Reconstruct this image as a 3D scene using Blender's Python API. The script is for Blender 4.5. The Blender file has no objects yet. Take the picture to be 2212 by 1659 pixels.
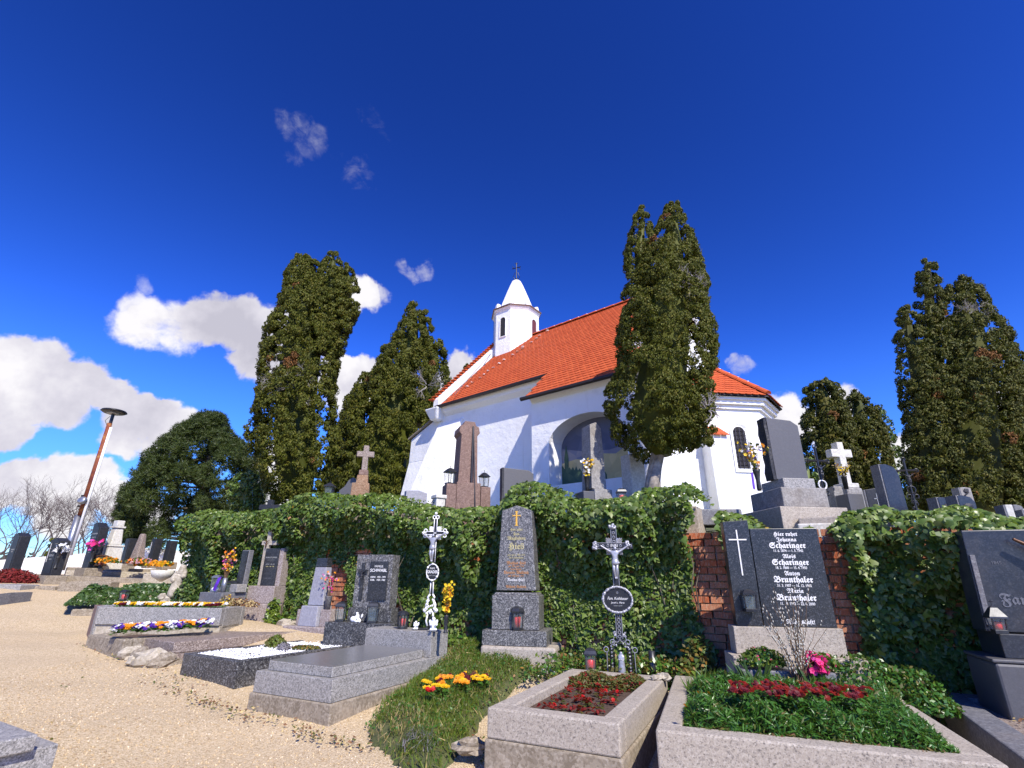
import bpy, bmesh, math, random
import numpy as np
from mathutils import Vector, Matrix, Euler
random.seed(7); rng = np.random.default_rng(7)
R = math.radians
SC = bpy.context.scene
COL = SC.collection

# ------------------------------------------------------------ camera, sky, sun, exposure
EYE = 1.5
PITCH = math.atan(.382)
F = 1088.0                      # focal length in the units the photograph was measured in (2212 wide)
CP, SP = math.cos(PITCH), math.sin(PITCH)
cam = bpy.data.cameras.new('camera'); cam.sensor_width = 36; cam.lens = F / 2212 * 36
cam.clip_end = 4000; cam.clip_start = .05
camo = bpy.data.objects.new('camera', cam); COL.objects.link(camo)
ROLL = R(.5)
camo.matrix_world = Matrix.Translation((0, 0, EYE)) @ Matrix.Rotation(R(90) + PITCH, 4, 'X') @ Matrix.Rotation(ROLL, 4, 'Z')
SC.camera = camo
SUN = Vector((1.019, -2.161, 2.36)).normalized()     # towards the sun
SUN_EL = math.asin(SUN.z)

class N:
    """small helper round a node tree"""
    def __init__(s, nt): s.nt = nt; s.nt.nodes.clear()
    def n(s, t, **k):
        x = s.nt.nodes.new(t)
        ins = k.pop('i', {})
        for a, b in k.items(): setattr(x, a, b)
        for a, b in ins.items(): s.set(x, a, b)
        return x
    def set(s, x, a, b):
        sock = x.inputs[a]
        if isinstance(b, bpy.types.NodeSocket): s.nt.links.new(b, sock)
        elif isinstance(b, bpy.types.Node): s.nt.links.new(b.outputs[0], sock)
        else:
            if isinstance(b, (tuple, list)) and len(b) == 3 and sock.type == 'RGBA': b = (*b, 1)
            sock.default_value = b
    def math(s, op, a, b=0.0, clamp=False):
        return s.n('ShaderNodeMath', operation=op, use_clamp=clamp, i={0: a, 1: b}).outputs[0]
    def mix(s, f, a, b, typ='MIX'):
        m = s.n('ShaderNodeMix', data_type='RGBA', blend_type=typ)
        s.set(m, 0, f); s.set(m, 6, a); s.set(m, 7, b)
        return m.outputs[2]
    def ramp(s, f, stops, interp='LINEAR'):
        r = s.n('ShaderNodeValToRGB'); cr = r.color_ramp; cr.interpolation = interp
        while len(cr.elements) < len(stops): cr.elements.new(.5)
        for e, (p, c) in zip(cr.elements, stops):
            e.position = p; e.color = (*c, 1) if len(c) == 3 else c
        s.set(r, 0, f); return r.outputs[0]
    def noise(s, vec, scale, detail=4, rough=.55, dist=0):
        return s.n('ShaderNodeTexNoise', i={'Vector': vec, 'Scale': scale, 'Detail': detail, 'Roughness': rough, 'Distortion': dist}).outputs[0]
    def mrange(s, v, a, b, c=0.0, d=1.0, smooth=True):
        m = s.n('ShaderNodeMapRange', i={0: v, 1: a, 2: b, 3: c, 4: d})
        if smooth: m.interpolation_type = 'SMOOTHSTEP'
        return m.outputs[0]

def pray(px, py):
    a = (px - 1106) / F; c = (py - 829.5) / F
    u = a * math.cos(ROLL) + c * math.sin(ROLL); v = c * math.cos(ROLL) - a * math.sin(ROLL)
    return Vector((u, CP + v * SP, SP - v * CP))
def at(px, py, Y):
    """the point of the place seen at that spot of the photograph, Y metres ahead"""
    d = pray(px, py); return d * (Y / d.y) + Vector((0, 0, EYE))
def onz(px, py, z):
    d = pray(px, py); return d * ((z - EYE) / d.z) + Vector((0, 0, EYE))

world = bpy.data.worlds.new('World'); SC.world = world; world.use_nodes = True
w = N(world.node_tree)
sky = w.n('ShaderNodeTexSky', sky_type='NISHITA')
sky.sun_disc = False; sky.sun_elevation = SUN_EL; sky.sun_rotation = math.atan2(SUN.x, SUN.y)
sky.altitude = 1800; sky.air_density = 1.0; sky.dust_density = .15; sky.ozone_density = 4.0
geo = w.n('ShaderNodeTexCoord').outputs['Generated']
hs = w.n('ShaderNodeHueSaturation', i={'Hue': .509, 'Saturation': 1.16, 'Value': 1.21, 'Color': sky})
gm = w.n('ShaderNodeGamma', i={'Color': hs, 'Gamma': 1.8})
# clouds: soft blobs at fixed directions, broken up by noise
n1 = w.n('ShaderNodeTexNoise', i={'Vector': geo, 'Scale': 5.0, 'Detail': 6.0, 'Roughness': .6})
off = w.n('ShaderNodeVectorMath', operation='SUBTRACT', i={0: n1.outputs['Color'], 1: (.5, .5, .5)})
off2 = w.n('ShaderNodeVectorMath', operation='SCALE', i={0: off.outputs[0], 'Scale': .16})
dirw = w.n('ShaderNodeVectorMath', operation='NORMALIZE', i={0: w.n('ShaderNodeVectorMath', operation='ADD', i={0: geo, 1: off2.outputs[0]}).outputs[0]}).outputs[0]
BLOBS = [(20, 790, 95, 1), (90, 800, 90, 1), (160, 840, 85, 1), (225, 870, 60, 1), (60, 870, 85, .95), (130, 900, 70, .9), (20, 945, 60, .8),
         (290, 910, 65, 1), (350, 915, 60, 1), (400, 920, 45, .8), (270, 960, 50, .8), (330, 960, 45, .8),
         (300, 640, 50, .55), (250, 665, 30, .4), (330, 680, 75, .72), (400, 690, 75, .7), (460, 690, 75, 1), (520, 700, 75, 1), (570, 730, 70, 1), (560, 790, 60, .95),
         (325, 590, 34, .36), (480, 650, 40, .7), (620, 740, 60, .9),
         (785, 660, 38, .8), (815, 655, 24, .5), (750, 840, 70, 1), (730, 800, 45, 1), (780, 790, 30, .8), (985, 790, 40, .95), (1000, 815, 45, .95), (960, 830, 50, .9),
         (875, 580, 22, .42), (900, 595, 26, .45), (930, 585, 26, .42), (640, 250, 34, .27), (675, 290, 34, .28), (640, 300, 25, .25), (800, 240, 40, .26), (825, 280, 36, .26), (765, 372, 36, .3), (725, 330, 24, .26), (785, 395, 26, .27),
         (1700, 890, 60, .9), (1740, 900, 55, .9), (1655, 880, 40, .6), (1600, 800, 30, .5), (1580, 780, 20, .5), (1830, 850, 45, .8), (1970, 980, 60, .85), (2000, 1010, 60, .85), (1800, 960, 60, .8),
         (60, 1060, 60, .9), (140, 1060, 70, .95), (215, 1055, 60, 1), (270, 1080, 60, .9), (0, 1080, 60, .8), (330, 1120, 60, .8), (570, 1020, 60, .9), (600, 1060, 60, .9), (160, 1110, 70, .8),
         (2300, 900, 130, .9), (2500, 1000, 150, .9), (-200, 900, 150, .9), (-300, 1050, 200, .9), (2700, 700, 120, .8)]
field = None
for (px, py, r, s) in BLOBS:
    d = pray(px, py); d.normalize()
    e = pray(px + r, py); e.normalize()
    ang = d.angle(e) * 1.25
    dot = w.n('ShaderNodeVectorMath', operation='DOT_PRODUCT', i={0: dirw, 1: d}).outputs['Value']
    m = w.mrange(dot, math.cos(ang * 1.15), 1.0, 0.0, s * 1.25)
    field = m if field is None else w.math('MAXIMUM', field, m)
nb = w.math('ADD', w.math('MULTIPLY', w.noise(geo, 9.0, 9, .62, .6), .72), w.math('MULTIPLY', w.noise(geo, 34.0, 6, .6, 1.2), .28))
nc = w.noise(geo, 4.5, 5, .5, .2)
dens = w.math('SUBTRACT', field, w.math('MULTIPLY', w.math('SUBTRACT', .68, nb), 1.5))
cover = w.math('MULTIPLY', w.mrange(dens, .02, .55, 0, 1), w.mrange(field, 0.0, .8, 0, 1))
sh = w.noise(w.n('ShaderNodeVectorMath', operation='ADD', i={0: geo, 1: (-.02, .03, -.035)}).outputs[0], 9.0, 6, .55)
cshade = w.ramp(w.math('ADD', w.math('ADD', w.math('MULTIPLY', sh, .6), w.math('MULTIPLY', nc, .25)), w.math('MULTIPLY', nb, .2)), [(.37, (8.4, 8.2, 9.6)), (.47, (10.8, 10.5, 11.8)), (.58, (14.4, 14.1, 14.6))])
zz_ = w.n('ShaderNodeSeparateXYZ', i={0: geo}).outputs[2]
air = w.mix(w.mrange(zz_, .0, .42, .8, 0), gm.outputs[0], (1.5, 4.6, 11.2))
skyc = w.mix(cover, air, cshade)
bg = w.n('ShaderNodeBackground', i={'Color': skyc, 'Strength': .051})
wo = w.n('ShaderNodeOutputWorld'); world.node_tree.links.new(bg.outputs[0], wo.inputs[0])

sl = bpy.data.lights.new('sun', 'SUN'); sl.energy = 5.0; sl.angle = R(.53); sl.color = (1, .93, .82)
so = bpy.data.objects.new('sun', sl); COL.objects.link(so)
so.rotation_euler = (-SUN).to_track_quat('-Z', 'Y').to_euler(); so.location = (5, -10, 12)
vs = SC.view_settings; vs.view_transform = 'Standard'; vs.look = 'None'; vs.gamma = 1; vs.exposure = .45; vs.use_curve_mapping = False
SC.cycles.max_bounces = 6; SC.cycles.transparent_max_bounces = 8

# ------------------------------------------------------------ materials
MT = {}
def mat(name, fn):
    m = bpy.data.materials.new(name); m.use_nodes = True
    g = N(m.node_tree); b = g.n('ShaderNodeBsdfPrincipled'); o = g.n('ShaderNodeOutputMaterial')
    g.nt.links.new(b.outputs[0], o.inputs[0])
    g.co = g.n('ShaderNodeTexCoord').outputs['Object']
    g.b = b; fn(g); MT[name] = m; return m
def bump(g, h, strength=.3, dist=.01):
    bp = g.n('ShaderNodeBump', i={'Height': h, 'Strength': strength, 'Distance': dist}); g.set(g.b, 'Normal', bp.outputs[0])
def plain(name, c, rough=.6, metal=0, var=.12, nscale=12, bmp=0, spec=.5, trans=0):
    def f(g):
        nz = g.noise(g.co, nscale, 5)
        a = tuple(x * (1 - var) for x in c); d = tuple(min(1, x * (1 + var)) for x in c)
        g.set(g.b, 'Base Color', g.ramp(nz, [(.3, a), (.7, d)]))
        g.set(g.b, 'Roughness', rough); g.set(g.b, 'Metallic', metal); g.set(g.b, 'Specular IOR Level', spec)
        if bmp: bump(g, nz, bmp, .01)
    return mat(name, f)
def granite(name, cols, scale=170, rough=.55, stain=.25, bmp=.15, polish=False, dirt=(.3, .24, .17), coords=None):
    """cols: dark, mid, light crystal colours with their shares"""
    def f(g):
        v = g.n('ShaderNodeTexVoronoi', feature='F1', i={'Vector': g.co, 'Scale': scale}).outputs['Color']
        sep = g.n('ShaderNodeSeparateColor', i={0: v}).outputs[0]
        c = g.ramp(sep, cols, 'CONSTANT')
        v2 = g.n('ShaderNodeTexVoronoi', feature='F1', i={'Vector': g.co, 'Scale': scale * .42}).outputs['Color']
        s2 = g.n('ShaderNodeSeparateColor', i={0: v2}).outputs[1]
        c = g.mix(.35, c, g.ramp(s2, cols, 'CONSTANT'))
        big = g.noise(g.co, 2.2, 6, .6, .4)
        c = g.mix(g.mrange(big, .45, .75, 0, stain), c, dirt)
        c = g.mix(g.mrange(g.noise(g.co, 7, 5, .65), .5, .8, 0, stain * .7), c, tuple(x * .45 for x in dirt))
        g.set(g.b, 'Base Color', c); g.set(g.b, 'Roughness', rough)
        if bmp: bump(g, g.math('ADD', g.noise(g.co, scale * .5, 3), g.math('MULTIPLY', big, .6)), bmp, .004)
    return mat(name, f)
granite('granite_grey', [(0, (.12, .115, .105)), (.22, (.22, .21, .195)), (.5, (.31, .295, .27)), (.78, (.42, .4, .37))], 150, .5, .12)
granite('granite_polished', [(0, (.13, .128, .125)), (.3, (.16, .158, .15)), (.7, (.2, .195, .19)), (.9, (.26, .255, .25))], 150, .28, .08, .03)
granite('granite_dark', [(0, (.018, .018, .02)), (.45, (.045, .046, .05)), (.72, (.12, .12, .12)), (.9, (.3, .3, .29))], 130, .42, .1, .1)
granite('granite_obelisk', [(0, (.028, .028, .03)), (.35, (.09, .088, .086)), (.65, (.2, .195, .185)), (.88, (.42, .41, .39))], 150, .42, .05, .1)
granite('granite_brown', [(0, (.09, .065, .05)), (.3, (.2, .15, .12)), (.6, (.3, .24, .2)), (.85, (.45, .38, .33))], 140, .6, .4)
granite('granite_pink', [(0, (.14, .1, .09)), (.3, (.27, .22, .2)), (.6, (.38, .32, .3)), (.85, (.52, .47, .44))], 140, .6, .25)
granite('granite_light', [(0, (.15, .13, .11)), (.12, (.33, .285, .23)), (.5, (.39, .34, .27)), (.8, (.46, .41, .34))], 150, .75, .3, .2)
granite('stone_black', [(0, (.012, .013, .016)), (.5, (.022, .024, .028)), (.8, (.045, .048, .055)), (.93, (.11, .115, .13))], 180, .3, .03, .02)
granite('stone_black_far', [(0, (.01, .011, .013)), (.6, (.02, .021, .023)), (.9, (.035, .035, .036))], 90, .5, .05, .02)
granite('stone_blue_grey', [(0, (.018, .021, .03)), (.5, (.026, .03, .042)), (.85, (.045, .05, .062))], 120, .3, .1, .02)
granite('stone_grey', [(0, (.1, .1, .11)), (.4, (.15, .15, .16)), (.8, (.21, .21, .215))], 90, .65, .2, .15)
granite('concrete', [(0, (.18, .145, .1)), (.4, (.27, .225, .165)), (.8, (.35, .3, .23))], 60, .9, .5, .5)
granite('limestone', [(0, (.3, .26, .19)), (.4, (.4, .35, .27)), (.8, (.48, .43, .34))], 40, .9, .5, .6)
granite('stone_white', [(0, (.48, .46, .4)), (.4, (.58, .56, .5)), (.8, (.66, .64, .58))], 50, .8, .35, .3)
granite('sandstone_brown', [(0, (.15, .09, .07)), (.4, (.2, .125, .1)), (.8, (.27, .18, .14))], 70, .75, .3, .25, dirt=(.12, .06, .04))
granite('stone_orange', [(0, (.18, .1, .05)), (.4, (.27, .15, .08)), (.8, (.36, .24, .15))], 70, .8, .4, .3)
granite('stone_lilac', [(0, (.25, .25, .29)), (.4, (.3, .3, .34)), (.8, (.36, .36, .4))], 80, .7, .1, .1)
granite('stone_dark_plain', [(0, (.082, .08, .083)), (.4, (.09, .088, .091)), (.8, (.1, .098, .1))], 120, .5, .1, .03, dirt=(.1, .09, .09))
granite('stone_weathered', [(0, (.2, .19, .18)), (.4, (.27, .255, .235)), (.8, (.34, .325, .3))], 60, .85, .45, .3, dirt=(.16, .12, .08))
plain('rough_black', (.022, .022, .026), .6, 0, .5, 30, 1.0)
plain('white_paint', (.8, .79, .77), .45, 0, .04, 20, .05)
plain('white_ceramic', (.82, .82, .82), .35, 0, .03, 30, .02)
plain('silver', (.36, .36, .38), .38, .35, .15, 40, .25)
plain('iron_black', (.012, .012, .014), .4, 0, .4, 50, .2)
plain('metal_dark', (.05, .052, .056), .38, .6, .3, 25, .05)
plain('metal_grey', (.3, .31, .33), .4, .7, .12, 15, .05)
plain('bronze', (.11, .055, .028), .45, .55, .4, 40, .3)
plain('gold', (.75, .42, .06), .4, .2, .15, 60, .1)
plain('letter_white', (.74, .73, .7), .5, 0, .12, 90)
plain('letter_pale_gold', (.5, .44, .2), .5, 0, .25, 90)
plain('letter_orange', (.5, .23, .07), .5, 0, .35, 90)
plain('letter_grey', (.3, .31, .31), .5, 0, .3, 90)
plain('letter_dim', (.12, .125, .14), .5, 0, .4, 90)
plain('soil', (.075, .045, .03), .95, 0, .5, 40, 1.0)
plain('bark', (.12, .095, .07), .9, 0, .5, 14, 1.0)
plain('bark_grey', (.3, .26, .21), .9, 0, .5, 9, 1.0)
plain('twig_dead', (.34, .31, .28), .85, 0, .25, 20)
plain('twig_bare', (.115, .09, .085), .85, 0, .3, 20)
plain('twig_willow', (.12, .07, .035), .7, 0, .4, 30)
plain('catkin', (.45, .43, .36), .8, 0, .12, 60)
plain('gutter', (.035, .025, .02), .5, .3, .3, 10)
plain('candle_red', (.75, .015, .01), .35, 0, .2, 40)
plain('ribbon', (.09, .02, .35), .5, 0, .3, 60)
plain('pebble_white', (.8, .8, .8), .6, 0, .08, 90, .3)
plain('dark_inside', (.02, .018, .02), .8)
plain('lattice', (.05, .045, .06), .5, .3)
plain('window_red', (.13, .03, .03), .6)
plain('dead_leaf', (.16, .075, .03), .8, 0, .5, 30)
plain('straw', (.4, .3, .13), .8, 0, .4, 30)
def glass(g):
    g.set(g.b, 'Base Color', (.25, .3, .3)); g.set(g.b, 'Roughness', .06); g.set(g.b, 'Alpha', .24); g.set(g.b, 'Specular IOR Level', .7)
mat('glass', glass)
def plaster(g):
    a = g.noise(g.co, .9, 6, .6, .5); b2 = g.noise(g.co, 6, 6, .7); c3 = g.noise(g.co, 45, 3)
    c = g.ramp(a, [(.3, (.8, .795, .78)), (.7, (.87, .865, .85))])
    sep = g.n('ShaderNodeSeparateXYZ', i={0: g.co})
    flake = g.math('MULTIPLY', g.mrange(b2, .60, .64, 0, 1), g.mrange(a, .5, .62, 0, 1))
    c = g.mix(g.math('MULTIPLY', flake, .35), c, (.42, .4, .37))
    c = g.mix(g.mrange(g.noise(g.co, 2.2, 7, .7), .52, .7, 0, .22), c, (.5, .48, .44))
    mp = g.n('ShaderNodeMapping', i={'Vector': g.co, 'Scale': (5, 5, .45)}).outputs[0]
    c = g.mix(g.mrange(g.noise(mp, 1.6, 5, .7), .56, .74, 0, .3), c, (.5, .48, .43))
    g.set(g.b, 'Base Color', c); g.set(g.b, 'Roughness', .88)
    bump(g, g.math('ADD', g.math('MULTIPLY', a, 2.0), g.math('ADD', g.math('MULTIPLY', b2, .8), g.math('MULTIPLY', c3, .12))), .55, .035)
mat('plaster', plaster)
def rough_plaster(g):
    a = g.noise(g.co, 1.6, 7, .62, 1.2); b2 = g.noise(g.co, 9, 5, .6)
    g.set(g.b, 'Base Color', g.ramp(a, [(.3, (.6, .59, .56)), (.6, (.78, .77, .74))])); g.set(g.b, 'Roughness', .9)
    bump(g, g.math('ADD', g.math('MULTIPLY', a, 2), b2), .9, .05)
mat('rough_plaster', rough_plaster)
def rnd_island(g): return g.n('ShaderNodeNewGeometry').outputs['Random Per Island']
def tile(g):
    r = g.math('FRACT', g.math('ADD', rnd_island(g), g.math('MULTIPLY', g.n('ShaderNodeObjectInfo').outputs['Random'], 1.0)))
    c = g.ramp(r, [(0, (.43, .078, .022)), (.35, (.48, .09, .026)), (.75, (.52, .105, .03)), (1, (.45, .084, .024))])
    c = g.mix(g.mrange(g.noise(g.co, 3.5, 5, .7), .55, .78, 0, .3), c, (.25, .06, .03))
    g.set(g.b, 'Base Color', c); g.set(g.b, 'Roughness', .75); g.set(g.b, 'Specular IOR Level', .25)
    bump(g, g.noise(g.co, 60, 3), .2, .004)
mat('roof_tile', tile)
def brick(g):
    r = g.math('FRACT', g.math('ADD', rnd_island(g), g.n('ShaderNodeObjectInfo').outputs['Random']))
    c = g.ramp(r, [(0, (.36, .085, .03)), (.3, (.5, .14, .05)), (.55, (.42, .15, .075)), (.8, (.52, .22, .11)), (1, (.33, .14, .08))])
    nz = g.noise(g.co, 14, 6, .7)
    c = g.mix(g.mrange(nz, .48, .66, 0, .65), c, (.52, .37, .24))
    g.set(g.b, 'Base Color', c); g.set(g.b, 'Roughness', .92)
    bump(g, nz, .9, .012)
mat('brick', brick)
granite('mortar', [(0, (.3, .25, .19)), (.5, (.4, .34, .26)), (.8, (.48, .42, .34))], 60, .95, .4, .8)
def leafmat(name, cols, rough=.35, spec=.5, trans=.25, bri=1.0):
    def f(g):
        r = g.math('FRACT', g.math('ADD', rnd_island(g), g.n('ShaderNodeObjectInfo').outputs['Random']))
        st = [(i / (len(cols) - 1), tuple(x * bri for x in c)) for i, c in enumerate(cols)]
        c = g.ramp(r, st)
        g.set(g.b, 'Base Color', c); g.set(g.b, 'Roughness', rough); g.set(g.b, 'Specular IOR Level', spec)
        if trans:
            t = g.n('ShaderNodeBsdfTranslucent', i={'Color': g.mix(.5, c, (.25, .35, .03))})
            ms = g.n('ShaderNodeMixShader', i={0: trans})
            g.nt.links.new(g.b.outputs[0], ms.inputs[1]); g.nt.links.new(t.outputs[0], ms.inputs[2])
            o = [x for x in g.nt.nodes if x.type == 'OUTPUT_MATERIAL'][0]
            g.nt.links.new(ms.outputs[0], o.inputs[0])
    return mat(name, f)
leafmat('ivy', [(.03, .065, .01), (.06, .11, .014), (.09, .15, .02), (.14, .2, .03), (.05, .1, .014), (.2, .24, .07), (.035, .07, .012)], .46, .4, .1)
leafmat('ivy_young', [(.1, .16, .02), (.14, .22, .03), (.18, .24, .035), (.09, .14, .02)], .35, .5, .3)
leafmat('leaf_yellow', [(.4, .3, .03), (.3, .16, .04), (.35, .12, .03)], .5)
leafmat('thuja', [(.05, .062, .006), (.075, .086, .007), (.105, .112, .008), (.125, .11, .012), (.07, .082, .007), (.09, .1, .008), (.045, .056, .006)], .6, .25, .15)
leafmat('thuja_brown', [(.16, .07, .02), (.22, .1, .03), (.12, .06, .02)], .7, .2, .1)
leafmat('thuja_dark', [(.035, .046, .006), (.055, .064, .007), (.078, .084, .008), (.1, .09, .012), (.045, .056, .007)], .6, .25, .1)
leafmat('pine', [(.025, .042, .008), (.042, .062, .011), (.065, .085, .015)], .5, .3, .08)
leafmat('grass', [(.08, .13, .012), (.12, .18, .018), (.17, .22, .03), (.15, .16, .03)], .45, .4, .3)
leafmat('cover_green', [(.03, .1, .012), (.05, .15, .018), (.08, .19, .025), (.04, .12, .02)], .35, .5, .25)
leafmat('cover_olive', [(.07, .09, .02), (.11, .12, .025), (.15, .11, .03), (.06, .1, .02)], .5, .4, .25)
leafmat('cover_ivy', [(.03, .06, .015), (.045, .09, .02), (.07, .12, .02)], .4, .5, .15)
leafmat('heather_red', [(.12, .012, .012), (.2, .02, .018), (.09, .015, .012)], .7, .2, .1)
leafmat('leaf_copper', [(.25, .1, .02), (.32, .17, .03), (.12, .12, .02)], .4, .5, .3)
leafmat('leaf_lavender', [(.2, .18, .2), (.28, .25, .28), (.15, .15, .14)], .7, .2, .1)
for nm, c in dict(yellow=(.8, .45, .01), gold_orange=(.75, .27, .01), purple=(.08, .02, .3), white=(.75, .75, .76), maroon=(.1, .004, .012),
                  red=(.5, .01, .01), dark_red=(.2, .008, .004), pink=(.75, .03, .2), magenta=(.6, .06, .35), pale_pink=(.7, .4, .45), orange=(.8, .2, .01), forsythia=(.8, .55, .02)).items():
    leafmat('petal_' + nm, [tuple(x * .75 for x in c), c, tuple(min(.85, x * 1.15) for x in c)], .55, .3, .2)
def gravel(g):
    v = g.n('ShaderNodeTexVoronoi', feature='F1', i={'Vector': g.co, 'Scale': 105.0})
    s = g.n('ShaderNodeSeparateColor', i={0: v.outputs['Color']}).outputs[0]
    c = g.ramp(s, [(0, (.26, .185, .1)), (.22, (.45, .335, .19)), (.6, (.58, .445, .27)), (.9, (.68, .56, .38))])
    big = g.noise(g.co, .55, 6, .6, .3)
    c = g.mix(g.mrange(big, .42, .72, 0, .35), c, (.53, .39, .22))
    fine = g.noise(g.co, 260, 3)
    c = g.mix(g.mrange(fine, .4, .7, 0, .3), c, (.64, .53, .36))
    dirt = g.noise(g.co, 3.5, 8, .7)
    c = g.mix(g.mrange(dirt, .60, .74, 0, .35), c, (.2, .13, .07))
    g.set(g.b, 'Base Color', c); g.set(g.b, 'Roughness', .95); g.set(g.b, 'Specular IOR Level', .2)
    bump(g, g.math('ADD', v.outputs['Distance'], g.math('MULTIPLY', g.noise(g.co, 12, 5), .5)), .55, .02)
mat('gravel', gravel)
def pebm(g):
    r = rnd_island(g)
    g.set(g.b, 'Base Color', g.ramp(r, [(0, (.3, .22, .14)), (.3, (.45, .33, .18)), (.7, (.57, .43, .24)), (1, (.68, .58, .42))])); g.set(g.b, 'Roughness', .9)
mat('pebble', pebm)
def turf(g):
    a = g.noise(g.co, 2.5, 6, .6)
    g.set(g.b, 'Base Color', g.ramp(a, [(.3, (.05, .06, .02)), (.55, (.09, .1, .03)), (.75, (.16, .12, .06))])); g.set(g.b, 'Roughness', .95)
    bump(g, g.noise(g.co, 30, 5), .8, .04)
mat('turf', turf)
plain('far_wood', (.045, .05, .035), .95, 0, .4, .3, .8)

# ------------------------------------------------------------ building helpers
def tag(o, label=None, cat=None, group=None, kind=None):
    if label: o['label'] = label
    if cat: o['category'] = cat
    if group: o['group'] = group
    if kind: o['kind'] = kind
    return o
def thing(name, label, cat, loc=(0, 0, 0), rz=0, group=None):
    o = bpy.data.objects.new(name, None); COL.objects.link(o); o.empty_display_size = .1
    o.location = loc; o.rotation_euler = (0, 0, R(rz)); return tag(o, label, cat, group)
def link(name, me, parent=None, mats=None):
    o = bpy.data.objects.new(name, me); COL.objects.link(o)
    if parent is not None: o.parent = parent
    for m in (mats or []): me.materials.append(MT[m])
    return o
def copy_tree(o, parent=None):
    c = o.copy(); COL.objects.link(c)
    if parent is not None: c.parent = parent
    for ch in o.children: copy_tree(ch, c)
    return c

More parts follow.
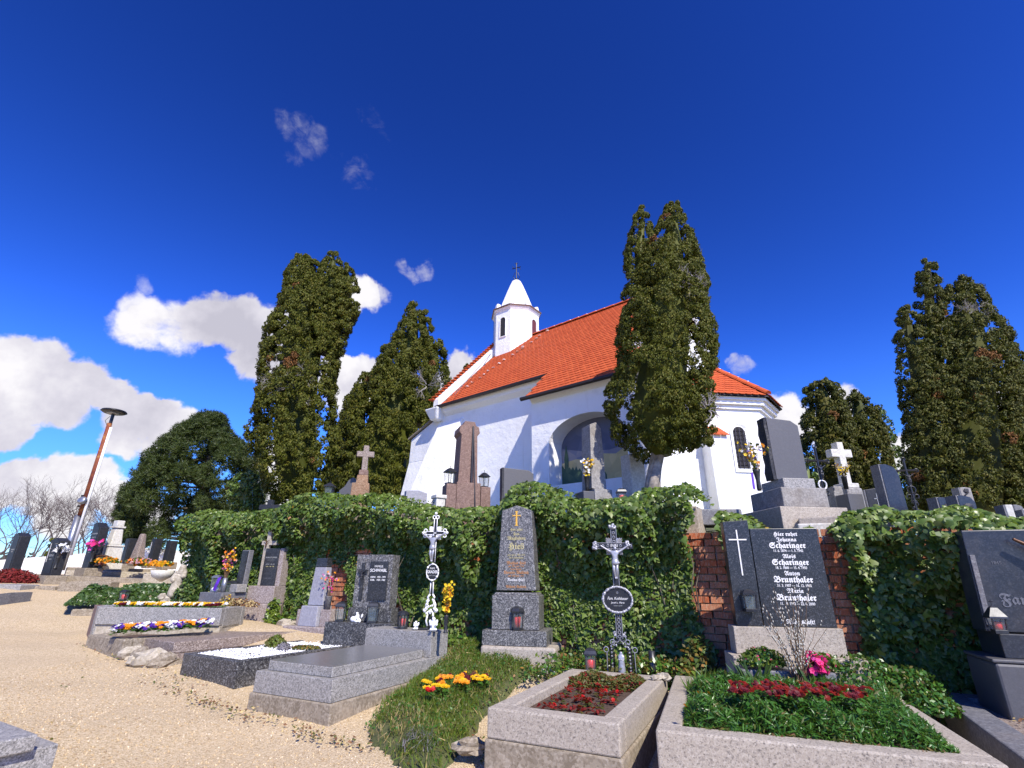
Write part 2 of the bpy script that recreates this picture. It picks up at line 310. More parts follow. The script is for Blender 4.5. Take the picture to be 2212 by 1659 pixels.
class B:
    def __init__(s): s.v = []; s.f = []; s.mi = []; s.cur = 0
    def add(s, vs, fs, M=None):
        o = len(s.v)
        for p in vs: s.v.append(tuple(M @ Vector(p)) if M is not None else tuple(p))
        for f in fs: s.f.append(tuple(i + o for i in f)); s.mi.append(s.cur)
        return s
    def box(s, c, d, rz=0, M=None, top=None):
        """c centre of the base, d size; top = (sx,sy) scale of the upper face"""
        x, y, z = d[0] / 2, d[1] / 2, d[2]; tx, ty = top or (1, 1)
        vs = [(-x, -y, 0), (x, -y, 0), (x, y, 0), (-x, y, 0), (-x * tx, -y * ty, z), (x * tx, -y * ty, z), (x * tx, y * ty, z), (-x * tx, y * ty, z)]
        T = Matrix.Translation(c) @ Matrix.Rotation(R(rz), 4, 'Z')
        if M is not None: T = M @ T
        return s.add(vs, [(0, 3, 2, 1), (4, 5, 6, 7), (0, 1, 5, 4), (1, 2, 6, 5), (2, 3, 7, 6), (3, 0, 4, 7)], T)
    def prism(s, pts, z0, z1, M=None):
        n = len(pts); z1s = z1 if isinstance(z1, (list, tuple)) else [z1] * n; z0s = z0 if isinstance(z0, (list, tuple)) else [z0] * n
        a = sum(pts[i][0] * pts[(i + 1) % n][1] - pts[(i + 1) % n][0] * pts[i][1] for i in range(n))
        if a < 0: pts = pts[::-1]; z1s = z1s[::-1]; z0s = z0s[::-1]
        vs = [(p[0], p[1], z) for p, z in zip(pts, z0s)] + [(p[0], p[1], z) for p, z in zip(pts, z1s)]
        return s.add(vs, [tuple(range(n))[::-1], tuple(range(n, 2 * n))] + [(i, (i + 1) % n, n + (i + 1) % n, n + i) for i in range(n)], M)
    def plate(s, pts, y0, y1, M=None):
        """outline in x,z, extruded from y0 to y1"""
        n = len(pts)
        a = sum(pts[i][0] * pts[(i + 1) % n][1] - pts[(i + 1) % n][0] * pts[i][1] for i in range(n))
        if a < 0: pts = pts[::-1]
        vs = [(p[0], y0, p[1]) for p in pts] + [(p[0], y1, p[1]) for p in pts]
        return s.add(vs, [tuple(range(n)), tuple(range(n, 2 * n))[::-1]] + [((i + 1) % n, i, n + i, n + (i + 1) % n) for i in range(n)], M)
    def lathe(s, prof, c=(0, 0, 0), n=16, M=None, sx=1, sy=1):
        vs = []; fs = []; k = len(prof)
        for j, (r, z) in enumerate(prof):
            for i in range(n):
                a = 2 * math.pi * i / n; vs.append((c[0] + r * sx * math.cos(a), c[1] + r * sy * math.sin(a), c[2] + z))
        for j in range(k - 1):
            for i in range(n): fs.append((j * n + i, j * n + (i + 1) % n, (j + 1) * n + (i + 1) % n, (j + 1) * n + i))
        fs.append(tuple(range(n))[::-1]); fs.append(tuple((k - 1) * n + i for i in range(n)))
        return s.add(vs, fs, M)
    def tube(s, pts, rad, n=6, M=None):
        pts = [Vector(p) for p in pts]
        if not isinstance(rad, (list, tuple)): rad = [rad] * len(pts)
        vs = []; fs = []
        for j, p in enumerate(pts):
            t = (pts[min(j + 1, len(pts) - 1)] - pts[max(j - 1, 0)])
            if t.length < 1e-9: t = Vector((0, 0, 1))
            t.normalize(); u = t.cross(Vector((.31, .22, .93))); 
            if u.length < 1e-3: u = t.cross(Vector((1, 0, 0)))
            u.normalize(); w2 = t.cross(u)
            for i in range(n):
                a = 2 * math.pi * i / n; vs.append(p + (u * math.cos(a) + w2 * math.sin(a)) * rad[j])
        for j in range(len(pts) - 1):
            for i in range(n): fs.append((j * n + i, j * n + (i + 1) % n, (j + 1) * n + (i + 1) % n, (j + 1) * n + i))
        fs.append(tuple(range(n))[::-1]); fs.append(tuple((len(pts) - 1) * n + i for i in range(n)))
        return s.add(vs, fs, M)
    def ball(s, c, r, n=8, m=6, sq=(1, 1, 1), M=None, jit=0):
        prof = []; vs = []; fs = []
        vs.append((c[0], c[1], c[2] - r * sq[2]))
        for j in range(1, m):
            t = math.pi * j / m
            for i in range(n):
                a = 2 * math.pi * i / n; q = 1 + (random.uniform(-jit, jit) if jit else 0)
                vs.append((c[0] + r * sq[0] * q * math.sin(t) * math.cos(a), c[1] + r * sq[1] * q * math.sin(t) * math.sin(a), c[2] - r * q * sq[2] * math.cos(t)))
        vs.append((c[0], c[1], c[2] + r * sq[2])); L = len(vs) - 1
        for i in range(n): fs.append((0, 1 + (i + 1) % n, 1 + i)); fs.append((L, L - n + i, L - n + (i + 1) % n))
        for j in range(m - 2):
            for i in range(n):
                a0 = 1 + j * n + i; a1 = 1 + j * n + (i + 1) % n; fs.append((a0, a1, a1 + n, a0 + n))
        return s.add(vs, fs, M)
    def mesh(s, name, bevel=0, smooth=False, seg=2, sub=0, rough=0, mats=None):
        me = bpy.data.meshes.new(name); me.from_pydata(s.v, [], s.f)
        for p, k in zip(me.polygons, s.mi): p.material_index = k
        if bevel or sub or rough:
            bm = bmesh.new(); bm.from_mesh(me)
            if sub:
                bmesh.ops.subdivide_edges(bm, edges=bm.edges[:], cuts=sub, use_grid_fill=True)
            if rough:
                rs = random.random() * 99
                from mathutils import noise as mn
                for v in bm.verts:
                    v.co += mn.noise_vector(v.co * 9 + Vector((rs, 0, 0))) * rough
            if bevel: bmesh.ops.bevel(bm, geom=bm.edges[:], offset=bevel, segments=seg, affect='EDGES', profile=.5, clamp_overlap=True)
            bm.to_mesh(me); bm.free()
        if smooth:
            me.polygons.foreach_set('use_smooth', [True] * len(me.polygons))
        me.update(); return me
    def build(s, name, m, parent=None, bevel=0, smooth=False, **k):
        me = s.mesh(name, bevel, smooth, **k)
        return link(name, me, parent, m if isinstance(m, (list, tuple)) else [m])
def bx(name, m, parent, c, d, bevel=.006, rz=0, top=None, **k):
    return B().box(c, d, rz, top=top).build(name, m, parent, bevel=bevel, **k)

def scatter(name, tv, tf, pos, nrm, scale, m, parent=None, hint=None, roll=.5, mi=None, smooth=False):
    """tv template verts (k,3) lying in x (width) y (length, tip = -y) z (normal); hint = direction the -y axis leans to"""
    tv = np.array(tv, float); tf = np.array(tf, int); n = len(pos); k = len(tv); q = len(tf)
    pos = np.asarray(pos, float); z = np.asarray(nrm, float); z = z / np.maximum(np.linalg.norm(z, axis=1, keepdims=True), 1e-6)
    if hint is None: h = rng.normal(size=(n, 3))
    else: h = np.asarray(hint, float) + rng.normal(size=(n, 3)) * roll
    y = -(h - (h * z).sum(1, keepdims=True) * z); y /= np.maximum(np.linalg.norm(y, axis=1, keepdims=True), 1e-6)
    x = np.cross(y, z); s = np.broadcast_to(np.asarray(scale, float), (n,))
    V = (tv[None, :, 0, None] * x[:, None] + tv[None, :, 1, None] * y[:, None] + tv[None, :, 2, None] * z[:, None]) * s[:, None, None] + pos[:, None]
    V = V.reshape(-1, 3)
    FI = (tf[None] + (np.arange(n) * k)[:, None, None]).reshape(-1)
    me = bpy.data.meshes.new(name)
    me.vertices.add(len(V)); me.vertices.foreach_set('co', V.ravel())
    me.loops.add(len(FI)); me.loops.foreach_set('vertex_index', FI.astype(np.int32))
    me.polygons.add(n * q); me.polygons.foreach_set('loop_start', (np.arange(n * q) * 3).astype(np.int32))
    ms = m if isinstance(m, (list, tuple)) else [m]
    if mi is not None: me.polygons.foreach_set('material_index', np.repeat(np.asarray(mi, dtype=np.int32), q))
    if smooth: me.polygons.foreach_set('use_smooth', np.ones(n * q, dtype=bool))
    me.update(calc_edges=True)
    return link(name, me, parent, ms)
IVY_V = [(0, .35, 0), (.42, .3, -.06), (.5, -.02, -.1), (.22, -.2, -.02), (0, -.62, -.1), (-.22, -.2, -.02), (-.5, -.02, -.1), (-.42, .3, -.06), (0, -.02, .05)]
IVY_F = [(8, 0, 7), (8, 1, 0), (8, 2, 1), (8, 3, 2), (8, 4, 3), (8, 5, 4), (8, 6, 5), (8, 7, 6)]
OVAL_V = [(0, .5, 0), (.28, .05, -.04), (0, -.5, -.06), (-.28, .05, -.04)]
OVAL_F = [(0, 2, 1), (0, 3, 2)]
SPRAY_V = [(0, .4, 0), (.1, 0, .03), (.42, -.18, -.02), (.14, -.22, .02), (.05, -.6, -.06), (-.14, -.22, .02), (-.42, -.18, -.02), (-.1, 0, .03)]
SPRAY_F = [(0, 3, 1), (0, 5, 3), (0, 7, 5), (1, 3, 2), (3, 5, 4), (5, 7, 6)]
SPR2_V = [(0, .4, 0), (.42, -.2, -.03), (0, -.08, .05), (0, -.6, -.05), (-.42, -.2, -.03)]
SPR2_F = [(0, 2, 1), (2, 4, 0), (2, 3, 1)]
BLADE_V = [(-.035, .5, 0), (.035, .5, 0), (.028, 0, .03), (-.028, 0, .03), (0, -.55, .1)]
BLADE_F = [(0, 2, 1), (0, 3, 2), (3, 4, 2)]
def petals(n=5, r=.5, cup=.1):
    v = [(0, 0, 0)]; f = []
    for i in range(n):
        a = 2 * math.pi * i / n; b = math.pi / n * .92
        v += [(r * .7 * math.cos(a - b), r * .7 * math.sin(a - b), cup), (r * math.cos(a), r * math.sin(a), cup * 1.3), (r * .7 * math.cos(a + b), r * .7 * math.sin(a + b), cup)]
        k = 1 + 3 * i; f += [(0, k, k + 1), (0, k + 1, k + 2)]
    return v, f
PET_V, PET_F = petals()

FRAK = {}
for i in range(26):
    FRAK[chr(65 + i)] = chr(0x1D56C + i); FRAK[chr(97 + i)] = chr(0x1D586 + i)
def text(parent, s, x, z, size, m, y=0, frak=False, name='lettering', sx=1.0, align='CENTER', shear=0, bold=0):
    cu = bpy.data.curves.new('t', 'FONT'); cu.body = ''.join(FRAK.get(c, c) for c in s) if frak else s
    cu.size = size; cu.align_x = align; cu.align_y = 'CENTER'; cu.extrude = .0008; cu.resolution_u = 2; cu.shear = shear; cu.offset = bold
    o = bpy.data.objects.new('t', cu); COL.objects.link(o)
    me = bpy.data.meshes.new_from_object(o)
    bpy.data.objects.remove(o); bpy.data.curves.remove(cu)
    me.name = name; me.materials.clear()
    me.transform(Matrix.Translation((x, y - .0012, z)) @ Matrix.Rotation(R(90), 4, 'X') @ Matrix.Diagonal((sx, 1, 1, 1)))
    return link(name, me, parent, [m])

def skin(name, vs, es, rad, m, parent=None, sub=2, M=None):
    """one continuous body grown round a skeleton"""
    me = bpy.data.meshes.new(name); me.from_pydata([tuple(v) for v in vs], es, [])
    o = bpy.data.objects.new(name, me); COL.objects.link(o)
    o.modifiers.new('s', 'SKIN'); sub and setattr(o.modifiers.new('u', 'SUBSURF'), 'levels', sub)
    if not me.skin_vertices: me.skin_vertices.new()
    for i, sv in enumerate(me.skin_vertices[0].data):
        r = rad[i]; sv.radius = (r, r) if not isinstance(r, tuple) else r; sv.use_root = (i == 0)
    dg = bpy.context.evaluated_depsgraph_get(); m2 = bpy.data.meshes.new_from_object(o.evaluated_get(dg))
    bpy.data.objects.remove(o); m2.name = name
    if M is not None: m2.transform(M)
    m2.polygons.foreach_set('use_smooth', [True] * len(m2.polygons)); m2.materials.clear()
    return link(name, m2, parent, [m])

# ------------------------------------------------------------ terrain
def gh(x, y):
    """height of the lower cemetery ground"""
    s = -.6 * np.asarray(x, float) + .8 * np.asarray(y, float)
    h = np.interp(s, [-60, -20, -5, 0, 5, 9.7, 12.5, 17, 20, 23, 30, 45, 90], [-3, -.8, -.2, .02, .25, .47, .58, 1.2, 1.36, 1.4, 1.45, 1.3, -6])
    return h + .22 * np.exp(-((np.asarray(y) + .5 * np.asarray(x) - 7.2) / 1.1) ** 2) * (np.asarray(x) > -6)
def G(x, y): return float(gh(x, y))
WALL = [(7.5, 3.45), (4.3, 5.2), (2.3, 6.3), (0, 7.75), (-2.5, 9.3), (-4.9, 10.9), (-7.3, 12.3), (-7.9, 14.5), (-7.6, 20)]
WP = [Vector(p) for p in WALL]
WL = [0]
for a, b in zip(WP, WP[1:]): WL.append(WL[-1] + (b - a).length)
def wall_pt(t):
    t = min(max(t, 0), WL[-1] - 1e-6)
    for i in range(len(WP) - 1):
        if t <= WL[i + 1]:
            d = (WP[i + 1] - WP[i]).normalized(); p = WP[i] + d * (t - WL[i]); return p, d
def wall_hit(px, py):
    """where the line of sight through that spot meets the wall: distance along it, height"""
    r = pray(px, py); best = None
    for i in range(len(WP) - 1):
        a, b = WP[i], WP[i + 1]; d = b - a
        den = r.x * d.y - r.y * d.x
        if abs(den) < 1e-9: continue
        s = (a.x * d.y - a.y * d.x) / den; q = (a.x * r.y - a.y * r.x) / den
        if -1e-6 <= q <= 1 + 1e-6 and s > 0 and (best is None or s < best[2]): best = (WL[i] + q * d.length, EYE + r.z * s, s)
    return best
def wall_d(x, y):
    """distance behind the wall line (positive = up on the terrace)"""
    best = 1e9; sg = 1
    for a, b in zip(WP, WP[1:]):
        d = b - a; p = Vector((x, y)) - a; t = max(0, min(1, p.dot(d) / d.dot(d))); q = p - d * t
        if q.length < best: best = q.length; sg = -1 if (d.x * p.y - d.y * p.x) > 0 else 1
    return best * sg
def TH(x, y):
    """height of the upper terrace"""
    return 1.9 - .12 * max(0, x - 2.5) + .13 * min(max(y - 6.5 + .4 * x, 0), 9) + .02 * max(0, -x)
def terrain():
    xs = np.concatenate([np.linspace(-500, -45, 14), np.linspace(-42, -18, 30), np.arange(-17.5, 12, .22), np.linspace(12.5, 40, 30), np.linspace(60, 500, 12)])
    ys = np.concatenate([np.linspace(-200, -8, 10), np.arange(-6, 24, .22), np.linspace(24.5, 60, 40), np.linspace(80, 900, 14)])
    X, Y = np.meshgrid(xs, ys)
    Z = gh(X, Y) + .012 * np.sin(X * 3.1 + Y) + .01 * np.sin(Y * 4.3 - X * 1.7) + .015 * np.sin(X * 1.1 + Y * 1.3)
    v = np.stack([X, Y, Z], -1).reshape(-1, 3); nx, ny = len(xs), len(ys)
    i = np.arange(nx - 1)[None] + (np.arange(ny - 1) * nx)[:, None]
    f = np.stack([i, i + 1, i + nx + 1, i + nx], -1).reshape(-1, 4)
    me = bpy.data.meshes.new('ground'); me.from_pydata(v.tolist(), [], f.tolist()); me.polygons.foreach_set('use_smooth', [True] * len(f))
    tag(link('ground', me, None, ['gravel']), kind='structure')
terrain()
def terrace():
    b = B(); xs = np.arange(-9, 34, .6); ys = np.arange(3, 46, .6); idx = {}
    def vid(x, y):
        k = (round(x, 3), round(y, 3))
        if k not in idx: idx[k] = len(b.v); b.v.append((x, y, TH(x, y)))
        return idx[k]
    # a strip that follows the wall, then rows further back
    rows = []
    ts = np.linspace(0, WL[-2], 60)
    for k, off in enumerate([0.0, .5, 1.2, 2.5, 4.5, 7, 10, 15, 25]):
        row = []
        for t in ts:
            p, d = wall_pt(t); 
            x = p.x + off * .35; y = p.y + off; row.append((x, y, TH(x, y)))
        rows.append(row)
    v = [q for r_ in rows for q in r_]; n = len(ts)
    f = [(j * n + i, j * n + i + 1, (j + 1) * n + i + 1, (j + 1) * n + i) for j in range(len(rows) - 1) for i in range(n - 1)]
    # right-hand flank far beyond the frame
    me = bpy.data.meshes.new('terrace_ground'); me.from_pydata(v, [], f); me.update()
    tag(link('terrace_ground', me, None, ['turf']), kind='structure')
terrace()
# ------------------------------------------------------------ chapel
AX = Vector((.766, -.643, 0)); AN = Vector((.643, .766, 0))
CH = Matrix(((AX.x, AN.x, 0, 0), (AX.y, AN.y, 0, 0), (0, 0, 1, EYE), (0, 0, 0, 1)))   # (along, across, above eye) -> world
ch = thing('chapel', 'small white plastered chapel with red tiled roof and octagonal ridge turret', 'chapel')
ch.matrix_world = Matrix.Identity(4)
GZ = 1.2        # chapel ground above eye height
tan = 1.03
A0, A1, AE = -11.6, -4.7, -4.2
NS, NN, NR = 10.04, 16.24, 13.14          # eave lines and ridge
EE, ER = 5.0, 8.19
def wedge(b, base, top):   # quad bottoms and tops
    b.add(list(base) + list(top), [(3, 2, 1, 0), (4, 5, 6, 7), (0, 1, 5, 4), (1, 2, 6, 5), (2, 3, 7, 6), (3, 0, 4, 7)], CH)
# nave walls as one body (gabled)
b = B(); s0, n0 = NS + .24, NN - .24
pro = [(s0, GZ), (n0, GZ), (n0, EE - .04), (NR, ER - .12), (s0, EE - .04)]
vs = [(A0 + .12, p[0], p[1]) for p in pro] + [(A1, p[0], p[1]) for p in pro]
b.add(vs, [(0, 1, 2, 3, 4), (9, 8, 7, 6, 5)] + [((i + 1) % 5, i, 5 + i, 5 + (i + 1) % 5) for i in range(5)], CH)
b.build('nave_wall', 'plaster', ch)
# raised white gable copings, west and east, with a row of tiles on the west one
for (a, w_) in ((A0 - .02, .22), (A1 - .02, .26)):
    b = B()
    for sgn, nn in ((1, NS - .05), (-1, NN + .05)):
        n_a, e_a, n_b, e_b = nn, EE - .1, NR, ER + .02
        vs = [(a, n_a, e_a), (a + w_, n_a, e_a), (a + w_, n_b, e_b), (a, n_b, e_b)]
        vs += [(p[0], p[1], p[2] + .3) for p in vs]
        b.add(vs, [(3, 2, 1, 0), (4, 5, 6, 7), (0, 1, 5, 4), (1, 2, 6, 5), (2, 3, 7, 6), (3, 0, 4, 7)], CH)
    b.build('gable_coping', 'white_paint', ch)
# side chapel with the arched niche
EX0, EX1, EN = -7.22, AE, 9.36
nl, nr, sill, spr, apex = -6.72, -4.72, 1.92, 2.86, 3.46
arch = [(nl, sill), (nr, sill), (nr, spr)] + [((nl + nr) / 2 + (nr - nl) / 2 * math.cos(t), spr + (apex - spr) * math.sin(t)) for t in np.linspace(0, math.pi, 22)[1:-1]] + [(nl, spr)]
etop = 4.08
b = B()
# front wall round the opening, face by face
ring = arch; outer = [(EX0, GZ), (EX1, GZ), (EX1, etop), (EX0, etop)]
def fr(p, n=EN): return (p[0], n, p[1])
def quadf(b, pts, n=EN): b.add([fr(p, n) for p in pts], [tuple(range(len(pts)))], CH)
quadf(b, [(EX0, GZ), (EX1, GZ), (EX1, sill), (EX0, sill)])
quadf(b, [(EX0, sill), (nl, sill), (nl, spr), (EX0, spr)]); quadf(b, [(nr, sill), (EX1, sill), (EX1, spr), (nr, spr)])
top = [p for p in arch[2:]]
for p, q in zip(top, top[1:]): quadf(b, [(q[0], q[1]), (p[0], p[1]), (p[0], etop), (q[0], etop)])
quadf(b, [(EX0, spr), (nl, spr), (nl, etop), (EX0, etop)]); quadf(b, [(nr, spr), (EX1, spr), (EX1, etop), (nr, etop)])
# reveal of the niche, flared a little, and its back
ND = .48
m_ = len(arch)
vs = [fr(p) for p in arch] + [((p[0] - (nl + nr) / 2) * .97 + (nl + nr) / 2, EN + ND, p[1]) for p in arch]
b.add(vs, [(i, (i + 1) % m_, m_ + (i + 1) % m_, m_ + i) for i in range(m_)], CH)
# sides
for a in (EX0, EX1):
    vs = [(a, EN, GZ), (a, s0 + (.6 if a == EX1 else 0), GZ), (a, s0 + (.6 if a == EX1 else 0), etop + .94), (a, EN, etop)]
    b.add(vs, [(0, 1, 2, 3)], CH)
b.build('side_chapel_wall', 'plaster', ch)
# mural: plain painted landscape, in layers
yb = EN + ND
def mural(name, pts, m, k):
    bb = B(); bb.add([(p[0], yb - .004 * k, p[1]) for p in pts], [tuple(range(len(pts)))], CH); return bb.build(name, m, ch)
granite('mural_sky', [(0, (.09, .1, .15)), (.5, (.11, .12, .18)), (.8, (.13, .14, .19))], 3, .8, .1, 0, dirt=(.05, .05, .08))
granite('mural_dusk', [(0, (.2, .2, .25)), (.5, (.27, .25, .26)), (.8, (.34, .3, .28))], 3, .8, .2, 0, dirt=(.2, .17, .13))
granite('mural_hill', [(0, (.5, .4, .17)), (.4, (.62, .48, .2)), (.8, (.7, .55, .26))], 4, .8, .3, 0, dirt=(.2, .15, .08))
granite('mural_green', [(0, (.04, .085, .05)), (.4, (.06, .11, .06)), (.8, (.09, .14, .07))], 8, .8, .2, 0, dirt=(.03, .03, .02))
mural('mural', arch, 'mural_sky', 0)
mural('mural_horizon', [(nl + .03, 2.42), (nr - .03, 2.42), (nr - .03, 2.75), (-5.4, 2.66), (-6.1, 2.72), (nl + .03, 2.86)], 'mural_dusk', 1)
mural('mural_hills', [(nl + .03, sill + .003), (nr - .03, sill + .003), (nr - .03, 2.66), (-4.95, 2.7), (-5.25, 2.55), (-5.6, 2.6), (-5.9, 2.5), (-6.3, 2.56), (nl + .03, 2.5)], 'mural_hill', 2)
gp = [(nl + .03, sill + .003), (-5.5, sill + .003)]
for i in range(26):
    a = -5.5 - i * (1.16 / 25); gp.append((a, 2.12 + .26 * (i / 25) + (.09 if i % 2 else 0) * (.6 + random.random() * .6)))
gp += [(nl + .03, 2.45)]
mural('mural_wood', gp, 'mural_green', 3)
mural('mural_cypress', [(-6.6, 2.2), (-6.5, 2.2), (-6.49, 2.6), (-6.55, 2.95), (-6.61, 2.6)], 'mural_green', 4)
mural('mural_houses', [(-5.05, 2.6), (-4.78, 2.6), (-4.78, 2.75), (-4.85, 2.75), (-4.87, 2.82), (-4.95, 2.82), (-4.97, 2.73), (-5.05, 2.73)], 'sandstone_brown', 4)
# apse
apse = [(A1, 10.85), (-4.3, 10.85), (-2.68, 12.54), (-2.68, 13.74), (-4.3, 15.43), (A1, 15.43)]
b = B(); ca = [(p[0], p[1]) for p in apse]
EC = 4.05
def ring_pts(off):
    c = Vector((-5.2, 13.14)); out = []
    for p in apse:
        v = Vector(p) - c; d = v.normalized(); out.append((p[0] + (d.x * off if p[0] > A1 + .01 else 0), p[1] + d.y * off))
    return out
b.prism(ring_pts(-.16), GZ, EC - .28, CH); b.build('apse_wall', 'plaster', ch)
b = B()
for off, z0, z1 in ((-.08, -.30, -.2), (0, -.2, -.1), (.06, -.1, -.03)): b.prism(ring_pts(off - .02), EC + z0, EC + z1, CH)
b.build('cornice', 'white_paint', ch)
# window of the apse: reveal, frame and lattice
S0, S1 = Vector((-4.3, 10.85)), Vector((-2.68, 12.54))
fd = (S1 - S0).normalized(); fn = Vector((fd.y, -fd.x))
def fpt(u, z, o): p = S0 + fd * u + fn * (o - .13); return (p.x, p.y, z)
def arched(u, z0, z1, w_, n=9):
    r = w_ / 2; return [(u - r, z0), (u + r, z0), (u + r, z1 - r)] + [(u + r * math.cos(t), z1 - r + r * math.sin(t)) for t in np.linspace(0, math.pi, n)[1:-1]] + [(u - r, z1 - r)]
u0 = 1.66
out_, inn = arched(u0, 2.25, 3.42, .46), arched(u0, 2.34, 3.33, .3)
k = len(out_)
b = B(); b.add([fpt(u, z, .02) for u, z in out_] + [fpt(u, z, -.02) for u, z in inn], [(i, (i + 1) % k, k + (i + 1) % k, k + i) for i in range(k)], CH)
wn = b.build('window', 'plaster', ch)
b = B(); b.add([fpt(u, z, -.005) for u, z in inn], [tuple(range(k))], CH); b.build('pane', 'dark_inside', wn)
b = B()
for i in range(3):
    u = u0 - .1 + .1 * i; b.tube([CH @ Vector(fpt(u, 2.34, .01)), CH @ Vector(fpt(u, 3.28, .01))], .009, 4)
for j in range(9):
    z = 2.42 + .1 * j; b.tube([CH @ Vector(fpt(u0 - .15, z, .012)), CH @ Vector(fpt(u0 + .15, z, .012))], .007, 4)
    for i in range(2): b.tube([CH @ Vector(fpt(u0 - .05 + .1 * i + .035 * math.cos(t), z + .05 + .035 * math.sin(t), .015)) for t in np.linspace(0, 6.28, 9)], .005, 4)
b.build('lattice', 'lattice', wn)
o2 = arched(.6, 2.4, 3.35, .34)      # blind recess on the end face of the apse
b = B(); P0 = Vector((-2.68, 12.54))
b.add([(P0.x - .11, P0.y + u, z) for u, z in o2], [tuple(range(len(o2)))], CH); b.build('blind_window', 'plaster', ch)
# small buttress with a tiled cap on the apse
b = B(); w2 = .22
def fq(u, z, o): return fpt(u, z, o)
um = .92
b.add([fq(um - w2, GZ, -.1), fq(um + w2, GZ, -.1), fq(um + w2, GZ, .42), fq(um - w2, GZ, .42), fq(um - w2, 3.3, -.1), fq(um + w2, 3.3, -.1), fq(um + w2, 3.02, .36), fq(um - w2, 3.02, .36)],
      [(3, 2, 1, 0), (4, 5, 6, 7), (0, 1, 5, 4), (1, 2, 6, 5), (2, 3, 7, 6), (3, 0, 4, 7)], CH)
bt = b.build('buttress', 'plaster', ch, bevel=.02)
b = B()
for i in range(4):
    o_ = .43 - .13 * i; z = 2.99 + .085 * i
    for j in range(3):
        u = um - w2 - .03 + (j + .5) * .165
        b.add([fq(u - .078, z, o_), fq(u + .078, z, o_), fq(u + .078, z + .11, o_ - .17), fq(u - .078, z + .11, o_ - .17), fq(u - .078, z + .02, o_), fq(u + .078, z + .02, o_), fq(u + .078, z + .13, o_ - .17), fq(u - .078, z + .13, o_ - .17)],
              [(3, 2, 1, 0), (4, 5, 6, 7), (0, 1, 5, 4), (1, 2, 6, 5), (2, 3, 7, 6), (3, 0, 4, 7)], CH)
b.build('cap_tiles', 'roof_tile', bt)
# west corner buttresses, battered
b = B()
wedge(b, [(-13.25, 10.0, GZ), (-11.5, 9.95, GZ), (-11.5, 11.2, GZ), (-13.25, 11.2, GZ)], [(-12.95, 10.25, 3.4), (-11.5, 10.25, 3.4), (-11.5, 11.0, 3.4), (-12.95, 11.0, 3.4)])
wedge(b, [(-12.95, 10.25, 3.39), (-11.5, 10.25, 3.39), (-11.5, 11.0, 3.39), (-12.95, 11.0, 3.39)], [(-12.95, 10.28, 4.19), (-11.5, 10.28, 4.8), (-11.5, 11.0, 4.8), (-12.95, 11.0, 4.19)])
b.build('corner_buttress', 'plaster', ch, bevel=.02)
b = B(); wedge(b, [(-13.02, 10.2, 4.18), (-11.55, 10.2, 4.8), (-11.55, 11.05, 4.8), (-13.02, 11.05, 4.18)], [(-13.02, 10.2, 4.23), (-11.55, 10.2, 4.85), (-11.55, 11.05, 4.85), (-13.02, 11.05, 4.23)])
b.build('buttress_cap', 'concrete', ch)
b = B(); wedge(b, [(-11.95, 9.1, GZ), (-10.9, 9.1, GZ), (-10.75, 10.4, GZ), (-11.95, 10.4, GZ)], [(-11.6, 10.22, 4.45), (-10.55, 10.22, 4.5), (-10.55, 10.4, 4.55), (-11.6, 10.4, 4.5)])
b.build('buttress', 'plaster', ch, bevel=.02)
b = B(); wedge(b, [(-11.0, 8.9, GZ), (-10.6, 8.9, GZ), (-10.6, 10.4, GZ), (-11.0, 10.4, GZ)], [(-11.0, 9.35, 2.35), (-10.6, 9.35, 2.3), (-10.6, 10.4, 2.6), (-11.0, 10.4, 2.6)])
b.build('buttress_foot', 'plaster', ch, bevel=.03)
b = B(); wedge(b, [(-11.75, 10.0, 4.55), (-11.45, 10.0, 4.55), (-11.45, 10.5, 4.55), (-11.75, 10.5, 4.55)], [(-11.9, 9.85, 4.92), (-11.3, 9.85, 4.92), (-11.3, 10.5, 4.92), (-11.9, 10.5, 4.92)])
b.build('corbel', 'plaster', ch, bevel=.05)
# eave boards and gutters
def gutter(a0, a1, n, e):
    b = B(); pr = [(.0, .0), (-.01, -.05), (-.06, -.07), (-.11, -.04), (-.11, .015), (-.06, .03)]
    vs = [(a, n + p[0], e + p[1]) for a in (a0, a1) for p in pr]; q = len(pr)
    b.add(vs, [tuple(range(q)), tuple(range(q, 2 * q))[::-1]] + [((i + 1) % q, i, q + i, q + (i + 1) % q) for i in range(q)], CH)
    return b.build('gutter', 'gutter', ch)
gutter(A0 + .1, EX0 - .02, NS - .0, EE - .04); gutter(EX0 - .16, EX1, 9.195, 4.1)
b = B(); wedge(b, [(A0 + .3, NS + .08, EE - .22), (EX0, NS + .08, EE - .22), (EX0, NS + .26, EE - .34), (A0 + .3, NS + .26, EE - .34)], [(A0 + .3, NS + .02, EE - .06), (EX0, NS + .02, EE - .06), (EX0, NS + .26, EE - .03), (A0 + .3, NS + .26, EE - .03)])
b.build('eave_moulding', 'white_paint', ch)
b = B(); wedge(b, [(EX0 + .02, EN - .005, 3.98), (EX1, EN - .005, 3.98), (EX1, EN + .1, 3.98), (EX0 + .02, EN + .1, 3.98)], [(EX0 + .02, 9.22, 4.1), (EX1, 9.22, 4.1), (EX1, EN + .1, 4.2), (EX0 + .02, EN + .1, 4.2)])
b.build('eave_moulding', 'white_paint', ch)
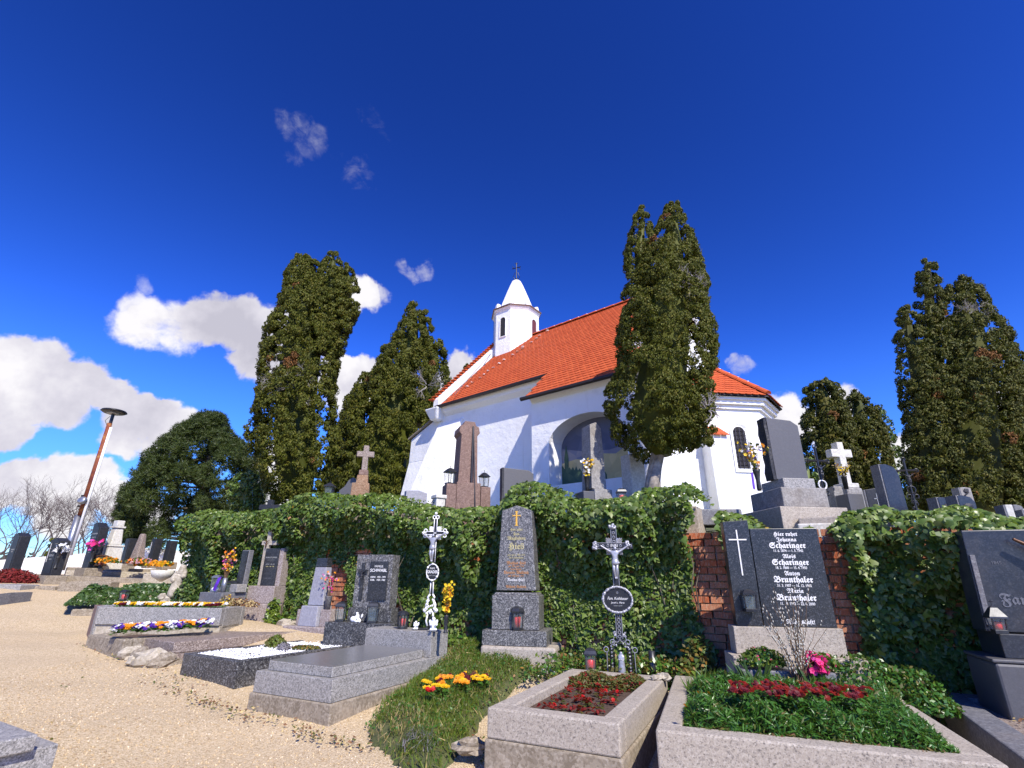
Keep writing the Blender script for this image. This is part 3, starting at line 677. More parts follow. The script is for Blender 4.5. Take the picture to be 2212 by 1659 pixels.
# roof boarding under the tiles
b = B()
def slab(b, pts, th=.05): 
    k = len(pts); b.add([(p[0], p[1], p[2] - th) for p in pts] + list(pts), [tuple(range(k))[::-1], tuple(range(k, 2 * k))] + [(i, (i + 1) % k, k + (i + 1) % k, k + i) for i in range(k)], CH)
slab(b, [(A0 + .12, NS, EE), (A1, NS, EE), (A1, NR, ER), (A0 + .12, NR, ER)]); slab(b, [(A1, NN, EE), (A0 + .12, NN, EE), (A0 + .12, NR, ER), (A1, NR, ER)])
slab(b, [(EX0 - .05, 9.2, 4.135), (EX1, 9.2, 4.135), (EX1, NS + .4, EE + .4), (EX0 - .05, NS + .4, EE + .4)])
rr = ring_pts(.12); AP = (-3.95, 13.14, 5.3); AQ = (A1, 13.14, 5.35)
rp = [(p[0], p[1], EC) for p in rr]
for q in ([rp[0], rp[1], AP, AQ], [rp[1], rp[2], AP], [rp[2], rp[3], AP], [rp[3], rp[4], AP], [rp[4], rp[5], AQ, AP]): slab(b, q, .03)
b.build('roof_boarding', 'gutter', ch)
# tiles: real plates, courses overlapping
TV = np.array([(-.082, 0, 0), (-.05, -.03, 0), (.05, -.03, 0), (.082, 0, 0), (.082, .24, .0), (-.082, .24, .0)])
tilelist = []   # (matrix)
def courses(o, ux, uy, width_at, rows, pitch=.155, skip=None):
    """o origin at the eave, ux along, uy up the slope; width_at(v)->(u0,u1)"""
    un = ux.cross(uy).normalized()
    if un.z < 0: un = -un
    for r_ in range(rows):
        v = r_ * pitch; u0_, u1_ = width_at(v)
        n = int((u1_ - u0_) / .17)
        if n < 1: continue
        sh_ = .085 * (r_ % 2)
        for i in range(-1, n + 1):
            u = u0_ + .085 + i * .17 + sh_
            if u - .084 < u0_ - .02 or u + .084 > u1_ + .03: continue
            p = o + ux * u + uy * v + un * .012
            tw = random.uniform(-.008, .008); lift = random.uniform(.024, .028)
            y2 = (uy * .24 - un * lift * .9).normalized(); x2 = (ux + uy * tw).normalized(); z2 = x2.cross(y2)
            if z2.z < 0: z2 = -z2
            p = p + un * .024
            if skip and skip(p): continue
            tilelist.append((p, x2, y2, z2))
def wv(p): return CH @ Vector(p)
def plane(p0, p1, ptop, width_at, rows, **k):
    o = wv(p0); ux = (wv(p1) - o).normalized(); t = wv(ptop) - o; uy = (t - ux * t.dot(ux)).normalized(); courses(o, ux, uy, width_at, rows, **k)
sl_len = math.hypot(NR - NS, ER - EE)
plane((A0 + .3, NS, EE), (A1, NS, EE), (A0 + .3, NR, ER), lambda v: (0, A1 - A0 - .3), int(sl_len / .155) + 1)
plane((EX0 - .05, 9.2, 4.135), (EX1, 9.2, 4.135), (EX0 - .05, NS, EE), lambda v: (0, EX1 - EX0 + .05), 8)
def tri_w(p0, p1, a):
    P0, P1, A_ = wv(p0), wv(p1), wv(a); ux = (P1 - P0).normalized(); L = (P1 - P0).length; t = A_ - P0; x = t.dot(ux); h = (t - ux * x).length
    plane(p0, p1, a, lambda v: (x * min(1, v / h), L - (L - x) * min(1, v / h)), int(h / .155))
tri_w(rp[1], rp[2], AP); tri_w(rp[2], rp[3], AP)
plane(rp[0], rp[1], AQ, lambda v: (0, .5), 9)
tv12 = [tuple(p) for p in TV] + [(p[0], p[1], -.014) for p in TV]
tf12 = [(0, 1, 2, 3, 4, 5), (11, 10, 9, 8, 7, 6)] + [((i + 1) % 6, i, 6 + i, 6 + (i + 1) % 6) for i in range(6)]
tm = B().add(tv12, tf12).mesh('roof_tile'); tm.materials.append(MT['roof_tile'])
camp = Vector((0, 0, EYE))
def tsee(q):  # prefer tiles the photograph shows: near, not behind the big tree
    p = q[0]; d = .934 * p.y + .357 * (p.z - EYE); px = 1106 + F * p.x / d
    return (p - camp).length + (40 if 1310 < px < 1530 else 0)
tilelist.sort(key=tsee)
for p, x2, y2, z2 in tilelist[:295]:
    o = bpy.data.objects.new('roof_tile', tm); COL.objects.link(o); o.parent = ch
    o.matrix_local = Matrix(((x2.x, y2.x, z2.x, p.x), (x2.y, y2.y, z2.y, p.y), (x2.z, y2.z, z2.z, p.z), (0, 0, 0, 1)))
b = B()
for p, x2, y2, z2 in tilelist[295:]:
    b.add(tv12, tf12, Matrix(((x2.x, y2.x, z2.x, p.x), (x2.y, y2.y, z2.y, p.y), (x2.z, y2.z, z2.z, p.z), (0, 0, 0, 1))))
tag(b.build('roof_tiles', 'roof_tile', ch), kind='stuff')
# ridge and hip tiles, mortared
def halfpipe(b, p, q, r=.1, n=6):
    d = (q - p); L = d.length; d.normalize(); side = d.cross(Vector((0, 0, 1))).normalized(); up = side.cross(d).normalized()
    vs = []
    for e, rr_ in ((p, r), (q, r * .86)):
        for i in range(n + 1):
            t = math.pi * i / n; vs.append(e + side * math.cos(t) * rr_ + up * math.sin(t) * rr_ * .8)
    b.add(vs, [(i, i + 1, n + 2 + i, n + 1 + i) for i in range(n)] + [tuple(range(n + 1)), tuple(range(n + 1, 2 * n + 2))[::-1]])
def ridge(p, q, step=.33):
    p, q = wv(p), wv(q); n = int((q - p).length / step); mb = B()
    for i in range(n):
        b = B(); a_ = p.lerp(q, i / n); c_ = p.lerp(q, (i + 1.12) / n); halfpipe(b, a_, c_); b.build('ridge_tile', 'roof_tile', ch)
        m1 = p.lerp(q, (i + 1.0) / n); mb.ball(m1 + Vector((0, 0, .065)), .035, 6, 4, (1.3, 1.3, .7), jit=.2)
    tag(mb.build('ridge_mortar', 'white_paint', ch), kind='stuff')
ridge((A1, NR, ER + .03), (-10.1, NR, ER + .03)); ridge(rp[2][:2] + (EC + .05,), AP[:2] + (AP[2] + .03,), .28)
rows_v = B()
pa, pb = wv((A0 - .06, NS - .05, EE + .2)), wv((A0 - .06, NR, ER + .34))
for i in range(26):
    q = pa.lerp(pb, i / 25); rows_v.box(q, (.2, .2, .03), rz=-40)
rows_v.build('verge_tiles', 'roof_tile', ch)
# white mortar patches on the tiles under the turret
b = B(); uy = Vector((0, NR - NS, ER - EE)).normalized()
for i in range(16):
    t = .18 + .05 * i + random.uniform(-.01, .01); a_ = -11.1 + 3.0 * (1 - (1 - t)) * .62 + random.uniform(-.1, .1)
    p = wv((a_, NS + (NR - NS) * t, EE + (ER - EE) * t)) + Vector((0, 0, .09)); b.ball(p, .05, 6, 4, (1.2, 1.2, .35), jit=.3)
tag(b.build('mortar_patches', 'white_paint', ch), kind='stuff')
# turret
tc = wv((-10.85, NR, 0)); tc.z = 0
rad_t = .87
def octa(r, z, ph=R(-82 + 22.5 + 0)): return [(tc.x + r * math.cos(ph + i * math.pi / 4), tc.y + r * math.sin(ph + i * math.pi / 4), z) for i in range(8)]
def loft(rings):
    b = B(); k = len(rings); vs = [p for r_ in rings for p in r_]
    fs = [(j * 8 + i, j * 8 + (i + 1) % 8, (j + 1) * 8 + (i + 1) % 8, (j + 1) * 8 + i) for j in range(k - 1) for i in range(8)]
    b.add(vs, fs + [tuple(range(8))[::-1], tuple((k - 1) * 8 + i for i in range(8))]); return b
tb = EYE + 6.6; te = EYE + 9.25
tur = loft([octa(rad_t, tb), octa(rad_t, te - .12), octa(rad_t + .08, te)]).build('turret', 'plaster', ch)
loft([octa(rad_t + .1, te), octa(rad_t + .12, te + .05), octa(rad_t + .04, te + .09)]).build('turret_eave', 'sandstone_brown', ch)
loft([octa(rad_t - .02, te + .05), octa(rad_t * .78, te + .22), octa(rad_t * .52, te + .85), octa(rad_t * .3, te + 1.35), octa(.17, te + 1.55), octa(.06, te + 1.62)]).build('spire', 'white_paint', ch)
for i in range(8):
    a = R(-82 + 22.5) + i * math.pi / 4; p = (tc.x + (rad_t - .08) * math.cos(a), tc.y + (rad_t - .08) * math.sin(a), te + .04)
    B().box(p, (.22, .22, .26), math.degrees(a), top=(.6, .6)).build('pinnacle', 'white_paint', ch, bevel=.03)
for a in (-127, -37, -82):
    if a == -82: continue
    M = Matrix.Translation(tc) @ Matrix.Rotation(R(a + 90), 4, 'Z'); ap_ = rad_t * math.cos(math.pi / 8)
    o_ = arched(0, te - 1.15, te - .38, .3 if a == -37 else .24)
    b = B(); b.add([(u, -ap_ - .004, z) for u, z in o_], [tuple(range(len(o_)))], M); wn = b.build('window', 'window_red' if a == -37 else 'dark_inside', tur)
    b = B(); q = len(o_); i2 = [(u * 1.22, z + (.02 if z > te - .7 else -.03)) for u, z in o_]
    b.add([(u, -ap_ - .03, z) for u, z in i2] + [(u, -ap_ - .03, z) for u, z in o_] + [(u, -ap_, z) for u, z in i2] + [(u, -ap_, z) for u, z in o_],
          [(i, (i + 1) % q, q + (i + 1) % q, q + i) for i in range(q)] + [(i, (i + 1) % q, 2 * q + (i + 1) % q, 2 * q + i) for i in range(q)] + [(q + i, q + (i + 1) % q, 3 * q + (i + 1) % q, 3 * q + i) for i in range(q)], M)
    b.build('window_frame', 'plaster', wn)
b = B(); T0 = Vector((tc.x, tc.y, te + 1.58))
b.tube([T0, T0 + Vector((0, 0, .85))], .018, 6)
for zz, L in ((.62, .17),): 
    b.tube([T0 + Vector((-L, .08, zz)), T0 + Vector((L, -.08, zz))], .018, 6)
for sx in (-1, 1):
    b.tube([T0 + Vector((sx * .03, 0, 0)), T0 + Vector((sx * .13, 0, .2)), T0 + Vector((sx * .05, 0, .4))], .012, 5)
    b.tube([T0 + Vector((sx * .17, 0, .68)), T0 + Vector((sx * .1, 0, .62)), T0 + Vector((sx * .17, 0, .55))], .012, 5)
    b.tube([T0 + Vector((sx * .06, 0, .85)), T0 + Vector((0, 0, .76))], .012, 5)
b.ball(T0 + Vector((0, 0, .08)), .06)
b.build('turret_cross', 'iron_black', ch)
b = B(); b.tube([wv((-10.6, NS - .12, EE + .15)), wv((-11.45, NR - .6, ER - .4))], .01, 4); 
b.tube([octa(rad_t + .02, te + .1)[5], octa(rad_t + .02, tb + .6)[5]], .012, 4); b.build('lightning_wire', 'metal_grey', ch)

# ------------------------------------------------------------ retaining wall of bricks
wallt = thing('brick_wall', 'old brick retaining wall mostly hidden under ivy behind the graves', 'wall')
def top_at(t):
    return float(np.interp(t, WTOP_T, WTOP_Z))
TOPS = [(2200, 1128), (2110, 1120), (2075, 1118), (2000, 1112), (1950, 1108), (1890, 1095), (1850, 1100), (1820, 1108), (1790, 1150), (1700, 1150), (1570, 1110), (1542, 1112), (1520, 1085), (1495, 1046), (1450, 1055), (1400, 1066), (1350, 1075), (1290, 1094), (1230, 1080), (1180, 1046), (1135, 1046), (1100, 1090), (1040, 1108), (940, 1100),
        (880, 1085), (830, 1072), (770, 1080), (700, 1066), (660, 1078), (630, 1092), (560, 1112), (500, 1108), (440, 1108), (400, 1128), (385, 1150)]
hits = sorted((wall_hit(px, py)[:2] for px, py in TOPS if wall_hit(px, py)), key=lambda q: q[0])
WTOP_T = [h[0] for h in hits]; WTOP_Z = [h[1] for h in hits]
b = B()
ts = np.arange(0, WL[-1], .35)
for t0, t1 in zip(ts, ts[1:]):
    p, d = wall_pt(t0 + .01); q, _ = wall_pt(t1 + .01); nv = Vector((d.y, -d.x)) * -1     # towards the graves? checked below
    nv = Vector((-d.y, d.x)); 
    if nv.y > 0: nv = -nv
    z1 = max(1.9, min(top_at(t0), top_at(t1)) - .22)
    b.prism([(p.x, p.y), (q.x, q.y), (q.x - nv.x * .4, q.y - nv.y * .4), (p.x - nv.x * .4, p.y - nv.y * .4)], -.2, z1)
b.build('wall_core', 'mortar', wallt)
holes = [(1548, 1270, 44, 170), (1806, 1270, 34, 150), (722, 1285, 36, 85), (866, 1330, 14, 30), (1505, 1415, 22, 26), (790, 1195, 22, 10)]
HW = []
for (px, py, rx, ry) in holes:
    c = wall_hit(px, py); ex = wall_hit(px + rx, py); ez = wall_hit(px, py - ry)
    HW.append((c[0], c[1], abs(ex[0] - c[0]), abs(ez[1] - c[1])))
def in_hole(t, z, g=0):
    return min(((t - c) / (rx + g)) ** 2 + ((z - cz) / (rz + g)) ** 2 for c, cz, rx, rz in HW)
bricks = []
for row in range(27):
    z = .3 + row * .078; t = (row % 2) * .13 + .05
    while t < WL[6] - .3:
        L = random.choice((.24, .24, .12)) if row % 3 == 0 else .24
        if z < 1.98: bricks.append((t + L / 2, z, L - .014))
        t += L + .004
bb = []
brm = []
for k in range(5):
    me = B().box((0, 0, 0), (1, .1, .066)).mesh('brick', sub=2, rough=.0); 
    from mathutils import noise as mn
    for v in me.vertices: v.co += Vector((mn.noise(v.co * 3 + Vector((k * 7, 0, 0))) * .03, mn.noise(v.co * 5 + Vector((k * 3, 9, 0))) * .012, mn.noise(v.co * 4 + Vector((k * 5, 5, 3))) * .007))
    me.materials.append(MT['brick']); brm.append(me)
vis = sorted(bricks, key=lambda q: in_hole(q[0], q[1]))
rest = B()
for i, (t, z, L) in enumerate(vis):
    p, d = wall_pt(t); nv = Vector((-d.y, d.x)); nv = -nv if nv.y > 0 else nv
    pr = random.uniform(-.012, .02)
    M = Matrix.Translation((p.x + nv.x * pr, p.y + nv.y * pr, z)) @ Matrix.Rotation(math.atan2(d.y, d.x) + random.uniform(-.02, .02), 4, 'Z')
    if i < 290:
        o = bpy.data.objects.new('brick', random.choice(brm)); COL.objects.link(o); o.parent = wallt; o.matrix_local = M @ Matrix.Diagonal((L, 1, 1, 1))
    else: rest.box((0, 0, 0), (L, .1, .064), M=M)
tag(rest.build('brick_courses', 'brick', wallt), kind='stuff')
# coping blocks near the dark double headstone
for (p0, p1, w_, m) in ((1556, 1622, .3, 'stone_grey'), (1765, 1815, .3, 'concrete')):
    pass

# ------------------------------------------------------------ ivy on the wall
def ivy_on_wall():
    iv = thing('ivy', 'thick dark green ivy spilling over the retaining wall', 'ivy')
    lf = bpy.data.meshes.new('leaf'); lf.from_pydata(IVY_V, [], IVY_F); lf.materials.append(MT['ivy'])
    n = 100000; T = rng.uniform(0, WL[-2] + 1.0, n); U = rng.uniform(0, 1, n)
    P = []; Nn = []; S = []; MI = []
    from mathutils import noise as mn
    for t, u in zip(T, U):
        if t > WL[6] and random.random() < .6: continue
        p, d = wall_pt(t); nv = Vector((-d.y, d.x, 0)); nv = -nv if nv.y > 0 else nv
        if t > WL[6]: nv = Vector((-1, 0, 0))
        zt = top_at(t) + .05; zb = G(p.x, p.y - .3) + .04
        z = zb + (zt - zb) * (u ** .72)
        nz = mn.noise(Vector((t * 1.6, z * 1.7, 3.1))) ; n2 = mn.noise(Vector((t * 4.1, z * 4.3, 8.7)))
        hh = in_hole(t, z)
        if hh < 1.0 + .8 * n2: continue
        f = (z - zb) / (zt - zb)
        bulge = .12 + .34 * math.exp(-((f - .82) / .22) ** 2) + .16 * nz + .1 * n2 + .06 * f + .3 * mn.noise(Vector((t * 2.4, z * .75, 5.5)))
        if hh < 3: bulge *= .55 + .15 * hh
        # cap over the top
        zc = zt - .28
        if z > zc:
            s_ = (z - zc) / .28; ang = s_ * 1.35 + random.uniform(0, .25)
            off = bulge * math.cos(ang) - .3 * (s_ > .75) * random.random(); zz = zc + .26 * math.sin(ang) + .07 * nz + .06 * n2
            nn = nv * math.cos(ang) + Vector((0, 0, 1)) * math.sin(ang)
            if random.random() < .4: off -= random.uniform(0, .95)
            else: off -= abs(random.gauss(0, .05))
        else:
            dep = abs(random.gauss(0, .12)); 
            off = bulge - dep; zz = z; nn = nv + Vector((0, 0, .7))
        if n2 < -.18 and f < .8:
            if random.random() < .5: continue
            off -= .14
        q = Vector((p.x, p.y, 0)) + nv * max(off, -1.0 if z > zc else .1); q.z = zz
        P.append(q); Nn.append(nn.normalized() + Vector((random.gauss(0, .5), random.gauss(0, .5), random.gauss(0, .45)))); S.append(random.uniform(.045, .095) * (1 + .25 * (random.random() < .1)))
        young = random.random() < (.6 if f > .88 else .14) * (1 + 1.2 * nz)
        MI.append(1 if young else (2 if random.random() < .004 else 0))
        if young: S[-1] *= .75
    P = np.array(P); Nn = np.array(Nn); S = np.array(S); MI = np.array(MI)
    cam_d = np.linalg.norm(P - np.array([0, 0, EYE]), axis=1) / S
    order = np.argsort(cam_d + (P[:, 0] > 3.9) * 1e3 + rng.uniform(0, 30, len(P)))
    near = order[:290]; far = order[290:]
    zz = Nn / np.linalg.norm(Nn, axis=1, keepdims=True)
    for i in near:
        z = Vector(zz[i]); h = Vector((random.gauss(0, .4), random.gauss(0, .4), -1)); y = -(h - z * h.dot(z)).normalized(); x = y.cross(z); s = S[i]
        o = bpy.data.objects.new('leaf', lf); COL.objects.link(o); o.parent = iv
        o.matrix_local = Matrix(((x.x * s, y.x * s, z.x * s, P[i][0]), (x.y * s, y.y * s, z.y * s, P[i][1]), (x.z * s, y.z * s, z.z * s, P[i][2]), (0, 0, 0, 1)))
    tag(scatter('foliage', IVY_V, IVY_F, P[far], Nn[far], S[far], ['ivy', 'ivy_young', 'leaf_yellow'], iv, hint=(0, 0, -1), roll=.4, mi=MI[far]), kind='stuff')
    # some stems
    b = B()
    for k in range(70):
        t = random.uniform(.5, WL[6]); p, d = wall_pt(t); nv = Vector((-d.y, d.x, 0)); nv = -nv if nv.y > 0 else nv
        q = Vector((p.x, p.y, .3)) + nv * .02; pts = [q.copy()]
        for j in range(7): q = q + Vector((d.x * random.uniform(-.12, .12), d.y * random.uniform(-.12, .12), .22)) ; pts.append(q.copy() + nv * random.uniform(0, .03))
        b.tube(pts, [.012 - .001 * j for j in range(8)], 4)
    b.build('stem', 'bark', iv)
ivy_on_wall()
# ------------------------------------------------------------ trees
def lobe_world(lobe, Y, dy=0):
    out = []
    for px, py, hw in lobe:
        p = at(px, py, Y + dy); dep = CP * p.y + SP * (p.z - EYE); out.append((p, hw * .95 * dep / F))
    return out
DM = 2.1
def thuja(name, label, lobes, Y, group=None, m='thuja', dens=420, leaf=.075, tuft=.15, trunk=None, brown=.006, bare=(), cat='tree', holes=()):
    base = lobe_world([lobes[0][0]], Y)[0][0]
    gz = TH(base.x, base.y) if (wall_d(base.x, base.y) > 0) else G(base.x, base.y)
    t = thing(name, label, cat, (base.x, base.y, gz - .1), 0, group)
    O = Vector(t.location); P = []; Nn = []; MI = []
    from mathutils import noise as mn
    core = B(); wl = [lobe_world(l[0] if isinstance(l, tuple) else l, Y, (l[1] if isinstance(l, tuple) else 0)) for l in lobes]
    for li, pts in enumerate(wl):
        core.tube([p - O for p, r in pts], [max(.01, r * .6 - .05) for p, r in pts], 9)
        for (p0, r0), (p1, r1) in zip(pts, pts[1:]):
            ax = p1 - p0; L = ax.length; ax.normalize(); sx = ax.cross(Vector((0, 1, 0))).normalized(); sy = ax.cross(sx)
            area = math.pi * (r0 + r1) * math.hypot(L, r0 - r1)
            for k in range(max(2, int(area / (tuft * tuft * 1.6)))):
                f = random.random(); r = r0 + (r1 - r0) * f; c = p0 + (p1 - p0) * f; a = random.random() * 6.283
                dr = (sx * math.cos(a) + sy * math.sin(a)); q = c + dr * r
                inside = any(lj != li and any((q - pp).length < rr * .78 for pp, rr in w2) for lj, w2 in enumerate(wl))
                if inside and random.random() < .6: continue
                if dr.y > .45 and random.random() < .55: continue          # fewer leaves on the far side
                lump = mn.noise(q * 1.1) * .2 + mn.noise(q * 2.9) * .16
                q = c + dr * (r + lump * min(1, r) - .02); tr = tuft * random.uniform(.75, 1.3) * min(1, .4 + r * 1.3)
                if any((q - hc).length < hr for hc, hr in holes) and random.random() < .8: continue
                br = 1 if (random.random() < brown or mn.noise(q * .9 + Vector((9, 3, 1))) > .68) else 0
                n_ = int(dens * DM * tuft * tuft * 1.9 * random.uniform(.8, 1.2))
                out = np.array((dr + Vector((0, 0, .35))).normalized())
                v = rng.normal(size=(n_, 3)); v /= np.linalg.norm(v, axis=1, keepdims=True)
                dd = v @ out; v[dd < -.3] *= -1; dd = v @ out
                P.append(np.array(q - O) + v * (tr * rng.uniform(.7, 1.0, n_) * np.where(dd < .3, .85, 1))[:, None]); Nn.append(v + rng.normal(size=(n_, 3)) * .38); MI += [br] * n_
    core.build('inner_foliage', m, t)
    P = np.concatenate(P); Nn = np.concatenate(Nn)
    tag(scatter('crown', SPR2_V, SPR2_F, P, Nn, rng.uniform(leaf * .85, leaf * 1.6, len(P)), [m, 'thuja_brown'], t, hint=(0, 0, 1), roll=.6, mi=MI), kind='stuff')
    b = B()
    if trunk:
        pts = [(at(px, py, Y) - O) for px, py, r in trunk]
        for s_ in range(3):
            ph = s_ * 2.1; b.tube([p + Vector((math.cos(ph + i * .5), math.sin(ph + i * .5), 0)) * trunk[i][2] * .45 for i, p in enumerate(pts)], [q[2] * .75 for q in trunk], 8)
        b.build('trunk', 'bark_grey', t, smooth=True)
    else:
        b.tube([Vector((0, 0, -.1)), Vector((.02, 0, 1.2)), wl[0][len(wl[0]) // 2][0] - O], [.16, .13, .07], 8); b.build('trunk', 'bark', t)
    if bare:
        for (px, py, sz, up) in bare:
            bb = B(); c = at(px, py, Y) - O; d = c.copy(); yy = Vector((0, -1, 0))
            r_here = max([r for pts in wl for p, r in pts if abs((p - O).z - c.z) < .9] + [.4]) if not up else 0
            c = c + yy * r_here * .72
            def grow(p, dr, L, r, dep):
                if dep == 0 or L < .05: return
                pts = [p]
                for _ in range(3): dr = (dr + Vector((random.gauss(0, .22), random.gauss(0, .12), random.gauss(0, .22)))).normalized(); p = p + dr * L / 3; pts.append(p)
                bb.tube(pts, [r, r * .85, r * .7, r * .55], 4)
                for _ in range(3): grow(pts[random.choice((1, 2, 3))], (dr + Vector((random.gauss(0, .6), random.gauss(0, .35), random.gauss(0, .55)))).normalized(), L * .72, r * .6, dep - 1)
            for k in range(9 if not up else 3):
                a = random.random() * 6.28 
                dr = Vector((math.cos(a), -.35, math.sin(a) * .7 + .15)).normalized() if not up else Vector((random.gauss(0, .15), 0, 1)).normalized()
                grow(c + Vector((math.cos(a), 0, math.sin(a))) * .05, dr, sz * (.8 if not up else 1.4), .011 + .006 * up, 4)
            bb.build('dead_branches', 'twig_dead' if not up else 'twig_bare', t)
    return t
LA = [[(650, 1085, 45), (640, 1000, 80), (638, 930, 82), (640, 860, 78), (650, 780, 78), (662, 700, 72), (655, 640, 48), (652, 590, 30), (654, 552, 10)],
      [(690, 760, 44), (710, 700, 48), (717, 660, 44), (715, 610, 30), (718, 570, 18), (720, 548, 8)], [(725, 740, 14), (742, 680, 26), (748, 640, 25), (750, 600, 18), (746, 572, 8)], [(672, 650, 32), (674, 600, 22), (673, 558, 8)]]
thuja('thuja_tree', 'tall many-topped thuja left of the chapel with a nest of dead branches', LA, 14.5, dens=600, leaf=.074, tuft=.15, bare=[(650, 852, .5, 0)], group='thuja trees round the chapel')
LB = [[(820, 1080, 100), (830, 980, 108), (850, 900, 95), (862, 840, 72), (880, 780, 45), (890, 720, 28), (893, 680, 18), (893, 657, 7)], [(905, 920, 50), (922, 840, 40), (934, 785, 30), (941, 750, 14), (941, 733, 6)],
      [(830, 900, 40), (835, 820, 25), (840, 770, 17), (841, 743, 6)], [(770, 1060, 60), (763, 970, 46), (775, 890, 30), (793, 835, 22), (799, 804, 8)], [(912, 770, 22), (916, 710, 15), (917, 675, 6)]]
thuja('thuja_tree', 'broad stepped thuja touching the white west corner of the chapel', LB, 18.5, dens=420, leaf=.088, tuft=.19, bare=[(930, 850, .4, 0)], group='thuja trees round the chapel')
LC = [[(1430, 985, 45), (1425, 945, 90), (1422, 885, 108), (1428, 820, 102), (1435, 750, 97), (1440, 680, 90), (1445, 600, 74), (1450, 540, 50), (1453, 480, 30), (1453, 440, 10)],
      [(1385, 720, 40), (1387, 620, 36), (1382, 540, 30), (1386, 490, 20), (1390, 451, 8)], [(1498, 965, 34), (1506, 915, 38), (1498, 860, 30)], [(1478, 680, 52), (1490, 600, 35), (1498, 550, 14)]]
tc_ = at(1475, 640, 8) + Vector((0, -.7, 0))
thuja('thuja_tree', 'tall thuja on a bare grey trunk hiding the roof of the chapel', LC, 8.0, dens=1500, leaf=.044, tuft=.115, trunk=[(1407, 1085, .13), (1412, 1035, .105), (1421, 985, .095), (1425, 930, .09), (1430, 800, .07)], bare=[(1462, 650, .2, 0), (1500, 905, .16, 0)], group='thuja trees round the chapel')
LD1 = [[(1790, 1120, 55), (1790, 1000, 52), (1786, 920, 44), (1780, 870, 32), (1774, 835, 16), (1772, 823, 7)], [(1806, 940, 30), (1804, 880, 22), (1801, 845, 14), (1800, 828, 6)], [(1756, 920, 16), (1752, 860, 12), (1748, 831, 6)]]
thuja('thuja_tree', 'small flat-topped thuja behind the white stone cross', LD1, 19, m='thuja_dark', dens=220, leaf=.12, tuft=.24, group='thuja trees right of the chapel')
LD2 = [[(1868, 1110, 48), (1866, 1000, 44), (1862, 930, 36), (1855, 880, 23), (1848, 846, 8)]]
thuja('thuja_tree', 'small pointed thuja right behind the flat-topped one', LD2, 19.5, m='thuja_dark', dens=220, leaf=.12, tuft=.24, group='thuja trees right of the chapel')
LE = [[(2100, 1110, 95), (2100, 1000, 95), (2095, 900, 88), (2090, 800, 74), (2088, 720, 60), (2085, 665, 42), (2082, 622, 26), (2080, 603, 9)], [(2040, 1100, 55), (2014, 1000, 45), (1998, 900, 38), (1980, 800, 28), (1966, 735, 24), (1959, 692, 18), (1958, 668, 7)],
      [(2030, 900, 50), (2020, 800, 38), (2010, 700, 24), (2006, 620, 20), (2003, 582, 16), (2003, 564, 7)]]
thuja('thuja_tree', 'large ragged thuja with several tops and bare leaders near the right edge', LE, 13.5, m='thuja_dark', dens=430, leaf=.082, tuft=.175, brown=.02, bare=[(2035, 650, .34, 1), (2062, 700, .3, 0), (2155, 750, .2, 1)], group='thuja trees right of the chapel')
LF = [[(2200, 1110, 60), (2200, 1000, 65), (2200, 900, 58), (2196, 820, 42), (2188, 775, 24), (2182, 750, 8)], [(2300, 1060, 90), (2295, 850, 60), (2290, 700, 14)]]
thuja('thuja_tree', 'dark thuja cut by the right edge of the picture', LF, 14.5, m='thuja_dark', dens=260, leaf=.1, tuft=.2, group='thuja trees right of the chapel')
thuja('thuja_tree', 'tip of a thuja just showing behind the west gable of the chapel', [[(1014, 840, 14), (1015, 810, 12), (1016, 790, 7)]], 24, dens=160, leaf=.14, tuft=.25, group='thuja trees round the chapel')
for lob, Y, lab, mm in (([[(1935, 1110, 34), (1928, 1030, 28), (1910, 960, 20), (1897, 905, 15), (1893, 875, 7)]], 20, 'loose pale leafy bush right of the two small thujas', 'ivy'),
                    ([[(1992, 1110, 40), (1985, 1040, 24), (1975, 960, 16), (1972, 930, 6)]], 17, 'thin blue-green shrub left of the large ragged thuja', 'pine'),
                    ([[(1740, 1110, 22), (1742, 1040, 20), (1744, 990, 10)]], 16, 'dark leafy shrub behind the iron cross on the terrace', 'ivy')):
    thuja('shrub', lab, lob, Y, m=mm, dens=90, leaf=.13, tuft=.2, cat='shrub')

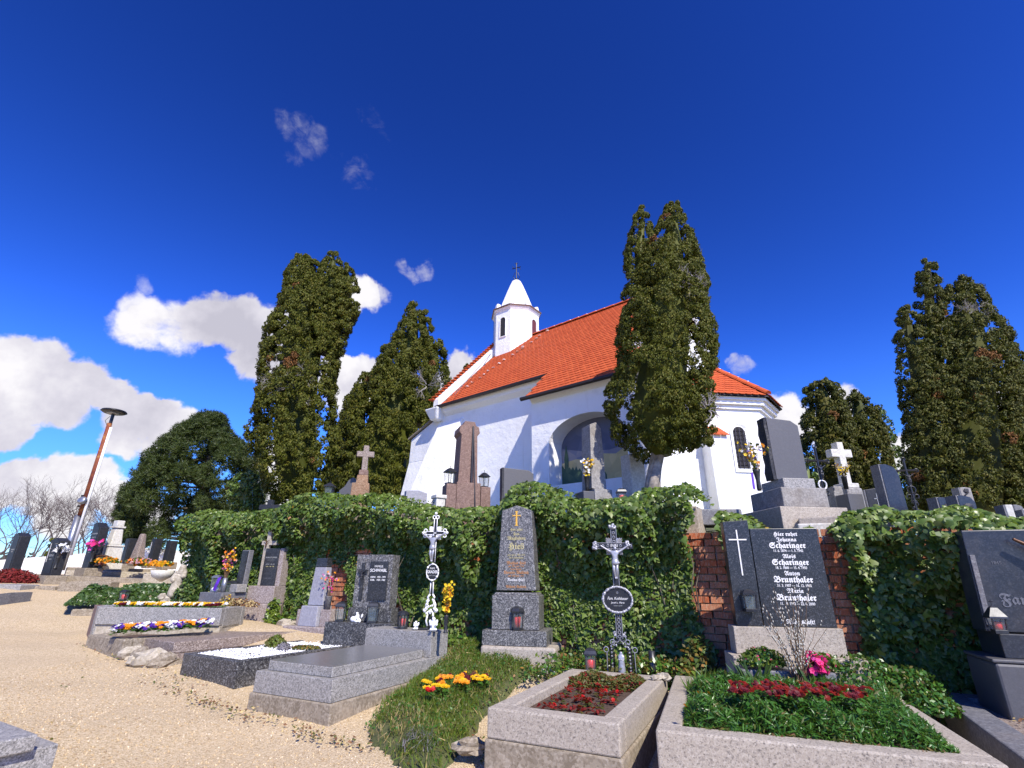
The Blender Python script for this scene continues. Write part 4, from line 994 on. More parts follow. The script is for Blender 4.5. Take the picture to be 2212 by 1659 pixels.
def pine():
    c0 = at(440, 1160, 22); gz = G(c0.x, c0.y); t = thing('pine_tree', 'dark spreading pine behind the left graves and the white wall', 'tree', (c0.x, c0.y, gz)); O = Vector(t.location)
    pk = [0]
    env = [(885, 448, 468), (905, 426, 482), (920, 396, 488), (945, 362, 498), (960, 345, 520), (975, 330, 535), (1005, 300, 556), (1045, 290, 562), (1070, 266, 562), (1110, 252, 560), (1150, 262, 560), (1175, 300, 540)]
    P = []; Nn = []; br = B(); fl = []
    for k in range(320):
        py = random.uniform(895, 1175); xl = np.interp(py, [e[0] for e in env], [e[1] for e in env]); xr = np.interp(py, [e[0] for e in env], [e[2] for e in env])
        f = random.random(); f = f if random.random() < .72 else (.03 if f < .5 else .97) + random.uniform(-.05, .05)
        hw = min(21, (xr - xl) * .3) * random.uniform(.4, 1.15); px = xl + hw * .5 + (xr - xl - 1.0 * hw) * f
        hwid = (xr - xl) / 2; dy = random.uniform(-1, .7) * math.sqrt(max(0, 1 - ((px - (xl + xr) / 2) / (hwid + 1)) ** 2)) * hwid * .018
        c = at(px, py, 22 + dy) - O; rx = hw * 22 / F
        tr = at(445, py + 12, 22) - O
        if k % 9 == 0: br.tube([tr, tr.lerp(c, .5) + Vector((0, 0, -.1)), c - Vector((0, 0, rx * .2))], [.06, .035, .012], 4)
        for j in range(int(135 * (rx / .4) ** 1.6)):
            v = Vector((random.gauss(0, 1), random.gauss(0, 1), random.gauss(.15, .8))).normalized()
            P.append(c + Vector((v.x * rx, v.y * rx, v.z * rx * 1.05)) * random.uniform(.6, 1)); Nn.append(v + Vector((0, 0, .4)))
    star = []; sf = []
    for i in range(6):
        a = i * 2.4; el = .25 + .15 * i; d = (math.cos(a) * math.cos(el), math.sin(a) * math.cos(el), math.sin(el)); s_ = (-math.sin(a) * .09, math.cos(a) * .09, 0)
        k = len(star); star += [(s_[0], s_[1], 0), (-s_[0], -s_[1], 0), d]; sf.append((k, k + 1, k + 2))
    tag(scatter('crown', star, sf, P, Nn, rng.uniform(.11, .2, len(P)), 'pine', t), kind='stuff')
    br.build('limb', 'bark', t); b = B(); b.tube([at(440, 1180, 22) - O, at(446, 1050, 22) - O, at(457, 890, 22) - O], [.2, .13, .03], 8); b.build('trunk', 'bark', t)
pine()
def bare_tree(px, py_top, py_base, Y, label):
    p = at(px, py_base, Y); g = G(p.x, p.y); t = thing('bare_tree', label, 'tree', (p.x, p.y, g), 0, 'leafless trees beyond the white wall'); H = at(px, py_top, Y).z - g
    b = B(); cnt = [0]
    def grow(q, dr, L, r, dep):
        if dep == 0 or cnt[0] > 1500: return
        cnt[0] += 1; pts = [q]
        for _ in range(3): dr = (dr + Vector((random.gauss(0, .16), random.gauss(0, .16), random.gauss(.02, .1)))).normalized(); q = q + dr * L / 3; pts.append(q)
        b.tube(pts, [r, r * .85, r * .75, r * .62], 6 if r > .03 else 3)
        for k in range(2 if random.random() < .3 else 3):
            a = random.uniform(.3, .8); ax = Vector((random.gauss(0, 1), random.gauss(0, 1), random.gauss(0, .6))).normalized()
            nd = (dr * math.cos(a) + ax * math.sin(a)); nd.z += .1; grow(pts[3] if k < 2 else pts[2], nd.normalized(), L * random.uniform(.62, .82), r * .62, dep - 1)
    for k in range(3):
        a = k * 2.1 + random.random(); grow(Vector((math.cos(a) * .1, math.sin(a) * .1, .1)), Vector((math.cos(a) * .35, math.sin(a) * .3, 1)).normalized(), H * .3, .045, 7)
    b.build('trunk_and_twigs', 'twig_bare', t)
    return t
for i, (px, top, Y, lab) in enumerate([(-40, 1040, 25, 'leafless tree cut by the left edge beyond the white wall'), (20, 1035, 27, 'leafless many-stemmed tree behind the two leftmost black headstones'), (75, 1030, 26, 'leafless tree with reddish twigs behind the black headstone with a silver cross'),
                                      (130, 1040, 27, 'leafless tree just left of the tall lamp post'), (185, 1030, 26, 'leafless tree standing behind the lamp post'), (235, 1010, 28, 'leafless slender tree between lamp post and pine'), (275, 1060, 25, 'small leafless tree at the left edge of the pine')]):
    bare_tree(px, top, 1200, Y, lab)
def far_wood():
    P = []; Nn = []
    for i in range(14000):
        a = random.uniform(-75, 20); d = random.uniform(60, 120); x = d * math.sin(R(a)); y = d * math.cos(R(a)); z = G(x, y)
        P.append((x, y, random.uniform(-4, 2.2) + 1.2 * math.sin(a * .7))); Nn.append((random.gauss(0, 1), -1, random.gauss(.5, 1)))
    tag(scatter('distant_wood', SPR2_V, SPR2_F, P, Nn, rng.uniform(.5, 1.2, len(P)), 'far_wood'), kind='stuff')
far_wood()
# little evergreens beyond the white wall
thuja('shrub', 'olive green conifer shrub just behind the wall right of the lamp post', [[(218, 1215, 14), (215, 1185, 13), (212, 1168, 5)]], 23, dens=120, leaf=.14, tuft=.2, cat='shrub')
thuja('shrub', 'low green shrub behind the wall left of the lamp post', [[(118, 1205, 14), (116, 1190, 12), (114, 1168, 4)]], 23, dens=120, leaf=.14, tuft=.2, cat='shrub')
# ivy-clad stump in front of the pine
thuja('ivy_clad_stump', 'round ivy-clad stump in front of the pine', [[(535, 1120, 22), (532, 1080, 30), (530, 1045, 28), (530, 1022, 10)]], 16, m='ivy', dens=220, leaf=.11, tuft=.14, cat='shrub')

# ------------------------------------------------------------ white boundary wall far left
wt = thing('boundary_wall', 'low white plastered cemetery wall behind the left graves', 'wall')
pts = [(-60, 1215), (30, 1207), (100, 1202), (160, 1197), (230, 1192), (330, 1183), (385, 1190), (440, 1196)]
b = B(); pv = [at(px, py, 19.5 + i * .25) for i, (px, py) in enumerate(pts)]
for p, q in zip(pv, pv[1:]):
    b.prism([(p.x, p.y), (q.x, q.y), (q.x, q.y + .35), (p.x, p.y + .35)], 0.6, [p.z, q.z, q.z, p.z])
b.build('wall_body', 'rough_plaster', wt)
# ------------------------------------------------------------ small builders: lanterns, vases, flowers, crosses
def rzof(p, q): return math.degrees(math.atan2(q.y - p.y, q.x - p.x))
def lantern(label, loc, rz=0, w=.11, h=.2, roof='flat', candle=True, m='metal_dark', n=4, group='grave lanterns', cross=False):
    t = thing('lantern', label, 'lantern', loc, rz, group); r = w / 2 / math.cos(math.pi / n)
    off = math.pi / n
    def ng(rr, z): return [(rr * math.cos(off + i * 2 * math.pi / n), rr * math.sin(off + i * 2 * math.pi / n), z) for i in range(n)]
    B().prism([p[:2] for p in ng(r * .95, 0)], 0, .03).build('base', m, t, bevel=.003)
    b = B()
    for p, q in zip(ng(r * .86, .03), ng(r, h * .8)): b.tube([p, q], .0065, 4)
    b.build('frame', m, t)
    g1, g2 = ng(r * .78, .03), ng(r * .92, h * .8)
    for i in range(n):
        j = (i + 1) % n; bb = B(); bb.add([g1[i], g1[j], g2[j], g2[i]], [(0, 1, 2, 3)]); bb.build('pane', 'glass', t)
    b = B(); pr = dict(flat=[(r * 1.12, 0), (r * 1.12, .018), (r * .7, .04), (r * .25, .05)], dome=[(r * 1.2, 0), (r * 1.2, .015), (r * 1.0, .045), (r * .55, .065), (r * .2, .07)],
                       hip=[(r * 1.35, 0), (r * 1.3, .012), (r * .5, .075), (r * .12, .09)])[roof]
    vs = []; k = n
    for rr, z in pr: vs += ng(rr, h * .8 + z)
    b.add(vs, [(j * k + i, j * k + (i + 1) % k, (j + 1) * k + (i + 1) % k, (j + 1) * k + i) for j in range(len(pr) - 1) for i in range(k)] + [tuple(range(k))[::-1], tuple((len(pr) - 1) * k + i for i in range(k))])
    b.build('roof', m, t)
    if cross:
        z = h * .8 + pr[-1][1]; b = B(); b.tube([(0, 0, z), (0, 0, z + .045)], .004, 4); b.tube([(-.014, 0, z + .03), (.014, 0, z + .03)], .004, 4); b.build('finial_cross', m, t)
    if candle: B().lathe([(r * .5, .03), (r * .52, h * .58), (r * .35, h * .62)], n=10).build('candle', 'candle_red', t, smooth=True)
    return t
VASE = [(.5, 0), (.52, .04), (.34, .1), (.4, .5), (.5, .92), (.56, 1), (.46, 1), (.4, .9)]
def vase(label, loc, r, h, m, group=None, prof=VASE):
    t = B().lathe([(a * 2 * r * .5 * 1.8, z * h) for a, z in prof], n=14).build('vase', m, None, smooth=True)
    t.location = loc; return tag(t, label, 'vase', group)
def bouquet(name, label, loc, H, W, stems, cols, petal=.05, stem_m='twig_willow', lean=(0, 0), leafm=None, nflow=5, cat='flowers', low=.35, parts=None):
    t = thing(name, label, cat, loc); sb = B(); pos = {c: [] for c in cols}; nr = {c: [] for c in cols}; lv = []; ln = []
    for i in range(stems):
        a = random.random() * 6.28; f = random.random() ** .5; tip = Vector((math.cos(a) * W * f + lean[0], math.sin(a) * W * f * .8 + lean[1], H * random.uniform(.75, 1.05)))
        mid = tip * .5 + Vector((0, 0, H * .08)); sb.tube([(0, 0, 0), mid, tip], [.004, .003, .0015], 3)
        for j in range(nflow):
            g = random.uniform(low, 1); p = (mid * 2 * g if g < .5 else mid.lerp(tip, (g - .5) * 2)) + Vector([random.gauss(0, petal * .45) for _ in range(3)])
            if leafm and random.random() < .35: lv.append(p); ln.append([random.gauss(0, 1), -.6 + random.gauss(0, .6), random.gauss(.4, 1)]); continue
            c = random.choice(cols); pos[c].append(p); nr[c].append([random.gauss(0, .8), -1 + random.gauss(0, .6), random.gauss(.5, .7)])
    sb.build('stem', stem_m, t)
    for c in cols:
        if pos[c]: tag(scatter('blossom', PET_V, PET_F, pos[c], nr[c], rng.uniform(petal * .7, petal * 1.2, len(pos[c])), c, t), kind='stuff')
    if lv: tag(scatter('leaf', OVAL_V, OVAL_F, lv, ln, petal * 1.3, leafm, t), kind='stuff')
    return t
def body(name, parent, S, m, M, pose='cross'):
    """corpus with outstretched arms, one continuous surface, height S"""
    s = S
    V = [(0, 0, .52), (0, -.015, .64), (0, -.02, .76), (0, -.02, .82), (.01, -.045, .885), (.015, -.05, .955),
         (-.1, -.01, .78), (-.24, 0, .86), (-.38, .01, .95), (-.43, .01, .985), (.1, -.01, .78), (.24, 0, .86), (.38, .01, .95), (.43, .01, .985),
         (-.05, 0, .47), (-.055, -.07, .27), (-.02, -.02, .06), (-.015, -.05, 0), (.05, 0, .47), (.04, -.08, .27), (.02, -.03, .06), (.015, -.06, 0)]
    Ed = [(0, 1), (1, 2), (2, 3), (3, 4), (4, 5), (2, 6), (6, 7), (7, 8), (8, 9), (2, 10), (10, 11), (11, 12), (12, 13), (0, 14), (14, 15), (15, 16), (16, 17), (0, 18), (18, 19), (19, 20), (20, 21)]
    rd = [.075, .062, .08, .035, .045, .05, .045, .032, .024, .022, .045, .032, .024, .022, .06, .045, .028, .022, .06, .045, .028, .022]
    o = skin(name, [Vector(v) * s for v in V], Ed, [r * s for r in rd], m, parent, 2, M)
    b = B(); b.lathe([(.1 * s, .40 * s), (.115 * s, .46 * s), (.1 * s, .55 * s), (.07 * s, .57 * s)], n=10, sy=.75, M=M @ Matrix.Translation((0, -.02 * s, 0))); b.ball((.1 * s, -.03 * s, .47 * s), .035 * s, M=M)
    b.build('loincloth', m, o, smooth=True)
    return o
def ring(b, c, r, th, n=14, axis='y', M=None, a0=0, a1=2 * math.pi):
    b.tube([(c[0] + r * math.cos(t), c[1], c[2] + r * math.sin(t)) for t in np.linspace(a0, a1, n)], th, 5, M=M)
def rays(b, c, R0, R1, y, n=6, M=None):
    for q in range(4):
        for i in range(n):
            a = math.pi / 4 + q * math.pi / 2 + (i - (n - 1) / 2) * .15; L = R1 * (1 - .1 * abs(i - (n - 1) / 2))
            b.tube([(c[0] + R0 * math.cos(a), y, c[2] + R0 * math.sin(a)), (c[0] + L * math.cos(a), y, c[2] + L * math.sin(a))], [.006, .009], 4, M=M)

# ------------------------------------------------------------ grave with the black oval iron cross (front middle)
def box_grave(label, FLp, FRp, L, zt, tiers, wb, fill=None, name='grave_border', fz=-.07, group=None):
    """tiers: (z0, z1, outset, material); open in the middle"""
    FL = onz(*FLp, zt); FR = onz(*FRp, zt); rz = rzof(FL, FR); W = (Vector(FR) - Vector(FL)).length
    t = thing(name, label, 'grave border', (FL.x, FL.y, 0), rz, group)
    for (z0, z1, o, m) in tiers:
        for (x0, x1, y0, y1) in ((-o, W + o, -o, wb), (-o, W + o, L - wb, L + o), (-o, wb, wb, L - wb), (W - wb, W + o, wb, L - wb)):
            bx('kerb', m, t, ((x0 + x1) / 2, (y0 + y1) / 2, z0), (x1 - x0 - .003, y1 - y0 - .003, z1 - z0 - .002), .012)
    if fill: bx('bed', fill, t, (W / 2, L / 2, .05), (W - 2 * wb + .01, L - 2 * wb + .01, zt + fz - .05), 0)
    return t, W, L, Matrix.Translation(t.location) @ Matrix.Rotation(R(rz), 4, 'Z')
g1, W1, L1, M1 = box_grave('weathered granite grave border with red begonias on dark soil in the foreground', (1052, 1527), (1338, 1563), 1.9, .6, [(.0, .405, .012, 'concrete'), (.405, .6, 0, 'granite_light')], .15, 'soil')
beg = None
def plant(name, label, cat, loc, cols, leafm, r, n, petal, group, nl=20, h=.06, lv=OVAL_V, lf=OVAL_F, lsz=.05):
    t = thing(name, label, cat, loc, random.uniform(0, 360), group)
    P = [(random.gauss(0, r * .5), random.gauss(0, r * .5), random.uniform(.2, 1) * h * .8) for _ in range(nl)]
    scatter('leaf_rosette', lv, lf, P, [(p[0] * 8, p[1] * 8, 1) for p in P], lsz, leafm, t)
    for k in range(n):
        p = (random.uniform(-1, 1) * r * .7, random.uniform(-1, 1) * r * .7, h * random.uniform(.85, 1.25)); c = random.choice(cols)
        scatter('blossom', PET_V, PET_F, [p, (p[0], p[1], p[2] + .006)], [(random.gauss(0, .5), -.7 + random.gauss(0, .4), 1)] * 2, [petal, petal * .62], c, t)
    return t
protos = [plant('red_begonia', '', 'flower', (0, 0, 0), ['petal_red', 'petal_dark_red'], 'heather_red' if k else 'cover_olive', .04, 3, .034, 'red begonias in the soil bed', 14, .05, lsz=.04) for k in range(3)]
k = 0; used = set()
for i in range(5):
    for j in range(9):
        x = .24 + (W1 - .48) * (i + .5) / 5 + random.uniform(-.05, .05); y = .26 + 1.05 * (j + .5) / 9 + random.uniform(-.04, .04)
        o = protos[k] if k < 3 else copy_tree(protos[k % 3]); k += 1
        o.location = M1 @ Vector((x, y, .525)); o.rotation_euler = (0, 0, random.random() * 6)
        o['label'] = 'small red begonia planted in the dark soil of the open granite grave'
def cover(name, label, cat, pts, n, leaf, m, parent=None, V=OVAL_V, Fc=OVAL_F, up=1.0, size=.05, jit=.5, mi=None, hint=None, roll=.6):
    pts = np.array(pts); nn = rng.normal(size=(len(pts), 3)) * jit + np.array([0, -.2, up])
    return tag(scatter(name, V, Fc, pts, nn, rng.uniform(size * .7, size * 1.3, len(pts)), m, parent, hint=hint, roll=roll, mi=mi), label, cat, kind='stuff')
def area(M, x0, x1, y0, y1, z, n, mound=0, edge=.1):
    out = []
    for _ in range(n):
        x = random.uniform(x0, x1); y = random.uniform(y0, y1); fx = min(x - x0, x1 - x) / edge; fy = min(y - y0, y1 - y) / edge
        f = min(1, fx, fy) ; h = mound * (f ** .5) * (1 + .25 * math.sin(x * 17 + y * 9)); out.append(M @ Vector((x, y, z + h * random.random() ** .4)))
    return out
cover('ground_cover', 'low reddish green ground cover at the back of the begonia grave', 'ground cover', area(M1, .1, W1 - .12, 1.36, 1.78, .53, 4200, .09), 0, 0, ['cover_olive', 'heather_red'], size=.035, mi=(rng.random(4200) < .22).astype(int))
# the iron cross with the oval plate
def cross_oval():
    p = onz(1345, 1447, .6); t = thing('iron_cross', 'tall black iron crucifix with a wide oval name plate and arched foot', 'grave cross', (p.x, p.y + .05, .55), -9)
    H = EYE + at(1327, 1130, p.y + .05).z - EYE - .55; s = H
    # levels measured on the photograph, bottom 0 .. top 1
    def Z(py): return (1570 - py) / 1500 * s     # crop rows 70..1570
    px = lambda x: (x - 400) / 1500 * s
    b = B()
    b.box((0, 0, Z(1240)), (.07, .022, Z(1010) - Z(1240))); b.box((0, 0, Z(720)), (.058, .022, Z(110) - Z(720)))
    b.box((0, 0, Z(345)), (px(560) - px(160), .022, Z(285) - Z(345)))
    b.build('cross_bars', 'iron_black', t)
    b = B()
    for x in (-.035, .035): b.tube([(x * .9, -.013, Z(1240)), (x * .85, -.013, Z(110))], .0035, 5)
    for z in (Z(345), Z(285)): b.tube([(px(160), -.013, z), (px(560), -.013, z)], .0035, 5)
    for i in range(0, 16, 3):
        z = Z(1230) + (Z(1020) - Z(1230)) * i / 16; ring(b, (0, -.014, z + .01), .016, .003, 8)
    for i in range(0, 9, 3): ring(b, (0, -.014, Z(270) + (Z(130) - Z(270)) * i / 9), .014, .003, 8)
    for i in range(0, 5, 2):
        for sg in (-1, 1): ring(b, (sg * (.07 + .028 * i), -.014, (Z(345) + Z(285)) / 2), .013, .003, 8)
    b.build('silver_tracery', 'silver', t)
    for c, sq in (((0, Z(105)), (1.25, .7)), ((px(185), Z(315)), (.75, 1.1)), ((px(545), Z(308)), (.75, 1.1))):
        b = B()
        for i in range(14):
            a = random.random() * 6.28; r_ = .034 * math.sqrt(random.random()); b.ball((c[0] + r_ * math.cos(a) * sq[0], -.012 - random.random() * .012, c[1] + r_ * math.sin(a) * sq[1]), .017, 7, 5, jit=.25)
        b.build('rosette', 'silver', t, smooth=True)
    b = B(); rays(b, (0, 0, Z(320)), .05, .125, -.006, 7); b.build('rays', 'silver', t)
    bx('inri_plate', 'iron_black', t, (0, -.014, Z(338)), (.1, .01, Z(292) - Z(338)), .002)
    text(t, 'INRI', 0, (Z(338) + Z(292)) / 2, .045, 'letter_white', -.02)
    body('crucified_figure', t, Z(300) - Z(655), 'silver', Matrix.Translation((0, -.035, Z(660))))
    rx, rzz = (px(530) - px(235)) / 2, (Z(745) - Z(985)) / 2; cz = (Z(745) + Z(985)) / 2
    B().plate([(rx * math.cos(a), cz + rzz * math.sin(a)) for a in np.linspace(0, 2 * math.pi, 36)[:-1]], -.03, -.012).build('name_plate', 'iron_black', t)
    b = B()
    for i in range(64):
        a = i / 64 * 6.283; b.ball(((rx + .006) * math.cos(a), -.03 - random.random() * .008, cz + (rzz + .006) * math.sin(a)), random.uniform(.011, .018), 6, 5, jit=.25)
    b.build('wreath', 'silver', t, smooth=True)
    text(t, 'Fam. Kothbauer', 0, cz + .012, .042, 'letter_white', -.031, shear=.3, sx=.8); text(t, 'Josef u. Maria', 0, cz - .03, .026, 'letter_white', -.031, shear=.3); text(t, 'ruhet sanft!', 0, cz - .06, .02, 'letter_grey', -.031, shear=.3)
    ring(b := B(), (0, -.032, cz + .07), .01, .002, 10); b.build('plate_ring', 'silver', t)
    # openwork foot: arch with columns, statue inside
    b = B(); zt = Z(1245); R0 = .135
    ring(b, (0, 0, zt - R0 * .85), R0 * .8, .008, 18, a0=0, a1=math.pi); ring(b, (0, 0, zt - R0 * .85), R0 * .55, .006, 18, a0=0, a1=math.pi)
    for sg in (-1, 1):
        for x in (.14, .115, .07): b.tube([(sg * x, 0, .0), (sg * x * .98, 0, zt - R0 * .9)], .006, 5)
        for i in range(7): ring(b, (sg * .093, -.005, .03 + i * .034), .017, .005, 8); b.ball((sg * .093, -.012, .03 + i * .034), .008)
        ring(b, (sg * .15, 0, zt - R0 * .75), .025, .006, 10); ring(b, (sg * .035, 0, zt + .0), .03, .006, 10); ring(b, (sg * .08, 0, zt - .03), .024, .006, 10)
    b.build('openwork_foot', 'iron_black', t)
    b = B()
    for sg in (-1, 1):
        b.tube([(sg * .147, -.008, 0), (sg * .143, -.008, zt - R0 * .9)], .004, 5); ring(b, (sg * .15, -.008, zt - R0 * .75), .026, .004, 10); ring(b, (sg * .035, -.008, zt), .031, .004, 12); ring(b, (sg * .08, -.008, zt - .03), .025, .004, 10)
        for i in range(7): b.ball((sg * .093, -.02, .035 + i * .034), .009, 6, 5, jit=.3)
        for i in range(6): b.ball((sg * random.uniform(.03, .1), -.015, zt - random.uniform(.03, .08)), .009, 6, 5, jit=.3)
        for i in range(5): b.ball((sg * (.04 + random.random() * .02), -.005, Z(1220) + random.random() * .04), .013, 6, 5, jit=.3)
    b.build('foot_ornament', 'silver', t)
    V = [(0, 0, 0), (0, 0, .12), (0, -.005, .2), (0, -.005, .25), (0, -.008, .28), (0, -.012, .305), (-.035, -.01, .24), (-.03, -.03, .19), (.01, -.04, .21), (.035, -.01, .24), (.03, -.03, .19), (-.005, -.04, .2)]
    sc_ = (Z(1330) - 0) / .33 * .98
    skin('statuette', [Vector(v) * sc_ for v in V], [(0, 1), (1, 2), (2, 3), (3, 4), (4, 5), (3, 6), (6, 7), (7, 8), (3, 9), (9, 10), (10, 11)], [r_ * sc_ for r_ in (.062, .052, .042, .038, .017, .026, .016, .013, .011, .016, .013, .011)], 'silver', t, 2, Matrix.Translation((0, -.06, 0)))
cross_oval()
lantern('grey lantern with a red candle left of the oval plate cross', onz(1277, 1452, .57), -10, .11, .2, 'dome', cross=True)
p = onz(1411, 1452, .57); v_ = B().lathe([(.03, 0), (.032, .02), (.036, .2), (.032, .2), (.03, .15)], n=14).build('grave_vase', 'metal_dark', None, smooth=True); v_.location = p; tag(v_, 'empty dark cylindrical vase right of the oval plate cross', 'vase')

# ------------------------------------------------------------ double grave in the right foreground
g2, W2, L2, M2 = box_grave('wide terrazzo grave border full of green plants and dark red pansies', (1415, 1575), (2181, 1654), 2.05, .6, [(0, .6, 0, 'granite_light')], .16, 'soil')
pa = area(M2, .15, W2 - .13, .13, 1.55, .55, 21000, .17, .14)
cover('ground_cover', 'dense bright green leafy cover filling the wide grave', 'ground cover', pa, 0, 0, ['cover_green', 'cover_olive'], size=.05, jit=.8, mi=(rng.random(21000) < .08).astype(int), V=[(0, .5, 0), (.11, .05, -.03), (0, -.6, -.14), (-.11, .05, -.03)])
cover('dry_leaves', 'yellowish small leaves creeping along the front kerb of the wide grave', 'ground cover', area(M2, .14, W2 - .2, .1, .2, .57, 500, .05), 0, 0, ['cover_olive', 'dead_leaf'], size=.035, mi=(rng.random(500) < .3).astype(int))
cover('grass_tufts', 'long thin grass blades in front of the low planter of the wide grave', 'grass', area(M2, .15, W2 - .1, 1.2, 1.75, .58, 1500, .05), 0, 0, ['grass', 'cover_green'], size=.22, V=BLADE_V, Fc=BLADE_F, jit=1.1, up=.3, hint=(0, 0, 1), roll=.5, mi=(rng.random(1500) < .5).astype(int))
pr = [plant('dark_red_pansy', '', 'flower', (0, 0, 0), ['petal_dark_red', 'petal_dark_red', 'petal_maroon', 'petal_maroon', 'petal_dark_red'], 'cover_green', .06, 6, .045, 'dark red pansies across the wide grave', 10, .07) for k in range(6)]
k = 0
for i in range(44):
    f = i / 43; o = pr[k] if k < 6 else copy_tree(pr[k % 6]); k += 1
    zq = random.uniform(.69, .73); o.location = onz(1590 + 285 * f + random.uniform(-8, 8), 1508 + 16 * f + random.uniform(-13, 13), zq); o.rotation_euler = (0, 0, random.uniform(-.6, .6)); o['label'] = 'dark red pansy in the band across the wide green grave'
pr = None
for i, (px, py) in enumerate([(1542, 1483), (1540, 1493), (1507, 1506), (1520, 1509), (1478, 1535), (1530, 1507)]):
    o = plant('yellow_flower', 'tiny orange yellow flower at the left rim of the wide green grave', 'flower', onz(px, py, .69), ['petal_gold_orange'], 'cover_green', .01, 1, .03, 'tiny yellow flowers at the left rim', 3, .03) if i == 0 else copy_tree(o)
    o.location = onz(px, py, .69)
def schar():
    p = onz(1570, 1457, .62); q = onz(1860, 1457, .62); rz = -11; c = at(1712, 1440, 5.25)
    t = thing('gravestone', 'black double headstone with thin white cross and blackletter names on granite steps', 'gravestone', (c.x, 5.32, 0), rz)
    sc = 5.25 / F * .985
    W = lambda px: px * sc
    bx('lower_plinth', 'granite_light', t, (W(10), .02, .4), (W(237), .42, .43), .008)
    bx('upper_plinth', 'granite_light', t, (W(7), .1, .832), (W(203), .26, .235), .006)
    top = EYE + .48
    zb = 1.068
    B().plate([(W(-85), zb), (W(-34), zb), (W(-34), top + .085), (W(-85), top + .07)], 0.02, .17).build('cross_slab', 'stone_black', t, bevel=.004)
    B().plate([(W(-32), zb), (W(104), zb), (W(102), top + .0), (W(-32), top - .0)], .03, .17).build('name_slab', 'stone_black', t, bevel=.004)
    zc = lambda py: zb + (1352 - py) / (1352 - 1130) * (top - zb)
    xs = lambda px, py: W((px - 1712) * 1.0 - (1352 - py) * .0)
    # cross of thin bars
    x0 = W(-60)
    b = B(); b.plate([(x0 - .006, zc(1240)), (x0 + .006, zc(1240)), (x0 + .006, zc(1133)), (x0 - .006, zc(1133))], .012, .02); b.plate([(x0 - W(18), zc(1158)), (x0 + W(18), zc(1158)), (x0 + W(18), zc(1155)), (x0 - W(18), zc(1155))], .011, .02)
    b.build('silver_cross', 'metal_grey', t).data.materials[0] = MT['letter_white']
    cx = W(38)
    for s_, py, sz, fk, bo in (('Hier ruhet', 1144, .056, 1, 0), ('Johanna', 1157, .056, 1, 0), ('Scharinger', 1171, .078, 1, 1), ('11. 6. 1874 — 1. 5. 1942', 1183, .036, 0, 0), ('Alois', 1196, .056, 1, 0), ('Scharinger', 1210, .078, 1, 1), ('18. 2. 1868 — 15. 4. 1950', 1222, .036, 0, 0),
                            ('Anton', 1235, .058, 1, 0), ('Brunthaler', 1249, .082, 1, 1), ('31. 3. 1907 — 16. 12. 1965', 1262, .037, 0, 0), ('Maria', 1274, .058, 1, 0), ('Brunthaler', 1289, .082, 1, 1), ('11. 10. 1912 — 22. 8. 2000', 1302, .037, 0, 0), ('Ruhe sanft!', 1341, .055, 1, 0)):
        text(t, s_, cx, zc(py), sz * .94, 'letter_white', .03, frak=bool(fk), sx=1.0 if fk else .82, bold=.0012 if bo else .0006)
    # planter at the foot
    bx('planter', 'stone_grey', t, (W(-30), -.33, .4), (W(160), .26, .36), .01)
    # black wall lantern on the cross slab
    l = lantern('square black lantern mounted on the cross slab of the black double headstone', t.matrix_world @ Vector((0, 0, 0)), rz, .11, .19, 'flat', candle=False, m='iron_black')
    M = Matrix.Translation(t.location) @ Matrix.Rotation(R(rz), 4, 'Z'); l.location = M @ Vector((W(-58), -.06, 1.2))
    return t, M, W
ts_, MS, WS = schar()
def mass(name, label, cat, c, r, n, ms, probs, size, V=OVAL_V, Fc=OVAL_F, jit=.7, up=.8, hint=None):
    P = []; Nn = []
    for _ in range(n):
        v = Vector((random.gauss(0, 1), random.gauss(0, 1), abs(random.gauss(0, 1)))).normalized(); q = random.uniform(.6, 1.02)
        P.append((c[0] + v.x * r[0] * q, c[1] + v.y * r[1] * q, c[2] + v.z * r[2] * q)); Nn.append((v.x + random.gauss(0, jit), v.y + random.gauss(0, jit), v.z * up + random.gauss(0, jit) + .2))
    mi = rng.choice(len(ms), len(P), p=probs)
    return tag(scatter(name, V, Fc, P, Nn, rng.uniform(size * .7, size * 1.3, len(P)), ms, None, hint=hint, mi=mi), label, cat)
c = MS @ Vector((WS(-64), -.36, .79)); mass('flower_cushion', 'green cushion plant with a few small pink flowers in the planter', 'flowers', c, (.22, .13, .14), 1500, ['grass', 'cover_green', 'petal_pink'], [.5, .46, .04], .035)
c = MS @ Vector((WS(38), -.36, .79)); mass('flower_cushion', 'green cushion plant at the right end of the planter beside the bright pink flowers', 'flowers', c, (.15, .12, .11), 700, ['grass', 'cover_green', 'petal_pink'], [.5, .45, .05], .035)
c = MS @ Vector((WS(16), -.46, .76)); mass('pink_geranium', 'bright pink geranium hanging over the right end of the planter', 'flowers', c, (.12, .09, .15), 190, ['petal_pink', 'petal_pink', 'petal_magenta', 'cover_green'], [.5, .3, .1, .1], .05, PET_V, PET_F)
